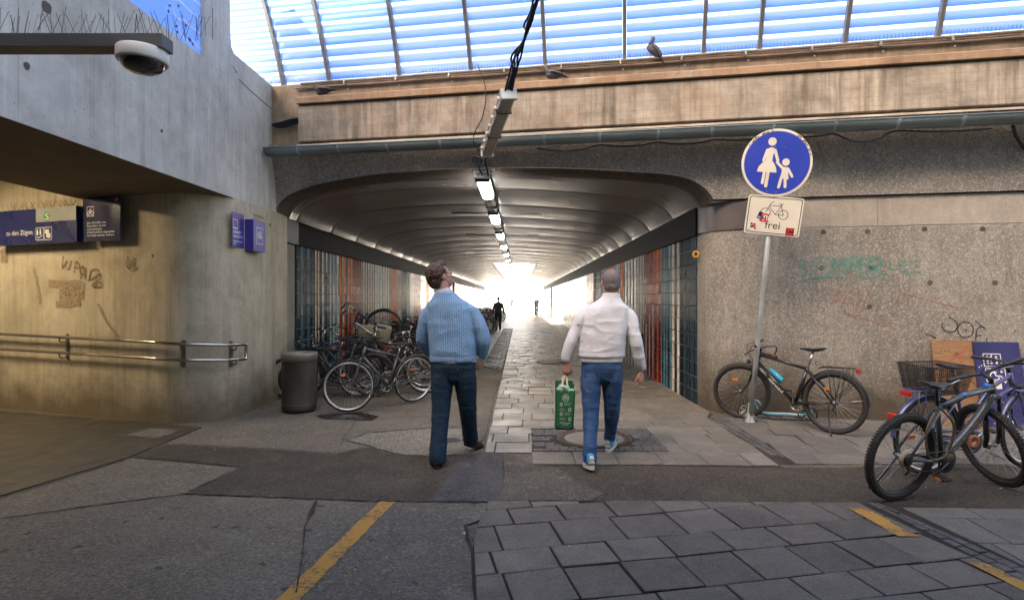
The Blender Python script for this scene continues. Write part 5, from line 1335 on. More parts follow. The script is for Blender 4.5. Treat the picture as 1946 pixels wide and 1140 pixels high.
    for k in range(5):
        a = 2*math.pi*k/5; m.tube([(0, -.045, BB.z), (.078*math.cos(a), -.045, BB.z+.078*math.sin(a))], .006, 5)
    cs, sn = math.cos(R(crank)), math.sin(R(crank))
    m.tube([(0, -.055, BB.z), (.168*cs, -.075, BB.z+.168*sn)], .010, 6); m.tube([(0, .05, BB.z), (-.168*cs, .07, BB.z-.168*sn)], .010, 6)
    if kind == 'mtb': m.lathe([(.0001, 0), (.070, .002), (.073, .006), (.070, .010), (.0001, .012)], 40, frame((0, -.05, BB.z), (1, 0, 0), (0, 0, 1)))
    ob(m, 'crankset', M['chrome'] if kind != 'mtb' else M['black'])
    for s in (-1, 1):
        m = MB(); c = Vector((-s*.168*cs, s*.125, BB.z-s*.168*sn)); m.rbox(tuple(c), (.09, .085, .022), .006)
        pdl = ob(m, 'pedal', M['black'], None, False)
        m = MB(); m.box((c.x+.047, c.y, c.z), (.006, .05, .014)); m.box((c.x-.047, c.y, c.z), (.006, .05, .014))
        if lod: ob(m, 'reflector', M['refl_o'], pdl, False)
    m = MB()
    m.tube([(0, -.045, BB.z+.088), (A.x, -.045, A.z+.035)], .004, 4); m.tube([(0, -.045, BB.z-.088), (A.x+.03, -.045, A.z-.09), (A.x, -.045, A.z-.035)], .004, 4)
    torus(m, (A.x, -.042, A.z), .033, [(.006, .010), (.006, -.010), (-.02, -.004), (-.02, .010)], 24)
    m.tube([(A.x+.01, -.05, A.z-.01), (A.x+.03, -.055, A.z-.09), (A.x+.0, -.055, A.z-.12)], .010, 6)
    ob(m, 'chain_and_gears', M['chainm'])
    if chain_guard:
        m = MB(); torus(m, (0, -.055, BB.z), .10, [(.008, .008), (.008, -.008), (-.03, -.008), (-.03, .008)], 36); m.tube([(.0, -.058, BB.z+.10), (A.x, -.055, A.z+.05)], .012, 6, flat=.5); ob(m, 'chain_guard', frame_m)
    # mudguards
    if mud:
        for (c, T, a0_, a1_) in ((A, None, 5, 178), (Fr, RT, 38, 165)):
            m = MB(); rows = []
            rg = rad+.018
            for i in range(25):
                a = R(a0_+(a1_-a0_)*i/24) if c is not A else R(2+(182-2)*i/24)
                if c is A: a = math.pi-a+R(2)
                rows.append([Vector((c.x+(rg+x)*math.cos(a), y, c.z+(rg+x)*math.sin(a))) for x, y in ((-.012, -.026), (0, -.018), (.004, 0), (0, .018), (-.012, .026))])
            m.grid(rows); g_ = ob(m, 'mudguard', mud if not isinstance(mud, bool) else M['black'], T=T)
            m = MB(); sgn_ = -1 if c is A else -1
            for s in (-1, 1):
                e = Vector((c.x+rg*math.cos(R(172 if c is A else 150)), s*.022, c.z+rg*math.sin(R(172 if c is A else 150)))) if c is not A else Vector((c.x-rg*.96, s*.022, c.z+rg*.2))
                m.tube([c+Vector((0, s*.06, 0)), e], .0025, 4)
            ob(m, 'stay', M['chrome'], g_, T=T)
    if rack:
        m = MB(); zr = A.z+rad+.055; x0, x1_ = A.x-.22, A.x+.17
        for s in (-1, 1):
            m.tube([(x1_, s*.02, zr-.03), (x1_-.06, s*.06, zr), (x0, s*.06, zr)], .0055, 6)
            m.tube([(A.x+.06, s*.062, zr), (A.x, s*.068, A.z+.02)], .0045, 6); m.tube([(A.x-.11, s*.062, zr), (A.x-.03, s*.068, A.z+.02)], .0045, 6)
            m.tube([(A.x-.17, s*.062, zr), (A.x-.17, s*.066, zr-.20), (A.x-.02, s*.066, A.z+.05)], .0045, 6)
        for x in (x0, x0+.12, x0+.25, x1_-.06): m.tube([(x, -.06, zr), (x, .06, zr)], .0045, 6)
        m.tube([(x0, 0, zr), (x1_, 0, zr-.02)], .0045, 6)
        m.tube(cat([Vector((x1_-.02, .03, zr)), Vector((x1_, .03, zr+.045)), Vector((x1_+.05, .0, zr+.04)), Vector((x1_+.04, -.03, zr))], 4), .0035, 5)
        ob(m, 'rack', M['black'] if rack is True else rack)
    if tail:
        m = MB(); zr = A.z+rad+.04; m.rbox((A.x-.245 if rack else A.x-.20, 0, zr-.01 if rack else A.z+rad*.9), (.03, .09 if rack else .04, .045), .008); ob(m, 'tail_light', M['refl_r'], None, False)
    if basket:
        bw, bl, bh = .34, .46, .24; zr = A.z+rad+.035; m = MB(); bx, dx = A.x+.06, 0
        def rim_(z, k): return [Vector((bx+i*bl/2*k, j*bw/2*k, z)) for i, j in ((-1, -1), (1, -1), (1, 1), (-1, 1))]
        for z, k in ((zr, .80), (zr+.08, .86), (zr+.16, .93), (zr+bh, 1)): m.tube(rim_(z, k), .004 if z in (zr, zr+bh) else .0018, 4, closed=True)
        lo4, hi4 = rim_(zr, .80), rim_(zr+bh, 1)
        for k in range(4):
            for j in range(22):
                f = j/22; a_ = lo4[k]+(lo4[(k+1) % 4]-lo4[k])*f; b_ = hi4[k]+(hi4[(k+1) % 4]-hi4[k])*f; m.tube([a_, b_], .0026, 3, cap=False)
            for j in range(14):
                f = (j+.5)/14; m.tube([lo4[k]+(hi4[k]-lo4[k])*f, lo4[(k+1) % 4]+(hi4[(k+1) % 4]-lo4[(k+1) % 4])*f], .0024, 3, cap=False)
        for j in range(20): f = (j+.5)/20; m.tube([lo4[0]+(lo4[1]-lo4[0])*f, lo4[3]+(lo4[2]-lo4[3])*f], .0016, 3, cap=False)
        ob(m, 'basket', M['black'])
    if light:
        m = MB(); c = crown+Vector((.07, 0, .03)); m.tube([c+Vector((-.02, 0, 0)), c+Vector((.0, 0, 0)), c+Vector((.03, 0, 0))], [.012, .024, .028], 10)
        m.tube([crown, c], .004, 5); hl_ = ob(m, 'headlight', M['black'], T=RT)
        m = MB(); m.tube([c+Vector((.031, 0, 0)), c+Vector((.034, 0, 0))], [.026, .022], 10)
        if lod: ob(m, 'lens', M['chrome'], hl_, T=RT)
    if stand:
        m = MB(); m.tube([A+Vector((.10, .03, -.03)) if stand == 'mid' else A+Vector((.04, .06, -.03)), Vector((A.x-.04+.02, .17, .03)), Vector((A.x-.05, .19, .005))], [.011, .008, .010], 6)
        ob(m, 'kickstand', M['black'])
    if extra: extra(t, ob, RT, dict(BB=BB, A=A, Fr=Fr, ss=ss, ht=ht, hb=hb, top=top, st=st, d=d, sf=sf, crown=crown))
    return t
def place(t, rc, fc, lean=0, mid=.09):
    rc, fc = Vector(rc), Vector(fc); d_ = (fc-rc).normalized(); rz = math.atan2(d_.y, d_.x)
    o = rc+d_*.44; t.location = (o.x, o.y, .012); t.rotation_euler = (R(lean), 0, rz)
# silver-grey bike at the front of the tunnel bikes
b = bike('graphite bicycle with a bright silver front rim beside the litter bin', P_GREY, 'diamond', .35, .016, 'rim_s', steer=-36, bars='flat', mud=True, light=False, head_h=.17, saddle_h=.93, crank=-60, group=None, rimw=.017, tail=False, extra=lambda t, ob, RT, p: None)
place(b, (-1.60, 8.58), (-2.40, 7.80), -4)
# black trekking bike behind the pole
def trek_extra(t, ob, RT, p):
    m = MB(); a = p['BB']+(p['hb']-p['BB'])*.55; d_ = (p['hb']-p['BB']).normalized(); c = a+Vector((0, 0, 0))-d_*.0+Vector((-.03, -.03, .07))
    m.tube([c-d_*.10, c-d_*.09, c+d_*.06, c+d_*.08, c+d_*.11], [.030, .036, .036, .02, .02], 12); ob(m, 'water_bottle', plain('cyan_bottle', (.03, .28, .42), .3))
    m = MB(); m.tube([p['BB']+(p['hb']-p['BB'])*.70, p['BB']+(p['hb']-p['BB'])*.86], .0275, 10); ob(m, 'white_band', P_WHITE)
    m = MB(); q = p['ss']+(p['ht']-p['ss'])*.82; q2 = p['ss']+(p['ht']-p['ss'])*.62; m.tube([q, q2], .0212, 10); ob(m, 'red_decal', P_RED)
    m = MB(); m.tube(cat([p['ht']+Vector((-.02, 0, .06)), p['ht']+Vector((-.18, -.06, .08)), p['ht']+Vector((-.12, -.08, -.04)), p['ht']+Vector((.10, -.05, .02)), p['ht']+Vector((.2, 0, -.05))], 5), .009, 6); ob(m, 'cable_lock', M['cable'])
b = bike('black trekking bicycle with cyan bottle leaning behind the sign pole on the right', P_BLACK, 'diamond', .355, .027, 'rim_k', fat=1.35, steer=20, bars='flat', mud=True, rack=True, stand=True, saddle_h=.98, head_h=.15, decals=[('allroad', .28, .62, .05, M['white'])], extra=trek_extra, wb=1.12, crank=-95)
place(b, (3.60, 6.55), (2.84, 7.42), 3)
# mountain bike in the right foreground
def mtb_extra(t, ob, RT, p):
    for a_, b_ in ((.44, .50), (.88, .93)):
        m = MB(); c = p['BB']+(p['hb']-p['BB']); m.tube([p['ss']+(p['ht']-p['ss'])*a_+Vector((0, 0, -.004)), p['ss']+(p['ht']-p['ss'])*b_+Vector((0, 0, -.004))], .0225, 10); ob(m, 'blue_decal', plain('blue_decal', (.03, .14, .50), .35))
    m = MB()
    for s in (-1, 1): A, BB = p['A'], p['BB']; o = Vector((0, s*.056, 0)); m.tube([A+(BB-A)*.30+o, A+(BB-A)*.42+o*.9], .013, 6); 
    ob(m, 'stay_decal', plain('blue_decal_b', (.03, .14, .50), .35))
    m = MB(); A = p['A']; m.tube([(A.x+.005, -.03, A.z), (A.x+.005, -.055, A.z)], [.070, .060], 24); ob(m, 'spoke_guard', plain('yellowed_plastic', (.34, .31, .22), .5)); m = MB(); m.tube([(A.x+.005, -.056, A.z), (A.x+.005, -.066, A.z)], [.052, .030], 24); ob(m, 'sprockets', M['black'])
    m = MB(); m.tube(cat([Vector((-.18, -.05, .74)), Vector((-.06, -.09, .60)), Vector((-.10, -.10, .38)), Vector((-.26, -.09, .36)), Vector((-.30, -.06, .55)), Vector((-.2, -.03, .70))], 6), .009, 6); ob(m, 'spiral_lock', plain('smoky_lock', (.09, .07, .03), .3))
b = bike('slate grey mountain bicycle with blue marks and knobbly tyres in the right foreground', P_MTB, 'mtb', .345, .029, 'rim_k', fat=1.25, steer=76, bars='flat', mud=False, light=False, stand=True, saddle_h=.93, head_h=.12, knobs=True, decals=[('ROCKRIDER', .16, .62, .042, plain('decal_grey', (.32, .33, .30), .4))], extra=mtb_extra, tail=False, wb=1.10, crank=-150)
place(b, (2.90, 4.42), (3.93, 4.76), 9)
# lilac city bike behind it
def lil_extra(t, ob, RT, p):
    m = MB(); A = p['A']; c = Vector((A.x-.365, 0, A.z+.16)); m.rbox(tuple(c), (.05, .085, .10), .012); ob(m, 'large_rear_reflector', M['refl_r'], None, False)
    m = MB(); torus(m, (0, -.07, p['BB'].z), .045, [(.02, .004), (.02, -.004), (-.02, -.004), (-.02, .004)], 24); ob(m, 'orange_disc', plain('rusty_orange', (.38, .11, .03), .5))
b = bike('lilac step-through city bicycle with a black mesh rear basket behind the mountain bicycle', P_LILAC, 'step', .35, .022, 'rim_s', steer=8, bars='flat', mud=P_LILAC, rack=P_LILAC, basket=True, stand=True, saddle_h=.98, head_h=.16, chain_guard=True, extra=lil_extra, wb=1.12, decals=[('VICTORIA', .45, .80, .03, M['black'])])
place(b, (3.58, 5.05), (4.68, 5.30), 3)
# a second lilac-blue bike further right, mostly outside the picture, and one seen past the bin
b = bike('black bicycle whose wheel shows behind the litter bin', P_BLACK, 'diamond', .33, .02, 'rim_k', steer=0, mud=False, light=False, lod=1)
place(b, (-2.62, 9.3), (-3.55, 8.95), -8)

# bicycles parked along the left tunnel wall
random.seed(21)
protos = []
spec = [(P_BLACK, 'diamond', 'rim_k', 'flat', True, True, False), (P_BLUE, 'step', 'rim_s', 'high', True, True, False), (P_GREY, 'diamond', 'rim_s', 'drop', False, False, False),
        (P_BLACK, 'step', 'rim_s', 'high', True, True, True), (P_RED, 'diamond', 'rim_k', 'flat', True, False, False), (P_WHITE, 'diamond', 'rim_s', 'flat', True, True, False), (P_GREEN, 'mtb', 'rim_k', 'flat', False, False, False), (P_BROWN, 'diamond', 'rim_s', 'high', True, True, False)]
nm = ['black', 'dark blue', 'grey', 'black basket', 'dark red', 'white', 'dark green', 'brown']
for i, (pm, kd, rm, br, md, rk, bk) in enumerate(spec):
    for st_ in ((0,) if i else (25,)):
        protos.append(bike('proto', pm, kd, .345, .019, rm, steer=random.choice([-30, 18, 40, -15]), bars=br, mud=md, rack=rk, basket=bk, saddle_h=.95, lod=0 if i > 5 else 1, rimw=.014, crank=random.uniform(-80, 80)))
pt = [tree(p) for p in protos]
used = set()
def put(i, x, y, rz, lean=0, z=.012, label=None, group='bicycles parked along the left tunnel wall', pitch_=0):
    o = pt[i][0] if i not in used else copy_tree(pt[i]); used.add(i)
    o.location = (x, y, z); o.rotation_euler = (R(lean), R(pitch_), R(rz)); o['label'] = label; o['group'] = group
    return o
near = [(0, -2.75, 8.95, 190, -9, 'black bicycle with its saddle just behind the front wheel of the graphite bicycle'), (3, -2.2, 9.35, 15, 7, 'black basket bicycle tangled behind the graphite bicycle frame'),
        (1, -2.95, 9.75, 172, -5, 'dark blue city bicycle deep behind the graphite bicycle, close to the tiled wall'), (5, -2.1, 9.9, 188, 5, 'white framed bicycle in the tangle behind the graphite bicycle'),
        (7, -1.95, 9.25, 200, 6, 'brown bicycle with its rear wheel next to the left leg of the blue sweater man'), (4, -2.7, 10.35, 5, -6, 'dark red bicycle in the second layer of the tangled tunnel bicycles'),
        (6, -2.2, 10.8, 176, 9, 'dark green mountain bicycle in the second layer of the tangle'), (2, -2.6, 11.2, 184, -4, 'grey drop bar bicycle seen above the tangled bicycles'),
        (0, -2.15, 11.6, 10, 5, 'black bicycle at the back of the near tangle beside the blue sweater'), (3, -2.5, 12.1, 178, -7, 'black basket bicycle at the back end of the near tangle')]
for i, x, y, rz, ln_, lab in near: put(i, x, y, rz, ln_, label=lab)
put(1, -2.85, 10.7, 25, 0, z=.38, pitch_=-36, label='dark bicycle reared up with its wheel high above the tangled bicycles')
y = 12.6; k = 0
while y < 46:
    pi_ = random.randrange(8)
    put(pi_, -2.45+random.uniform(-.25, .2)+(.35 if y > 25 else 0), y, random.choice([0, 180])+random.uniform(-9, 9), random.uniform(-8, 8), label='%s bicycle, %s behind the near tangle along the left tunnel wall' % (nm[pi_], ordinal(k+1) if k >= 19 else ordinal(k)))
    y += random.uniform(.42, .62) if y < 26 else random.uniform(.7, 1.0); k += 1
# beige panniers
pn = empty('pannier_bag', (-2.45, 9.5, .0), 'pair of stiff beige bags hanging over the tangled bicycles', 'bag')
m = MB(); m.smooth = True
for x, rz in ((0, 0), (.26, 14)):
    Mx = Matrix.Translation((x-.10, 0, .98)) @ Matrix.Rotation(R(rz), 4, 'Y'); m.rbox((0, 0, 0), (.27, .12, .30), .04, Mx)
m.build('bag', plain('beige_canvas', (.20, .18, .125), .8, 0, .15, .3, 60), pn)
m = MB(); m.tube(cat([Vector((-.30, -.05, .98)), Vector((-.27, -.06, 1.16)), Vector((-.05, -.07, 1.02)), Vector((.1, -.07, .93))], 5), .014, 7); m.build('lock', M['chrome'], pn)

# kick scooter lying by the pole
ks = empty('kick_scooter', (*gp(1425, 797), .012), 'light blue kick scooter with folded grey stem behind the pole foot', 'kick scooter', rz=R(-13))
BLU = plain('scooter_blue', (.05, .32, .48), .35, 0, .1); SG = plain('scooter_grey', (.30, .29, .27), .4, .5)
m = MB(); P = cat([Vector((.0, 0, .24)), Vector((.06, 0, .20)), Vector((.12, 0, .10)), Vector((.20, 0, .075)), Vector((.45, 0, .075)), Vector((.60, 0, .07)), Vector((.68, 0, .11)), Vector((.74, 0, .12))], 4)
m.smooth = True; m.tube(P, [(.05 if .15 < p.x < .62 else .022, .012) for p in P], 10, up=(0, 0, 1)); m.build('deck', BLU, ks)
m = MB(); P = [p+Vector((0, 0, .014)) for p in P if .13 < p.x < .62]; m.tube(P, [(.040, .004)]*len(P), 8, up=(0, 0, 1)); m.build('grip_mat', M['white'], ks)
m = MB(); m.smooth = True; m.tube([(.02, 0, .26), (.10, .02, .22), (.16, .03, .14)], [.016, .020, .016], 8); m.tube([(-.02, 0, .20), (.0, 0, .42), (.13, .0, .80), (.16, 0, .86)], [.018, .017, .014, .014], 8); m.build('stem', SG, ks)
for x, r_ in ((-.06, .10), (.72, .09)):
    m = MB(); torus(m, (x, 0, r_), r_-.013, ringp(.013), 32); w_ = m.build('wheel', M['tyre'], ks, smooth=True, merge=False)
    m = MB(); torus(m, (x, 0, r_), r_-.028, ringp(.006, 1.4), 32)
    for k in range(5): a = k*1.257; m.tube([(x, 0, r_), (x+(r_-.03)*math.cos(a), 0, r_+(r_-.03)*math.sin(a))], .007, 5)
    m.build('spoked_hub', SG, w_, merge=False)

# ============================================================ PEOPLE
def remesh(m, voxel, smooth=2, disp=None, name='tmp'):
    me = m.mesh('tmp', True); o = bpy.data.objects.new('tmp', me); COL.objects.link(o)
    md = o.modifiers.new('r', 'REMESH'); md.mode = 'VOXEL'; md.voxel_size = voxel; md.adaptivity = 0
    dg = bpy.context.evaluated_depsgraph_get(); dg.update()
    out = bpy.data.meshes.new_from_object(o.evaluated_get(dg)); bpy.data.objects.remove(o); bpy.data.meshes.remove(me)
    bm = bmesh.new(); bm.from_mesh(out)
    for _ in range(smooth): bmesh.ops.smooth_vert(bm, verts=bm.verts, factor=.5, use_axis_x=True, use_axis_y=True, use_axis_z=True)
    if disp:
        bm.normal_update(); L_ = [(v, v.normal.copy()*disp(v.co, v.normal)) for v in bm.verts]
        for v, q in L_: v.co += q
    bm.to_mesh(out); bm.free(); out.polygons.foreach_set('use_smooth', [True]*len(out.polygons)); out.name = name
    return out
def body_part(name, m, voxel, mat, parent, smooth=2, disp=None):
    me = remesh(m, voxel, smooth, disp, name)
    for x in (mat if isinstance(mat, list) else [mat]): me.materials.append(x)
    o = bpy.data.objects.new(name, me); COL.objects.link(o); o.parent = parent; return o
def limb(m, pts, rad, seg=16, n=5, up=(0, 1, 0)):
    _t = (Vector(pts[-1])-Vector(pts[0])).normalized()
    if abs(_t.dot(Vector(up).normalized())) > .85: up = (0, 0, 1)
    P = cat([Vector(p) for p in pts], n); Q = cat([Vector((r if isinstance(r, tuple) else (r, r))+(0,)) for r in rad], n)
    # rounded ends
    t0 = (P[0]-P[1]).normalized(); t1 = (P[-1]-P[-2]).normalized(); r0, r1 = min(Q[0].x, Q[0].y), min(Q[-1].x, Q[-1].y)
    P = [P[0]+t0*r0*.8, P[0]+t0*r0*.5]+P+[P[-1]+t1*r1*.5, P[-1]+t1*r1*.8]; Q = [Q[0]*.35, Q[0]*.8]+Q+[Q[-1]*.8, Q[-1]*.35]
    m.tube(P, [(max(.001, q.x), max(.001, q.y)) for q in Q], seg, up=up)
def hand(m, wrist, dirv, pn, side, curl=(25, 35, 30), spread=4, s=1.0, thumb=35):
    """wrist point, direction of the fingers, palm normal; side=+1 puts the thumb towards dirv x pn"""
    dirv = Vector(dirv).normalized(); pn = Vector(pn); pn = (pn-dirv*pn.dot(dirv)).normalized(); w = dirv.cross(pn)*side   # w: towards thumb
    W = Vector(wrist)
    limb(m, [W, W+dirv*.03*s, W+dirv*.07*s+w*.002, W+dirv*.092*s], [(.026*s, .018*s), (.034*s, .017*s), (.041*s, .015*s), (.038*s, .012*s)], 14, 3, up=pn)
    for k, (off, l) in enumerate(((.029, .072), (.010, .080), (-.009, .075), (-.027, .060))):
        b = W+dirv*.088*s+w*off*s; d_ = (dirv+w*math.tan(R(spread*(1.5-k)))).normalized(); a = 0; P = [b-d_*.012, b]; ang = 0
        for j, f in enumerate((.44, .31, .25)):
            ang += curl[j]*(1+.08*k); dd = (d_*math.cos(R(ang))+pn*math.sin(R(ang))); b = b+dd*l*f*s; P.append(b)
        m.tube(P, [.0098*s, .0098*s, .0088*s, .0080*s, .0062*s], 8)
    b = W+dirv*.022*s+w*.026*s; d1 = (dirv*math.cos(R(thumb))+w*math.sin(R(thumb))+pn*.35).normalized(); d2 = (d1+dirv*.6+pn*.25).normalized()
    m.tube([b-d1*.015, b, b+d1*.036*s, b+d1*.036*s+d2*.028*s, b+d1*.036*s+d2*.050*s], [.012*s, .015*s, .0115*s, .0105*s, .007*s], 8)
def head(m, c, Rm, s=1.0):
    """closed shapes of a head facing local +Y, centre c (middle of the skull)"""
    T = Matrix.Translation(c) @ Rm.to_4x4() @ Matrix.Scale(s, 4)
    m.ell((0, -.012, .022), (.076, .096, .094), T, 20, 14); m.ell((0, .022, -.035), (.060, .068, .080), T, 18, 12)
    m.ell((0, .052, -.088), (.034, .036, .030), T, 14, 10); m.ell((0, -.02, -.05), (.060, .066, .06), T, 16, 10)
    m.tube([T @ Vector(p) for p in ((0, .080, .028), (0, .100, .0), (0, .112, -.020), (0, .098, -.030))], [.008*s, .010*s, .015*s, .010*s], 10)
    m.ell((0, .086, -.056), (.024, .012, .009), T, 10, 8); m.ell((0, .080, .030), (.045, .014, .010), T, 12, 8)
    for x in (-1, 1):
        m.ell((0, 0, 0), (.008, .017, .030), T @ Matrix.Translation((x*.080, -.004, -.004)) @ Matrix.Rotation(R(-10), 4, 'X') @ Matrix.Rotation(R(-22*x), 4, 'Z'), 12, 8)
        m.ell((x*.042, .060, -.018), (.020, .020, .018), T, 10, 8)
    return T
def fnoise(p, f=1.0): return noise.noise(p*f)
def folds(p, sx, sy, sz, amp, seed=0):
    n_ = noise.noise(Vector((p.x*sx+seed, p.y*sy+seed*.7, p.z*sz))); r = 1-abs(n_)*2.4
    return amp*max(-.3, r)*.9
SKIN = plain('skin', (.50, .27, .20), .55, 0, .1, .1, 90)
SKIN2 = plain('skin_ruddy', (.52, .25, .185), .55, 0, .12, .1, 90)
def hairm(name, c, c2):
    g = G(name); n_ = g.noise(1.0, 5, .7, g.mp((90, 90, 18))); return g.set(g.mix(g.ramp(n_, .35, .65), c, c2), .5, 0, g.bump(n_, .5, .004), .4)
def denim(name, c, fade, fadeamt=.35):
    g = G(name); n_ = g.noise(3.2, 6, .65, g.mp((1.4, 1.4, .8))); w_ = g.noise(1.0, 3, .6, g.mp((26, 26, 90)))
    col = g.mix(g.ramp(n_, .45, .72, 0, fadeamt), c, fade); col = g.mix(g.ramp(w_, .5, .75, 0, .25), col, fade)
    n3 = g.noise(1.0, 6, .65, g.mp((4, 4, 17), rot=(.2, .3, 0)))
    h = g.noise(170, 2); return g.set(col, .85, 0, g.bump(h, .25, .002, g.bump(n3, .55, .03)), .2)
def knit():
    g = G('light_blue_cable_knit'); sx = g.n('SeparateXYZ'); g.lk(g.co(), sx.inputs[0])
    wob = g.math('MULTIPLY', g.noise(5, 2), .02)
    x = g.math('ADD', sx.outputs[0], wob)
    per = .0165; f = g.math('FRACT', g.math('DIVIDE', g.math('ADD', x, 10), per)); tri = g.math('ABSOLUTE', g.math('SUBTRACT', f, .5))
    rib = g.math('SMOOTH_MIN', g.math('MULTIPLY', tri, 2.4), .8)
    idx = g.math('FRACT', g.math('DIVIDE', g.math('ADD', x, 10), per*4)); iscab = g.math('LESS_THAN', idx, .5)
    zz = g.math('SINE', g.math('MULTIPLY', sx.outputs[2], 150)); ff = g.math('SINE', g.math('MULTIPLY', g.math('ADD', x, 10), 6.283/per/2))
    cab = g.math('MULTIPLY', g.math('MULTIPLY', zz, ff), iscab)
    h = g.math('ADD', rib, g.math('MULTIPLY', cab, .35)); st = g.noise(220, 2)
    col = g.mix(g.ramp(h, 0, 1.0), (.15, .265, .44), (.225, .37, .57)); col = g.mix(g.ramp(g.noise(6, 4), .35, .7, 0, .25), col, (.27, .42, .62))
    return g.set(col, .95, 0, g.bump(st, .3, .002, g.bump(h, .55, .005, g.bump(g.noise(9, 4, .6, g.mp((1, 1, .5))), .4, .02))), .15)
KNIT = knit()

def man_sweater():
    X0, Y0 = -.63, 5.5; t = empty('person', (X0, Y0, .012), 'man in light blue cable-knit sweater and dark jeans looking up to the right', 'person')
    # --- body (skin), one continuous surface
    m = MB()
    hc = Vector((-.140, .0, 1.762)); Rh = (Matrix.Rotation(R(-54), 3, 'Z') @ Matrix.Rotation(R(24), 3, 'X'))
    T = head(m, hc, Rh, 1.14)
    limb(m, [(-.085, -.005, 1.50), (-.10, -.005, 1.60), (-.125, -.005, 1.70)], [.075, .063, .062])
    limb(m, [(-.01, 0, 1.0), (-.015, 0, 1.22), (-.05, 0, 1.38)], [(.17, .10), (.17, .10), (.14, .08)])
    for s, sh, el, wr in ((-1, (-.24, 0, 1.40), (-.31, .05, 1.17), (-.22, .22, .99)), (1, (.15, 0, 1.40), (.275, -.02, 1.20), (.255, .06, .985))):
        limb(m, [sh, el, wr], [.030, .036, .028])
    for hp, kn, an in (((-.11, 0, .93), (-.125, -.06, .50), (-.13, -.20, .10)), ((.07, 0, .93), (.115, .06, .53), (.12, .28, .12))):
        limb(m, [hp, kn, an], [.075, .05, .038])
    limb(m, [(-.11, 0, .90), (.07, 0, .90)], [.08, .08]); limb(m, [(-.02, 0, .88), (-.02, 0, 1.05)], [.08]*2)
    hand(m, (.255, .06, .985), (-.10, .18, -1), (-.75, .55, .1), -1, (28, 38, 32), s=1.06)
    hand(m, (-.22, .22, .99), (.15, .5, -.85), (.8, .2, 0), 1, (30, 35, 30), s=1.05)
    b = body_part('body', m, .0055, SKIN, t, 2)
    # face details
    for s in (-1, 1):
        e = MB(); e.ell((s*.032, .076, .010), (.0125, .011, .0095), T, 12, 8); e.build('eye', plain('eye_white', (.7, .68, .65), .2), b, smooth=True)
        e = MB(); e.ell((s*.031, .083, .026), (.019, .006, .004), T, 10, 6); e.build('eyebrow', plain('dark_brow', (.035, .02, .013), .8), b, smooth=True)
    e = MB(); e.ell((0, .093, -.056), (.020, .006, .0055), T, 10, 8); e.build('lips', plain('lips', (.42, .16, .13), .5), b, smooth=True)
    e = MB(); e.tube([T @ Vector(p) for p in ((.083, -.0, .016), (.078, .045, .020), (.070, .086, .018))], .0028, 5); e.build('glasses_temple', M['black'], b)
    # hair
    h = MB(); h.ell((0, -.022, .036), (.084, .100, .096), T, 26, 18); h.ell((0, -.062, -.012), (.070, .056, .082), T, 22, 14); h.ell((0, .038, .092), (.056, .052, .036), T, 16, 10)
    h.ell((.05, .0, .045), (.036, .05, .05), T, 12, 10); h.ell((-.05, .0, .045), (.036, .05, .05), T, 12, 10)
    Ti = T.inverted()
    def hd(p, n_):
        q = Ti @ p; v = .008*noise.noise(Vector((q.x*55, q.y*22, q.z*30)))+.006*noise.noise(q*95)
        # carve back the hair from the face and ears
        if q.y > .035 and q.z < .075: v -= .05*min(1, (q.y-.035)/.03)
        if q.z < .02 and q.y > -.03: v -= .045*min(1, (q.y+.03)/.02)*min(1, (.02-q.z)/.02)
        if q.z < -.072: v -= .02
        return v
    body_part('hair', h, .0045, hairm('dark_brown_hair', (.030, .017, .011), (.085, .050, .034)), t, 1, hd)
    # shirt collar
    c = MB(); c.smooth = True; rows = []
    for z, k in ((1.565, 1.14), (1.615, 1.04), (1.650, 1.04), (1.652, .97), (1.59, .93)):
        rows.append([Vector((-.100-(z-1.6)*.45+.079*k*math.cos(a), -.004+.075*k*math.sin(a), z+.012*math.sin(a)+.014*math.cos(a))) for a in [2*math.pi*i/30 for i in range(30)]])
    c.grid(rows, closed=True); c.build('shirt_collar', plain('pale_blue_shirt', (.42, .48, .56), .8, 0, .06, .2, 80), t)
    # sweater: torso and sleeves as one surface
    s = MB()
    secs = [(.955, -.010, .214, .146), (1.00, -.010, .224, .154), (1.10, -.012, .228, .156), (1.22, -.025, .226, .148), (1.34, -.040, .226, .140), (1.44, -.052, .220, .130), (1.51, -.065, .196, .120), (1.56, -.080, .135, .102), (1.612, -.095, .090, .088)]
    rows = []
    for z, cx, a, b_ in cat([Vector(q) for q in secs], 3) if False else [tuple(v) for v in secs]:
        rows.append([Vector((cx+a*math.copysign(abs(math.cos(u))**.85, math.cos(u)), -.004+b_*math.copysign(abs(math.sin(u))**.9, math.sin(u)), z)) for u in [2*math.pi*i/36 for i in range(36)]])
    s.grid(rows, closed=True); s.add(rows[0], [tuple(range(36))]); s.add(rows[-1], [tuple(range(36))[::-1]])
    limb(s, [(-.18, 0, 1.462), (-.262, .0, 1.39), (-.312, .03, 1.19), (-.300, .08, 1.10), (-.23, .19, 1.00), (-.20, .235, .965)], [(.060, .070), (.066, .076), (.062, .070), (.058, .064), (.050, .052), (.042, .044)], 18)
    limb(s, [(.090, 0, 1.465), (.185, .0, 1.395), (.265, -.015, 1.235), (.285, -.01, 1.13), (.270, .04, 1.03), (.262, .058, .985)], [(.060, .070), (.066, .076), (.062, .070), (.056, .062), (.048, .052), (.041, .043)], 18)
    def sd(p, n_):
        v = folds(p, 3, 3, 8, .006, 3)+folds(p, 7, 7, 5, .004, 9)+.004*noise.noise(p*4)
        if p.z < 1.01 and abs(p.x+.01) < .26 and p.y < .17: v += .010*math.sin((1.01-p.z)/.05*1.5)-.004     # ribbed hem
        return v
    body_part('sweater', s, .0085, KNIT, t, 3, sd)
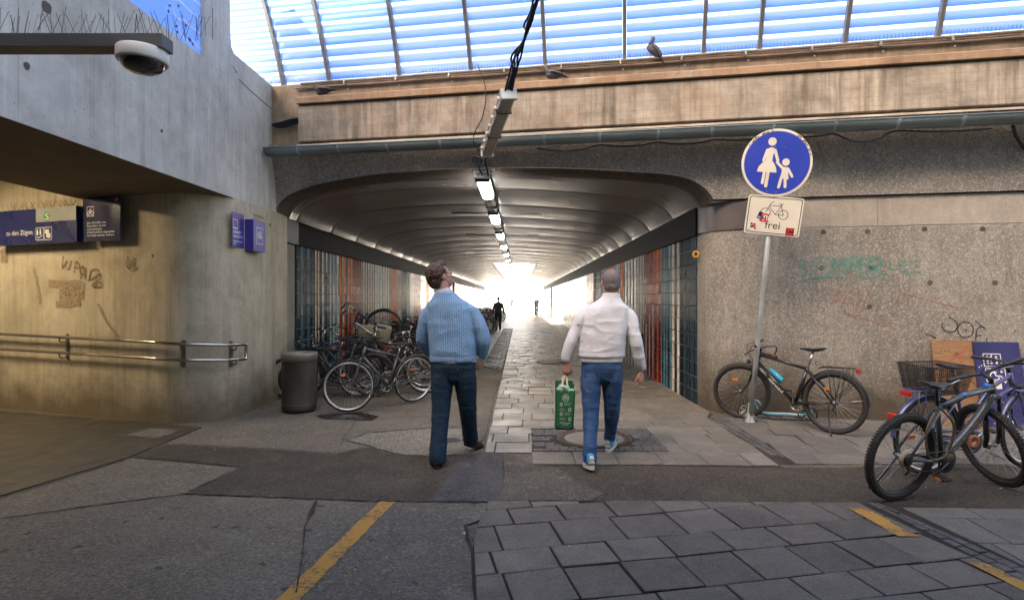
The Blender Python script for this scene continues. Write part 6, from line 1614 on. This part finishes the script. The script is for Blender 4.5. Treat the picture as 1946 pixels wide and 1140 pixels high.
    # white edge of the undershirt below the hem
    c = MB(); c.smooth = True; rows = []
    for z, k in ((.948, 1), (.958, 1.01), (.966, .98)): rows.append([Vector((-.010+.222*k*math.cos(u), -.004+.150*k*math.sin(u), z)) for u in [2*math.pi*i/40 for i in range(40)]])
    c.grid(rows, closed=True); c.build('white_hem', plain('white_cotton', (.62, .62, .60), .8), t)
    c = MB(); c.smooth = True; P = Vector((.262, .058, .985)); c.tube([P+Vector((0, -.003, .008)), P+Vector((0, .004, -.006)), P+Vector((-.002, .01, -.014))], [.0455, .047, .043], 20); c.build('white_cuff', plain('white_cotton_b', (.62, .62, .60), .8), t)
    # jeans
    j = MB()
    limb(j, [(-.012, -.006, .985), (-.012, -.006, .90), (-.012, -.01, .84)], [(.205, .135), (.218, .148), (.212, .14)], 26)
    limb(j, [(-.108, -.005, .90), (-.118, -.02, .74), (-.122, -.06, .52), (-.128, -.135, .28), (-.132, -.195, .10), (-.132, -.20, .055)], [(.110, .135), (.107, .125), (.086, .092), (.078, .082), (.077, .082), (.080, .086)], 20)
    limb(j, [(.088, -.005, .90), (.105, .01, .74), (.120, .055, .53), (.124, .17, .32), (.126, .30, .15), (.128, .335, .115)], [(.110, .135), (.107, .125), (.086, .092), (.077, .080), (.075, .078), (.076, .082)], 20)
    def jd(p, n_):
        k = 1 if p.z < .2 else (.8 if abs(p.z-.52) < .12 else (.7 if .62 < p.z < .82 else .35))
        return k*folds(p, 7, 7, 13, .006, 5)+k*folds(p+Vector((p.z*.3, 0, 0)), 4, 4, 9, .004, 2)
    jn = body_part('jeans', j, .0075, denim('dark_denim', (.012, .028, .052), (.035, .075, .12), .35), t, 2, jd)
    # pockets: stitched outlines on the seat, and the small red tab
    for cx in (-.105, .100):
        c = MB(); P = [(cx-.062, .895), (cx-.058, .79), (cx, .765), (cx+.058, .79), (cx+.062, .895), (cx-.062, .895)]
        def bk(x, z): return Vector((x, -.006-.148*math.sqrt(max(.05, 1-((x+.012)/.235)**2))-.004-(.0 if z > .84 else 0), z))
        for a, b_ in zip(P[:-1], P[1:]): c.tube([bk(a[0]+(b_[0]-a[0])*k/5, a[1]+(b_[1]-a[1])*k/5) for k in range(6)], .0022, 4)
        c.build('pocket_stitching', plain('dark_seam', (.008, .015, .03), .9), jn)
    c = MB(); c.box((.048, -.158, .885), (.006, .006, .018)); c.build('red_tab', SRED, jn)
    # shoes
    for (ank, dr, pitch_) in (((-.132, -.20, .0), (0, 1), -4), ((.132, .335, .055), (.62, .78), 22)):
        a_ = math.atan2(dr[1], dr[0])-math.pi/2; Ts = Matrix.Translation(ank) @ Matrix.Rotation(a_, 4, 'Z') @ Matrix.Translation((0, -.06, 0)) @ Matrix.Rotation(R(-pitch_ if pitch_ > 0 else 0), 4, 'X')
        s_ = MB(); limb(s_, [Ts @ Vector((0, 0, .05)), Ts @ Vector((0, .06, .055)), Ts @ Vector((0, .15, .045)), Ts @ Vector((.0, .225, .035))], [(.036, .040), (.040, .045), (.044, .036), (.034, .026)], 14); limb(s_, [Ts @ Vector((0, .015, .05)), Ts @ Vector((0, .02, .11))], [.036, .034])
        sh = body_part('shoe', s_, .006, plain('brown_leather', (.060, .022, .014), .4, 0, .25), t, 1)
        s_ = MB(); P = [(.036*math.cos(u)*(1.15 if math.sin(u) > 0 else 1), .095+.145*math.sin(u)) for u in [2*math.pi*i/24 for i in range(24)]]; s_.prism(P, .0, .020, Ts); s_.build('sole', plain('dark_sole', (.02, .012, .01), .6), sh)
    return t

def man_jacket():
    X0, Y0 = .785, 5.5; t = empty('person', (X0, Y0, .012), 'grey-haired man in white jacket and blue jeans carrying a green bag', 'person')
    m = MB(); hc = Vector((.098, .015, 1.700)); Rh = Matrix.Rotation(R(-4), 3, 'Z') @ Matrix.Rotation(R(-4), 3, 'X'); T = head(m, hc, Rh, 1.13)
    limb(m, [(.085, .0, 1.50), (.095, .0, 1.58), (.098, .0, 1.66)], [.072, .062, .062])
    limb(m, [(0, 0, 1.0), (.02, 0, 1.22), (.045, 0, 1.36)], [(.15, .09), (.15, .09), (.13, .07)])
    LW, RW = (-.345, -.03, .935), (.385, .02, .850)
    for sh, el, wr in (((-.12, 0, 1.38), (-.28, -.03, 1.19), LW), ((.21, 0, 1.38), (.31, -.06, 1.15), RW)): limb(m, [sh, el, wr], [.028, .032, .026])
    for hp, kn, an in (((-.09, 0, .92), (-.11, -.10, .48), (-.15, -.30, .10)), ((.09, 0, .92), (.11, .07, .47), (.135, .33, .13))): limb(m, [hp, kn, an], [.07, .045, .035])
    limb(m, [(-.09, 0, .89), (.09, 0, .89)], [.078, .078]); limb(m, [(0, 0, .88), (0, 0, 1.05)], [.075]*2)
    hand(m, LW, (.03, .05, -1), (.35, .9, 0), 1, (52, 80, 62), s=1.03, thumb=20)
    hand(m, RW, (.06, .12, -1), (-.7, .7, 0), -1, (22, 48, 38), s=1.05, thumb=32)
    b = body_part('body', m, .0055, SKIN2, t, 2)
    for s in (-1, 1):
        e = MB(); e.ell((s*.032, .076, .010), (.0125, .011, .0095), T, 12, 8); e.build('eye', plain('eye_white_b', (.7, .68, .65), .2), b, smooth=True)
    e = MB(); e.ell((0, .093, -.056), (.020, .006, .0055), T, 10, 8); e.build('lips', plain('lips_b', (.42, .16, .13), .5), b, smooth=True)
    h = MB(); h.ell((0, -.016, .024), (.0785, .096, .0955), T, 26, 18); h.ell((0, -.044, -.030), (.067, .062, .062), T, 20, 14)
    Ti = T.inverted()
    def hd(p, n_):
        q = Ti @ p; v = .0016*noise.noise(q*150)
        if q.y > .03: v -= .03*min(1, (q.y-.03)/.03)
        if q.z < .012 and q.y > -.02: v -= .04
        if q.z < -.07: v -= .02
        return v
    g = G('short_grey_hair'); n1 = g.noise(1, 4, .7, g.mp((140, 140, 60)))
    sx = g.n('SeparateXYZ'); g.lk(g.co(), sx.inputs[0])
    dd = g.n('VectorMath', operation='DISTANCE'); g.lk(g.co(), dd.inputs[0]); dd.inputs[1].default_value = (hc.x, hc.y-.060, hc.z+.092)
    bald = g.ramp(g.math('ADD', dd.outputs['Value'], g.math('MULTIPLY', n1, .02)), .02, .07, .6, 0)
    col = g.mix(g.ramp(n1, .35, .65), (.085, .07, .068), (.235, .205, .205)); col = g.mix(bald, col, (.33, .18, .14))
    body_part('hair', h, .0045, g.set(col, .7, 0, g.bump(n1, .6, .004), .3), t, 1, hd)
    g = G('white_jacket_cloth'); n3 = g.noise(1.0, 6, .6, g.mp((3.2, 3.2, 6), rot=(.3, .5, 0)), .8); JW = g.set((.66, .665, .69), .6, 0, g.bump(n3, .5, .022), .3)
    s = MB(); rows = []
    secs = [(.945, -.004, .205, .138), (.985, -.004, .210, .142), (1.005, -.003, .226, .155), (1.08, 0, .222, .152), (1.20, .012, .222, .150), (1.32, .032, .228, .142), (1.41, .045, .222, .130), (1.47, .058, .196, .118), (1.515, .072, .130, .098), (1.54, .082, .102, .092), (1.58, .092, .084, .084), (1.604, .094, .082, .082)]
    for z, cx, a, b_ in secs: rows.append([Vector((cx+a*math.copysign(abs(math.cos(u))**.85, math.cos(u)), -.006+b_*math.copysign(abs(math.sin(u))**.9, math.sin(u)), z)) for u in [2*math.pi*i/36 for i in range(36)]])
    s.grid(rows, closed=True); s.add(rows[0], [tuple(range(36))]); s.add(rows[-1], [tuple(range(36))[::-1]])
    limb(s, [(-.10, 0, 1.435), (-.185, 0, 1.365), (-.245, -.015, 1.25), (-.295, -.03, 1.14), (-.335, -.03, 1.02), (-.345, -.03, .965)], [(.058, .066), (.064, .074), (.058, .066), (.054, .060), (.050, .053), (.040, .042)], 18)
    limb(s, [(.205, 0, 1.435), (.275, -.01, 1.36), (.305, -.04, 1.22), (.325, -.055, 1.12), (.365, -.01, .96), (.385, .018, .885)], [(.058, .066), (.064, .074), (.058, .066), (.054, .060), (.050, .054), (.040, .042)], 18)
    def sd(p, n_):
        if p.z < .992 and abs(p.x) < .24: return .0012*math.sin(math.atan2(p.y, p.x)*120)
        if p.z > 1.55: return .001
        v = folds(p, 6, 5, 13, .0055, 3)+folds(p, 5, 7, 4, .004, 14)+.003*noise.noise(p*4)
        if p.z < 1.05 and abs(p.x) < .26: v *= .5
        return v
    jk = body_part('jacket', s, .0080, JW, t, 2, sd)
    c = MB(); c.box((-.232, -.075, 1.30), (.012, .014, .012), None); c.build('dark_badge', plain('badge', (.08, .01, .03), .5), jk)
    for P, q in ((Vector((-.345, -.03, .965)), Vector((0, 0, -1))), (Vector((.385, .018, .885)), Vector((.1, .15, -1)))):
        c = MB(); c.smooth = True; q.normalize(); c.tube([P-q*.03, P-q*.025, P+q*.018, P+q*.020], [.046, .047, .043, .036], 24); c.build('ribbed_cuff', JW, jk)
    j = MB()
    limb(j, [(0, -.006, .955), (0, -.006, .90), (0, -.008, .84)], [(.185, .125), (.198, .140), (.193, .135)], 26)
    limb(j, [(-.092, -.005, .89), (-.105, -.03, .73), (-.115, -.10, .48), (-.135, -.22, .27), (-.150, -.305, .11), (-.152, -.315, .085)], [(.102, .125), (.096, .112), (.073, .080), (.064, .068), (.059, .062), (.060, .064)], 20)
    limb(j, [(.092, -.005, .89), (.105, .01, .73), (.112, .065, .47), (.122, .19, .28), (.132, .315, .16), (.134, .34, .14)], [(.102, .125), (.096, .112), (.072, .078), (.061, .064), (.056, .059), (.057, .060)], 20)
    def jd(p, n_):
        k = 1 if p.z < .22 else (.9 if abs(p.z-.48) < .14 else (.8 if .62 < p.z < .84 else .4))
        return k*folds(p, 8, 8, 15, .006, 7)+k*folds(p+Vector((p.z*.4, 0, 0)), 4, 4, 9, .005, 2)
    jn = body_part('jeans', j, .0075, denim('mid_blue_denim', (.022, .060, .155), (.11, .19, .32), .55), t, 2, jd)
    for cx in (-.098, .098):
        c = MB(); P = [(cx-.058, .885), (cx-.054, .79), (cx, .765), (cx+.054, .79), (cx+.058, .885), (cx-.058, .885)]
        def bk(x, z): return Vector((x, -.006-.140*math.sqrt(max(.05, 1-(x/.215)**2))-.004, z))
        for a, b_ in zip(P[:-1], P[1:]): c.tube([bk(a[0]+(b_[0]-a[0])*k/5, a[1]+(b_[1]-a[1])*k/5) for k in range(6)], .0022, 4)
        c.build('pocket_stitching', plain('ochre_seam', (.06, .07, .10), .9), jn)
    SB_ = plain('sneaker_blue', (.045, .27, .55), .6, 0, .1, .2, 80); SC_ = plain('sneaker_cream', (.60, .56, .46), .6, 0, .08)
    for (ank, dr, pitch_) in (((-.152, -.330, .0), (-.12, 1), -7), ((.140, .345, .012), (.42, .9), 9)):
        a_ = math.atan2(dr[1], dr[0])-math.pi/2; Ts = Matrix.Translation(ank) @ Matrix.Rotation(a_, 4, 'Z') @ Matrix.Translation((0, -.055, 0)) @ Matrix.Rotation(R(pitch_ if pitch_ < 0 else pitch_), 4, 'X')
        if pitch_ < 0: Ts = Ts @ Matrix.Translation((0, 0, .028))
        s_ = MB(); limb(s_, [Ts @ Vector((0, .0, .05)), Ts @ Vector((0, .06, .058)), Ts @ Vector((0, .15, .045)), Ts @ Vector((0, .225, .036))], [(.036, .040), (.040, .046), (.044, .036), (.034, .026)], 14); limb(s_, [Ts @ Vector((0, .012, .05)), Ts @ Vector((0, .018, .105))], [.037, .036])
        sh = body_part('shoe', s_, .006, SB_, t, 1)
        s_ = MB(); P = [(.041*math.cos(u)*(1.12 if math.sin(u) > 0 else 1), .093+.148*math.sin(u)) for u in [2*math.pi*i/28 for i in range(28)]]; s_.prism(P, -.004, .028, Ts); s_.build('sole', SC_, sh)
        s_ = MB(); s_.smooth = True; s_.ell((0, -.030, .090), (.024, .014, .026), Ts, 14, 10); s_.ell((0, -.032, .055), (.030, .012, .012), Ts, 14, 10); s_.build('heel_tab', SC_, sh)
        for x in (-1, 1):
            s_ = MB()
            for k in range(3): s_.tube([Ts @ Vector((x*.043, .03+.03*k, .035)), Ts @ Vector((x*.042, .045+.03*k, .075))], .005, 5)
            s_.build('side_stripes', SC_, sh)
    # the bag he carries and the cigarette are things of their own
    Wl = Vector((X0, Y0, .012))+Vector(LW)
    bg_ = empty('shopping_bag', (0, 0, 0), 'green shopping bag with white print hanging from the left hand of the jacket man', 'shopping bag')
    cx, cy, zt, zb2 = (1074-VX)/F*5.42, 5.42, CH-(741-VY)/F*5.42, CH-(814-VY)/F*5.42
    w1, w2, dp = .092, .084, .085
    GRb = plain('green_bag_film', (.022, .135, .055), .4, 0, .12, .4, 18, .4); WB = plain('white_print', (.55, .58, .50), .5)
    def face(z, y): 
        k = (z-zb2)/(zt-zb2); hw = w2+(w1-w2)*k; return cx-.012*(1-k), hw
    bgm = MB(); rows = []
    for i in range(13):
        z = zb2+(zt-zb2)*i/12; xc, hw = face(z, 0); bl = .006*math.sin(3.14*i/12)
        r = []
        for k in range(9): r.append(Vector((xc-hw+2*hw*k/8, cy-dp/2-bl*math.sin(3.14*k/8)+.003*noise.noise(Vector((k*.9, i*.8, 0))), z)))
        for k in range(1, 5): r.append(Vector((xc+hw-.012*math.sin(3.14*k/4), cy-dp/2+dp*k/4, z+(.035 if i == 12 else 0)*k/4)))
        for k in range(1, 9): r.append(Vector((xc+hw-2*hw*k/8, cy+dp/2, z+(.085 if i == 12 else 0))))
        for k in range(1, 4): r.append(Vector((xc-hw+.012*math.sin(3.14*k/4), cy+dp/2-dp*k/4, z+(.035 if i == 12 else 0)*(1-k/4))))
        rows.append(r)
    bgm.grid(rows, closed=True); bgm.add(rows[0], [tuple(range(len(rows[0])))]); body = bgm.build('bag_body', GRb, bg_, smooth=True)
    e = MB(); e.smooth = True
    for x_ in (-1, 1):
        xc, hw = cx, w1; pts4 = [(cx+x_*(w2+.004)-.012, cy-dp/2+.006, zb2), (cx+x_*(w1+.004), cy-dp/2+.006, zt), (cx+x_*(w1+.004), cy+dp/2-.006, zt+.05), (cx+x_*(w2+.004)-.012, cy+dp/2-.006, zb2)]; e.add(pts4, [(0, 1, 2, 3)])
    e.build('white_side', plain('white_bag_film', (.6, .6, .57), .5), bg_)
    e = MB(); random.seed(31)
    for k in range(7): e.ell((cx+random.uniform(-.06, .06), cy+random.uniform(-.02, .02), zt-.01+random.uniform(0, .05)), (random.uniform(.018, .034), .02, random.uniform(.02, .035)), Matrix.Identity(4), 10, 8)
    e.build('contents', plain('wrapped_contents', (.30, .42, .33), .4, 0, .5, .2, 12), bg_, smooth=True)
    grip = Wl+Vector((.005, .035, -.105))
    for y_, zz_ in ((cy-dp/2, zt-.01), (cy+dp/2, zt+.06)):
        e = MB(); e.smooth = True; e.tube([(cx-.040, y_, zz_), (cx-.022, (y_+grip.y)/2, (zz_+grip.z)/2), (grip.x-.006, grip.y, grip.z), (grip.x+.012, grip.y, grip.z+.001), (cx+.018, (y_+grip.y)/2, (zz_+grip.z)/2), (cx+.034, y_, zz_)], [(.010, .003)]*6, 6, up=(0, 1, 0)); e.build('handle', plain('cotton_handle', (.55, .48, .34), .8), bg_)
    e = MB(); Mt_ = Matrix.Translation((cx-.006, cy-dp/2-.0085, 0)) @ Matrix(((1, 0, 0, 0), (0, 0, -1, 0), (0, 1, 0, 0), (0, 0, 0, 1)))
    H_ = zt-zb2
    def el(c, a, b_, w_): 
        A = [(c[0]+a*math.cos(u), c[1]+b_*math.sin(u), 0) for u in [2*math.pi*i/24 for i in range(24)]]; B = [(c[0]+(a-w_)*math.cos(u), c[1]+(b_-w_)*math.sin(u), 0) for u in [2*math.pi*i/24 for i in range(24)]]
        e.add(A+B, [(i, (i+1) % 24, 24+(i+1) % 24, 24+i) for i in range(24)], Mt_)
    zc = zb2+H_*.82; el((.008, zc), .032, .036, .005)
    for a in ([(-.012, zc-.01), (.0, zc+.018), (.02, zc+.012), (.026, zc-.006)], [(-.004, zc-.018), (.012, zc-.004), (.022, zc-.016)], [(.002, zc+.012), (.014, zc+.0)]): stroke(e, a, .006, Mt_)
    random.seed(6)
    for f, ix, tx in ((.66, -.035, .025), (.52, .045, -.02), (.41, -.035, .025), (.28, .045, -.02)):
        z = zb2+H_*f; el((ix, z), .014, .016, .006); stroke(e, [(ix-.008, z-.018), (ix+.010, z-.014)], .004, Mt_, smooth=False)
        for q in (.010, .0, -.009): stroke(e, [(tx-.032, z+q), (tx+random.uniform(.01, .034), z+q)], .0022, Mt_, smooth=False)
    for q, w_ in ((.165, .05), (.13, .035), (.115, .03), (.05, .045)): stroke(e, [(.0-w_, zb2+H_*q+.002), (-w_*.3, zb2+H_*q+.010), (w_*.3, zb2+H_*q-.002), (w_, zb2+H_*q+.006)], .006 if q > .16 else .002, Mt_)
    e.build('white_print', WB, body, merge=False)
    Wr = Vector((X0, Y0, .012))+Vector(RW); tip = Wr+Vector((-.005, .055, -.150))
    cg = empty('cigarette', tip, 'lit cigarette between the fingers of the jacket man', 'cigarette')
    e = MB(); e.tube([(-.01, 0, .008), (.040, -.02, -.012)], .0042, 8); e.build('paper', M['white'], cg); e = MB(); e.tube([(.040, -.02, -.012), (.046, -.0225, -.0145)], .0042, 8); e.build('ash', M['galv'], cg)
    return t
man_sweater(); man_jacket()

def walker(loc, label, rz, seated=False, s=1.0, vox=.013, dark=(.035, .04, .05), hairc=(.02, .015, .012), group=None):
    t = empty('person', loc, label, 'person', group, rz)
    m = MB(); T = head(m, Vector((0, 0 if not seated else .10, 1.65 if not seated else 1.62)), Matrix.Identity(3), 1.0)
    if not seated:
        J = dict(sp=[(0, 0, .95), (0, 0, 1.2), (0, 0, 1.42)], lg=[((-.09, 0, .92), (-.10, .06, .50), (-.10, -.06, .10)), ((.09, 0, .92), (.10, .02, .50), (.10, .22, .10))], ar=[((-.19, 0, 1.40), (-.26, -.05, 1.14), (-.25, .06, .92)), ((.19, 0, 1.40), (.27, .03, 1.14), (.28, .10, .92))])
    else:
        J = dict(sp=[(0, -.22, .98), (0, -.10, 1.2), (0, .06, 1.42)], lg=[((-.09, -.22, .95), (-.12, .16, .82), (-.12, .0, .40)), ((.09, -.22, .95), (.12, .10, .62), (.12, -.04, .22))], ar=[((-.18, .05, 1.40), (-.26, .20, 1.18), (-.26, .42, 1.08)), ((.18, .05, 1.40), (.26, .20, 1.18), (.26, .42, 1.08))])
    sp = J['sp']; limb(m, [sp[2], (Vector(sp[2])+Vector((0, .02, .16)))], [.06, .055]); limb(m, sp, [(.12, .08), (.13, .09), (.13, .08)])
    for a in J['ar']: limb(m, a, [.045, .036, .026]); hand(m, a[2], (0, .1, -1) if not seated else (0, 1, -.2), (-1 if a[2][0] > 0 else 1, 0, 0), 1, s=1.0)
    for a in J['lg']: limb(m, a, [.07, .05, .035])
    b = body_part('body', m, .009, SKIN, t, 1)
    c = MB(); limb(c, sp, [(.17, .12), (.19, .13), (.19, .11)]); 
    for a in J['ar']: limb(c, a, [.068, .055, .045])
    body_part('jacket', c, vox, plain('dark_jacket', dark, .8), t, 2)
    c = MB(); limb(c, [sp[0], Vector(sp[0])+Vector((0, 0, -.06))], [(.16, .12), (.17, .12)])
    for a in J['lg']: limb(c, a, [(.10, .11), .075, .06])
    body_part('trousers', c, vox, plain('dark_trousers', (.02, .022, .03), .8), t, 2)
    for a in J['lg']:
        p = Vector(a[2]); c = MB(); limb(c, [p+Vector((0, -.03, -.05)), p+Vector((0, .15, -.06))], [(.04, .04), (.035, .028)]); body_part('shoe', c, .009, M['black'], t, 1)
    c = MB(); c.ell((0, -.016, .03), (.082, .10, .098), T, 16, 12); c.build('hair', plain('hair_far', hairc, .8), t, smooth=True)
    t.scale = (s, s, s); return t
walker((*gp(947, 629), .012), 'dark silhouette walking away deep in the tunnel beside the parked bicycles', R(4), s=.93)
cyl = walker((*gp(1020, 602), .012), 'distant cyclist riding on the right side of the tunnel', R(-176), True, s=1.0)
b = bike('upright bicycle ridden by the distant cyclist', P_BLACK, 'diamond', .35, .02, 'rim_k', lod=0)
cp = cyl.location; b.location = (cp.x+.0, cp.y+.0, .012); b.rotation_euler = (0, 0, R(-86)); b.location = cp
t3 = walker((*gp(972, 592), .012), 'tiny far figure at the bright end of the tunnel', R(170), s=1.0)

# ============================================================ GRAFFITI, WALL MARKS, LITTER
FMt = frame(FP(0, .0035, 0), U, (0, 0, 1))
def fw(px, py): return (fs(px, 0), fz(px, py, 0))
def graf(name, label, strokes, conv, Mt_, mat, w):
    m = MB()
    for i, st_ in enumerate(strokes):
        ww = w
        if isinstance(st_, tuple) and isinstance(st_[0], (int, float)): ww, st_ = st_
        stroke(m, [conv(*p) for p in st_], ww, Mt_, .0004*i, 5)
    return tag(m.build(name, mat, merge=False), label, 'graffiti')
def circ(x, y, r, n=14): return [(x+r*math.cos(2*math.pi*i/n), y+r*math.sin(2*math.pi*i/n)) for i in range(n+1)]
c8 = lambda x, y: fw(1480+x/4.176, 460+y/4.176)
graf('wall_graffiti', 'worn turquoise scrawl high on the grey wall right of the sign pole', [
    [(135, 160), (195, 145), (205, 175), (145, 205), (190, 200), (225, 235), (180, 268), (130, 250)], circ(340, 200, 82), circ(335, 185, 26),
    (.05, [(435, 245), (445, 130), (478, 200), (515, 130), (528, 248)]), (.05, [(570, 238), (572, 130), (625, 142), (615, 182), (570, 188)]), (.045, [(705, 130), (645, 138), (648, 235), (705, 238)]), (.04, [(648, 188), (695, 180)]),
    (.05, [(728, 240), (730, 128), (812, 142), (800, 185), (732, 192), (820, 250)]), [(170, 318), (350, 275), (550, 292)], [(875, 150), (893, 232)], [(955, 150), (962, 230), (1022, 228)], [(960, 190), (1020, 180), (1050, 160), (1130, 142)], [(960, 155), (1030, 150)], [(1000, 265), (1060, 240), (1120, 240)], [(600, 285), (740, 280), (860, 292)]],
    c8, FMt, worn('worn_turquoise_spray', (.10, .32, .28), .50, 70), .028)
graf('wall_graffiti', 'thin faded red scrawl on the grey wall below the turquoise one', [
    [(405, 520), (470, 400), (508, 405), (490, 450), (440, 475)], [(500, 480), (580, 490), (632, 495), (620, 370), (560, 400), (500, 500), (520, 550), (600, 585), (640, 570), (710, 400)], [(640, 600), (750, 630), (820, 665), (900, 640)], [(760, 560), (840, 420)], [(945, 500), (960, 420), (1070, 430), (1150, 455), (1350, 505), (1500, 528)], [(510, 560), (560, 580), (620, 610)]],
    c8, FMt, worn('worn_red_spray', (.36, .08, .05), .49, 90), .012)
graf('wall_graffiti', 'black marker letters JOE on the grey wall above the plywood board', [
    [(1345, 590), (1412, 640), (1402, 700), (1350, 715), (1302, 690), (1292, 640)], circ(1480, 695, 62), circ(1484, 698, 4), [(1560, 625), (1600, 660), (1640, 690)], [(1602, 672), (1572, 692), (1558, 780)], [(1560, 745), (1610, 738)], [(1650, 760), (1646, 790)], [(1160, 732), (1200, 738), (1250, 765)]],
    c8, FMt, worn('black_marker', (.02, .018, .03), .44, 60), .015)
# brown scribbles on the station wall
dw = Vector((.946, -.323)); LWM = Matrix(((dw.x, 0, -.323, 0), (dw.y, 0, -.946, 0), (0, 1, 0, 0), (0, 0, 0, 1)))
def lw(px, py):
    q = (px-VX)/F; Y = 5.6215/(1+.3414*q); P = Vector((q*Y, Y)); return (P.dot(dw), CH-(py-VY)/F*Y)
nn_ = Vector((-.323, -.946)); o_ = Vector((a0.x, a0.y)); k_o = o_.dot(nn_)+.004
LWM = Matrix(((dw.x, 0, nn_.x, nn_.x*k_o), (dw.y, 0, nn_.y, nn_.y*k_o), (0, 1, 0, 0), (0, 0, 0, 1)))
c9 = lambda x, y: lw(x/4.75, 460+y/4.75)
graf('wall_graffiti', 'brown scribbled letters on the yellowish station wall below the sign box', [
    [(568, 125), (560, 240), (600, 165), (590, 235), (620, 240), (640, 170)], [(665, 275), (680, 180), (712, 215), (720, 285)], [(668, 235), (715, 230)], [(725, 335), (745, 215), (765, 330), (770, 235)], [(725, 290), (765, 300)],
    [(800, 345), (820, 255), (890, 260), (850, 330), (790, 345)], [(830, 330), (895, 290), (905, 320), (830, 390), (855, 405), (900, 360), (915, 400), (850, 410)], [(1150, 130), (1140, 200), (1165, 240), (1180, 180), (1215, 150), (1190, 260)], [(1190, 265), (1240, 230)]],
    c9, LWM, worn('brown_marker', (.20, .14, .075), .47, 40), .030)
graf('painted_patch', 'brownish painted-over bars on the yellowish station wall', [
    (.11, [(435, 372), (600, 385), (700, 378), (755, 410)]), (.13, [(530, 440), (640, 450), (755, 425)]), (.10, [(530, 495), (650, 500), (750, 480)]), (.09, [(500, 560), (620, 560), (720, 545)])],
    c9, LWM, worn('brown_cover_paint', (.31, .235, .15), .44, 22), .1)
graf('painted_patch', 'faint brown smears on the yellowish station wall left of the scribbled letters', [
    (.16, [(20, 60), (40, 120), (35, 190)]), (.05, [(300, 240), (330, 380), (360, 560)]), (.04, [(880, 560), (960, 720), (1060, 850)])],
    c9, LWM, worn('brown_smear', (.33, .26, .17), .46, 18), .1)
# tie holes
def disk(par, P, n, r, mat, seg=14):
    m = MB(); x = Vector((0, 0, 1)).cross(n).normalized(); Mx = frame(P, x, Vector((0, 0, 1))); m.add([(r*math.cos(2*math.pi*i/seg)*random.uniform(.85, 1.1), r*math.sin(2*math.pi*i/seg)*random.uniform(.85, 1.1), 0) for i in range(seg)], [tuple(range(seg))], Mx); m.build('tie_hole', mat, par)
DK = plain('mortar_plug', (.085, .075, .062), .95, 0, .3)
for x, y in ((718, 600), (945, 598), (1540, 585), (1240, 585), (1268, 862), (1603, 862), (710, 785), (968, 785), (432, 880), (955, 985)):
    px, py = 1300+x/2.7136, 220+y/2.7136
    if px > 1480: disk(BR, FP(fs(px), .003, fz(px, py)), N, .034, DK)
for x, y, r in ((103, 256, .03), (625, 507, .022), (180, 30, .05), (590, 990, .02)):
    px, py = x/2.036, y/2.036; q = (px-VX)/F; Y = WX/q; disk(ST, Vector((WX+.003, Y, CH-(py-VY)/F*Y)), Vector((1, 0, 0)), r, DK)
for x, y, r in ((568, 805, .035), (1045, 870, .03)):
    px, py = x/2.036, y/2.036
    if px > 430: q = (px-VX)/F; Y = -3.745/q; disk(ST, Vector((-3.745, Y, CH-(py-VY)/F*Y)), Vector((1, 0, 0)), r, DK)
# litter
def litter(name, n, mat, fn, label, size):
    m = MB()
    for _ in range(n):
        x, y = fn(); a = random.uniform(0, 6.3); s = random.uniform(*size); z = .022
        m.add([(x+s*math.cos(a)*random.uniform(.6, 1), y+s*math.sin(a), z+random.uniform(0, .006)), (x+s*.5*math.cos(a+1.8), y+s*.5*math.sin(a+1.8), z+.004), (x-s*math.cos(a)*.8, y-s*math.sin(a)*.8, z), (x+s*.5*math.cos(a-1.6), y+s*.5*math.sin(a-1.6), z+.003)], [(0, 1, 2, 3)])
    return tag(m.build(name, mat, merge=False), label, 'litter', kind='stuff')
random.seed(77)
litter('fallen_leaves', 46, plain('orange_leaf', (.40, .13, .03), .8, 0, .4), lambda: (random.gauss(-3.0, .55), random.uniform(6.9, 8.4)), 'tiny orange leaf scraps around the litter bin', (.012, .03))
litter('paper_scraps', 70, plain('pale_scrap', (.45, .42, .36), .8, 0, .3), lambda: (random.uniform(-3.4, 5.2), random.uniform(3.2, 8.0)), 'pale paper scraps and cigarette ends scattered over the ground', (.006, .016))
litter('paper_scraps', 60, plain('pale_scrap_b', (.40, .36, .30), .8, 0, .3), lambda: (random.uniform(2.7, 5.6), random.uniform(4.4, 7.4)), 'pale scraps and dirt under the bicycles on the right', (.007, .022))
litter('dead_leaves', 90, plain('brown_leaf', (.07, .04, .02), .9, 0, .4), lambda: (random.uniform(-3, 5.5), random.uniform(3, 8.2)), 'dark brown leaf crumbs over the ground', (.008, .02))
m = MB(); random.seed(12)
for _ in range(260):
    x = random.uniform(2.75, 6.5); y = 8.2-.18*x-abs(random.gauss(0, .10))-.01; s = random.uniform(.008, .022); m.ell((x, y, .012), (s, s, s*.5), None, 6, 4)
tag(m.build('dirt_along_wall', plain('soil_dirt', (.06, .045, .03), .95, 0, .4), merge=False), 'brown dirt gathered along the foot of the right wall', 'dirt', kind='stuff')
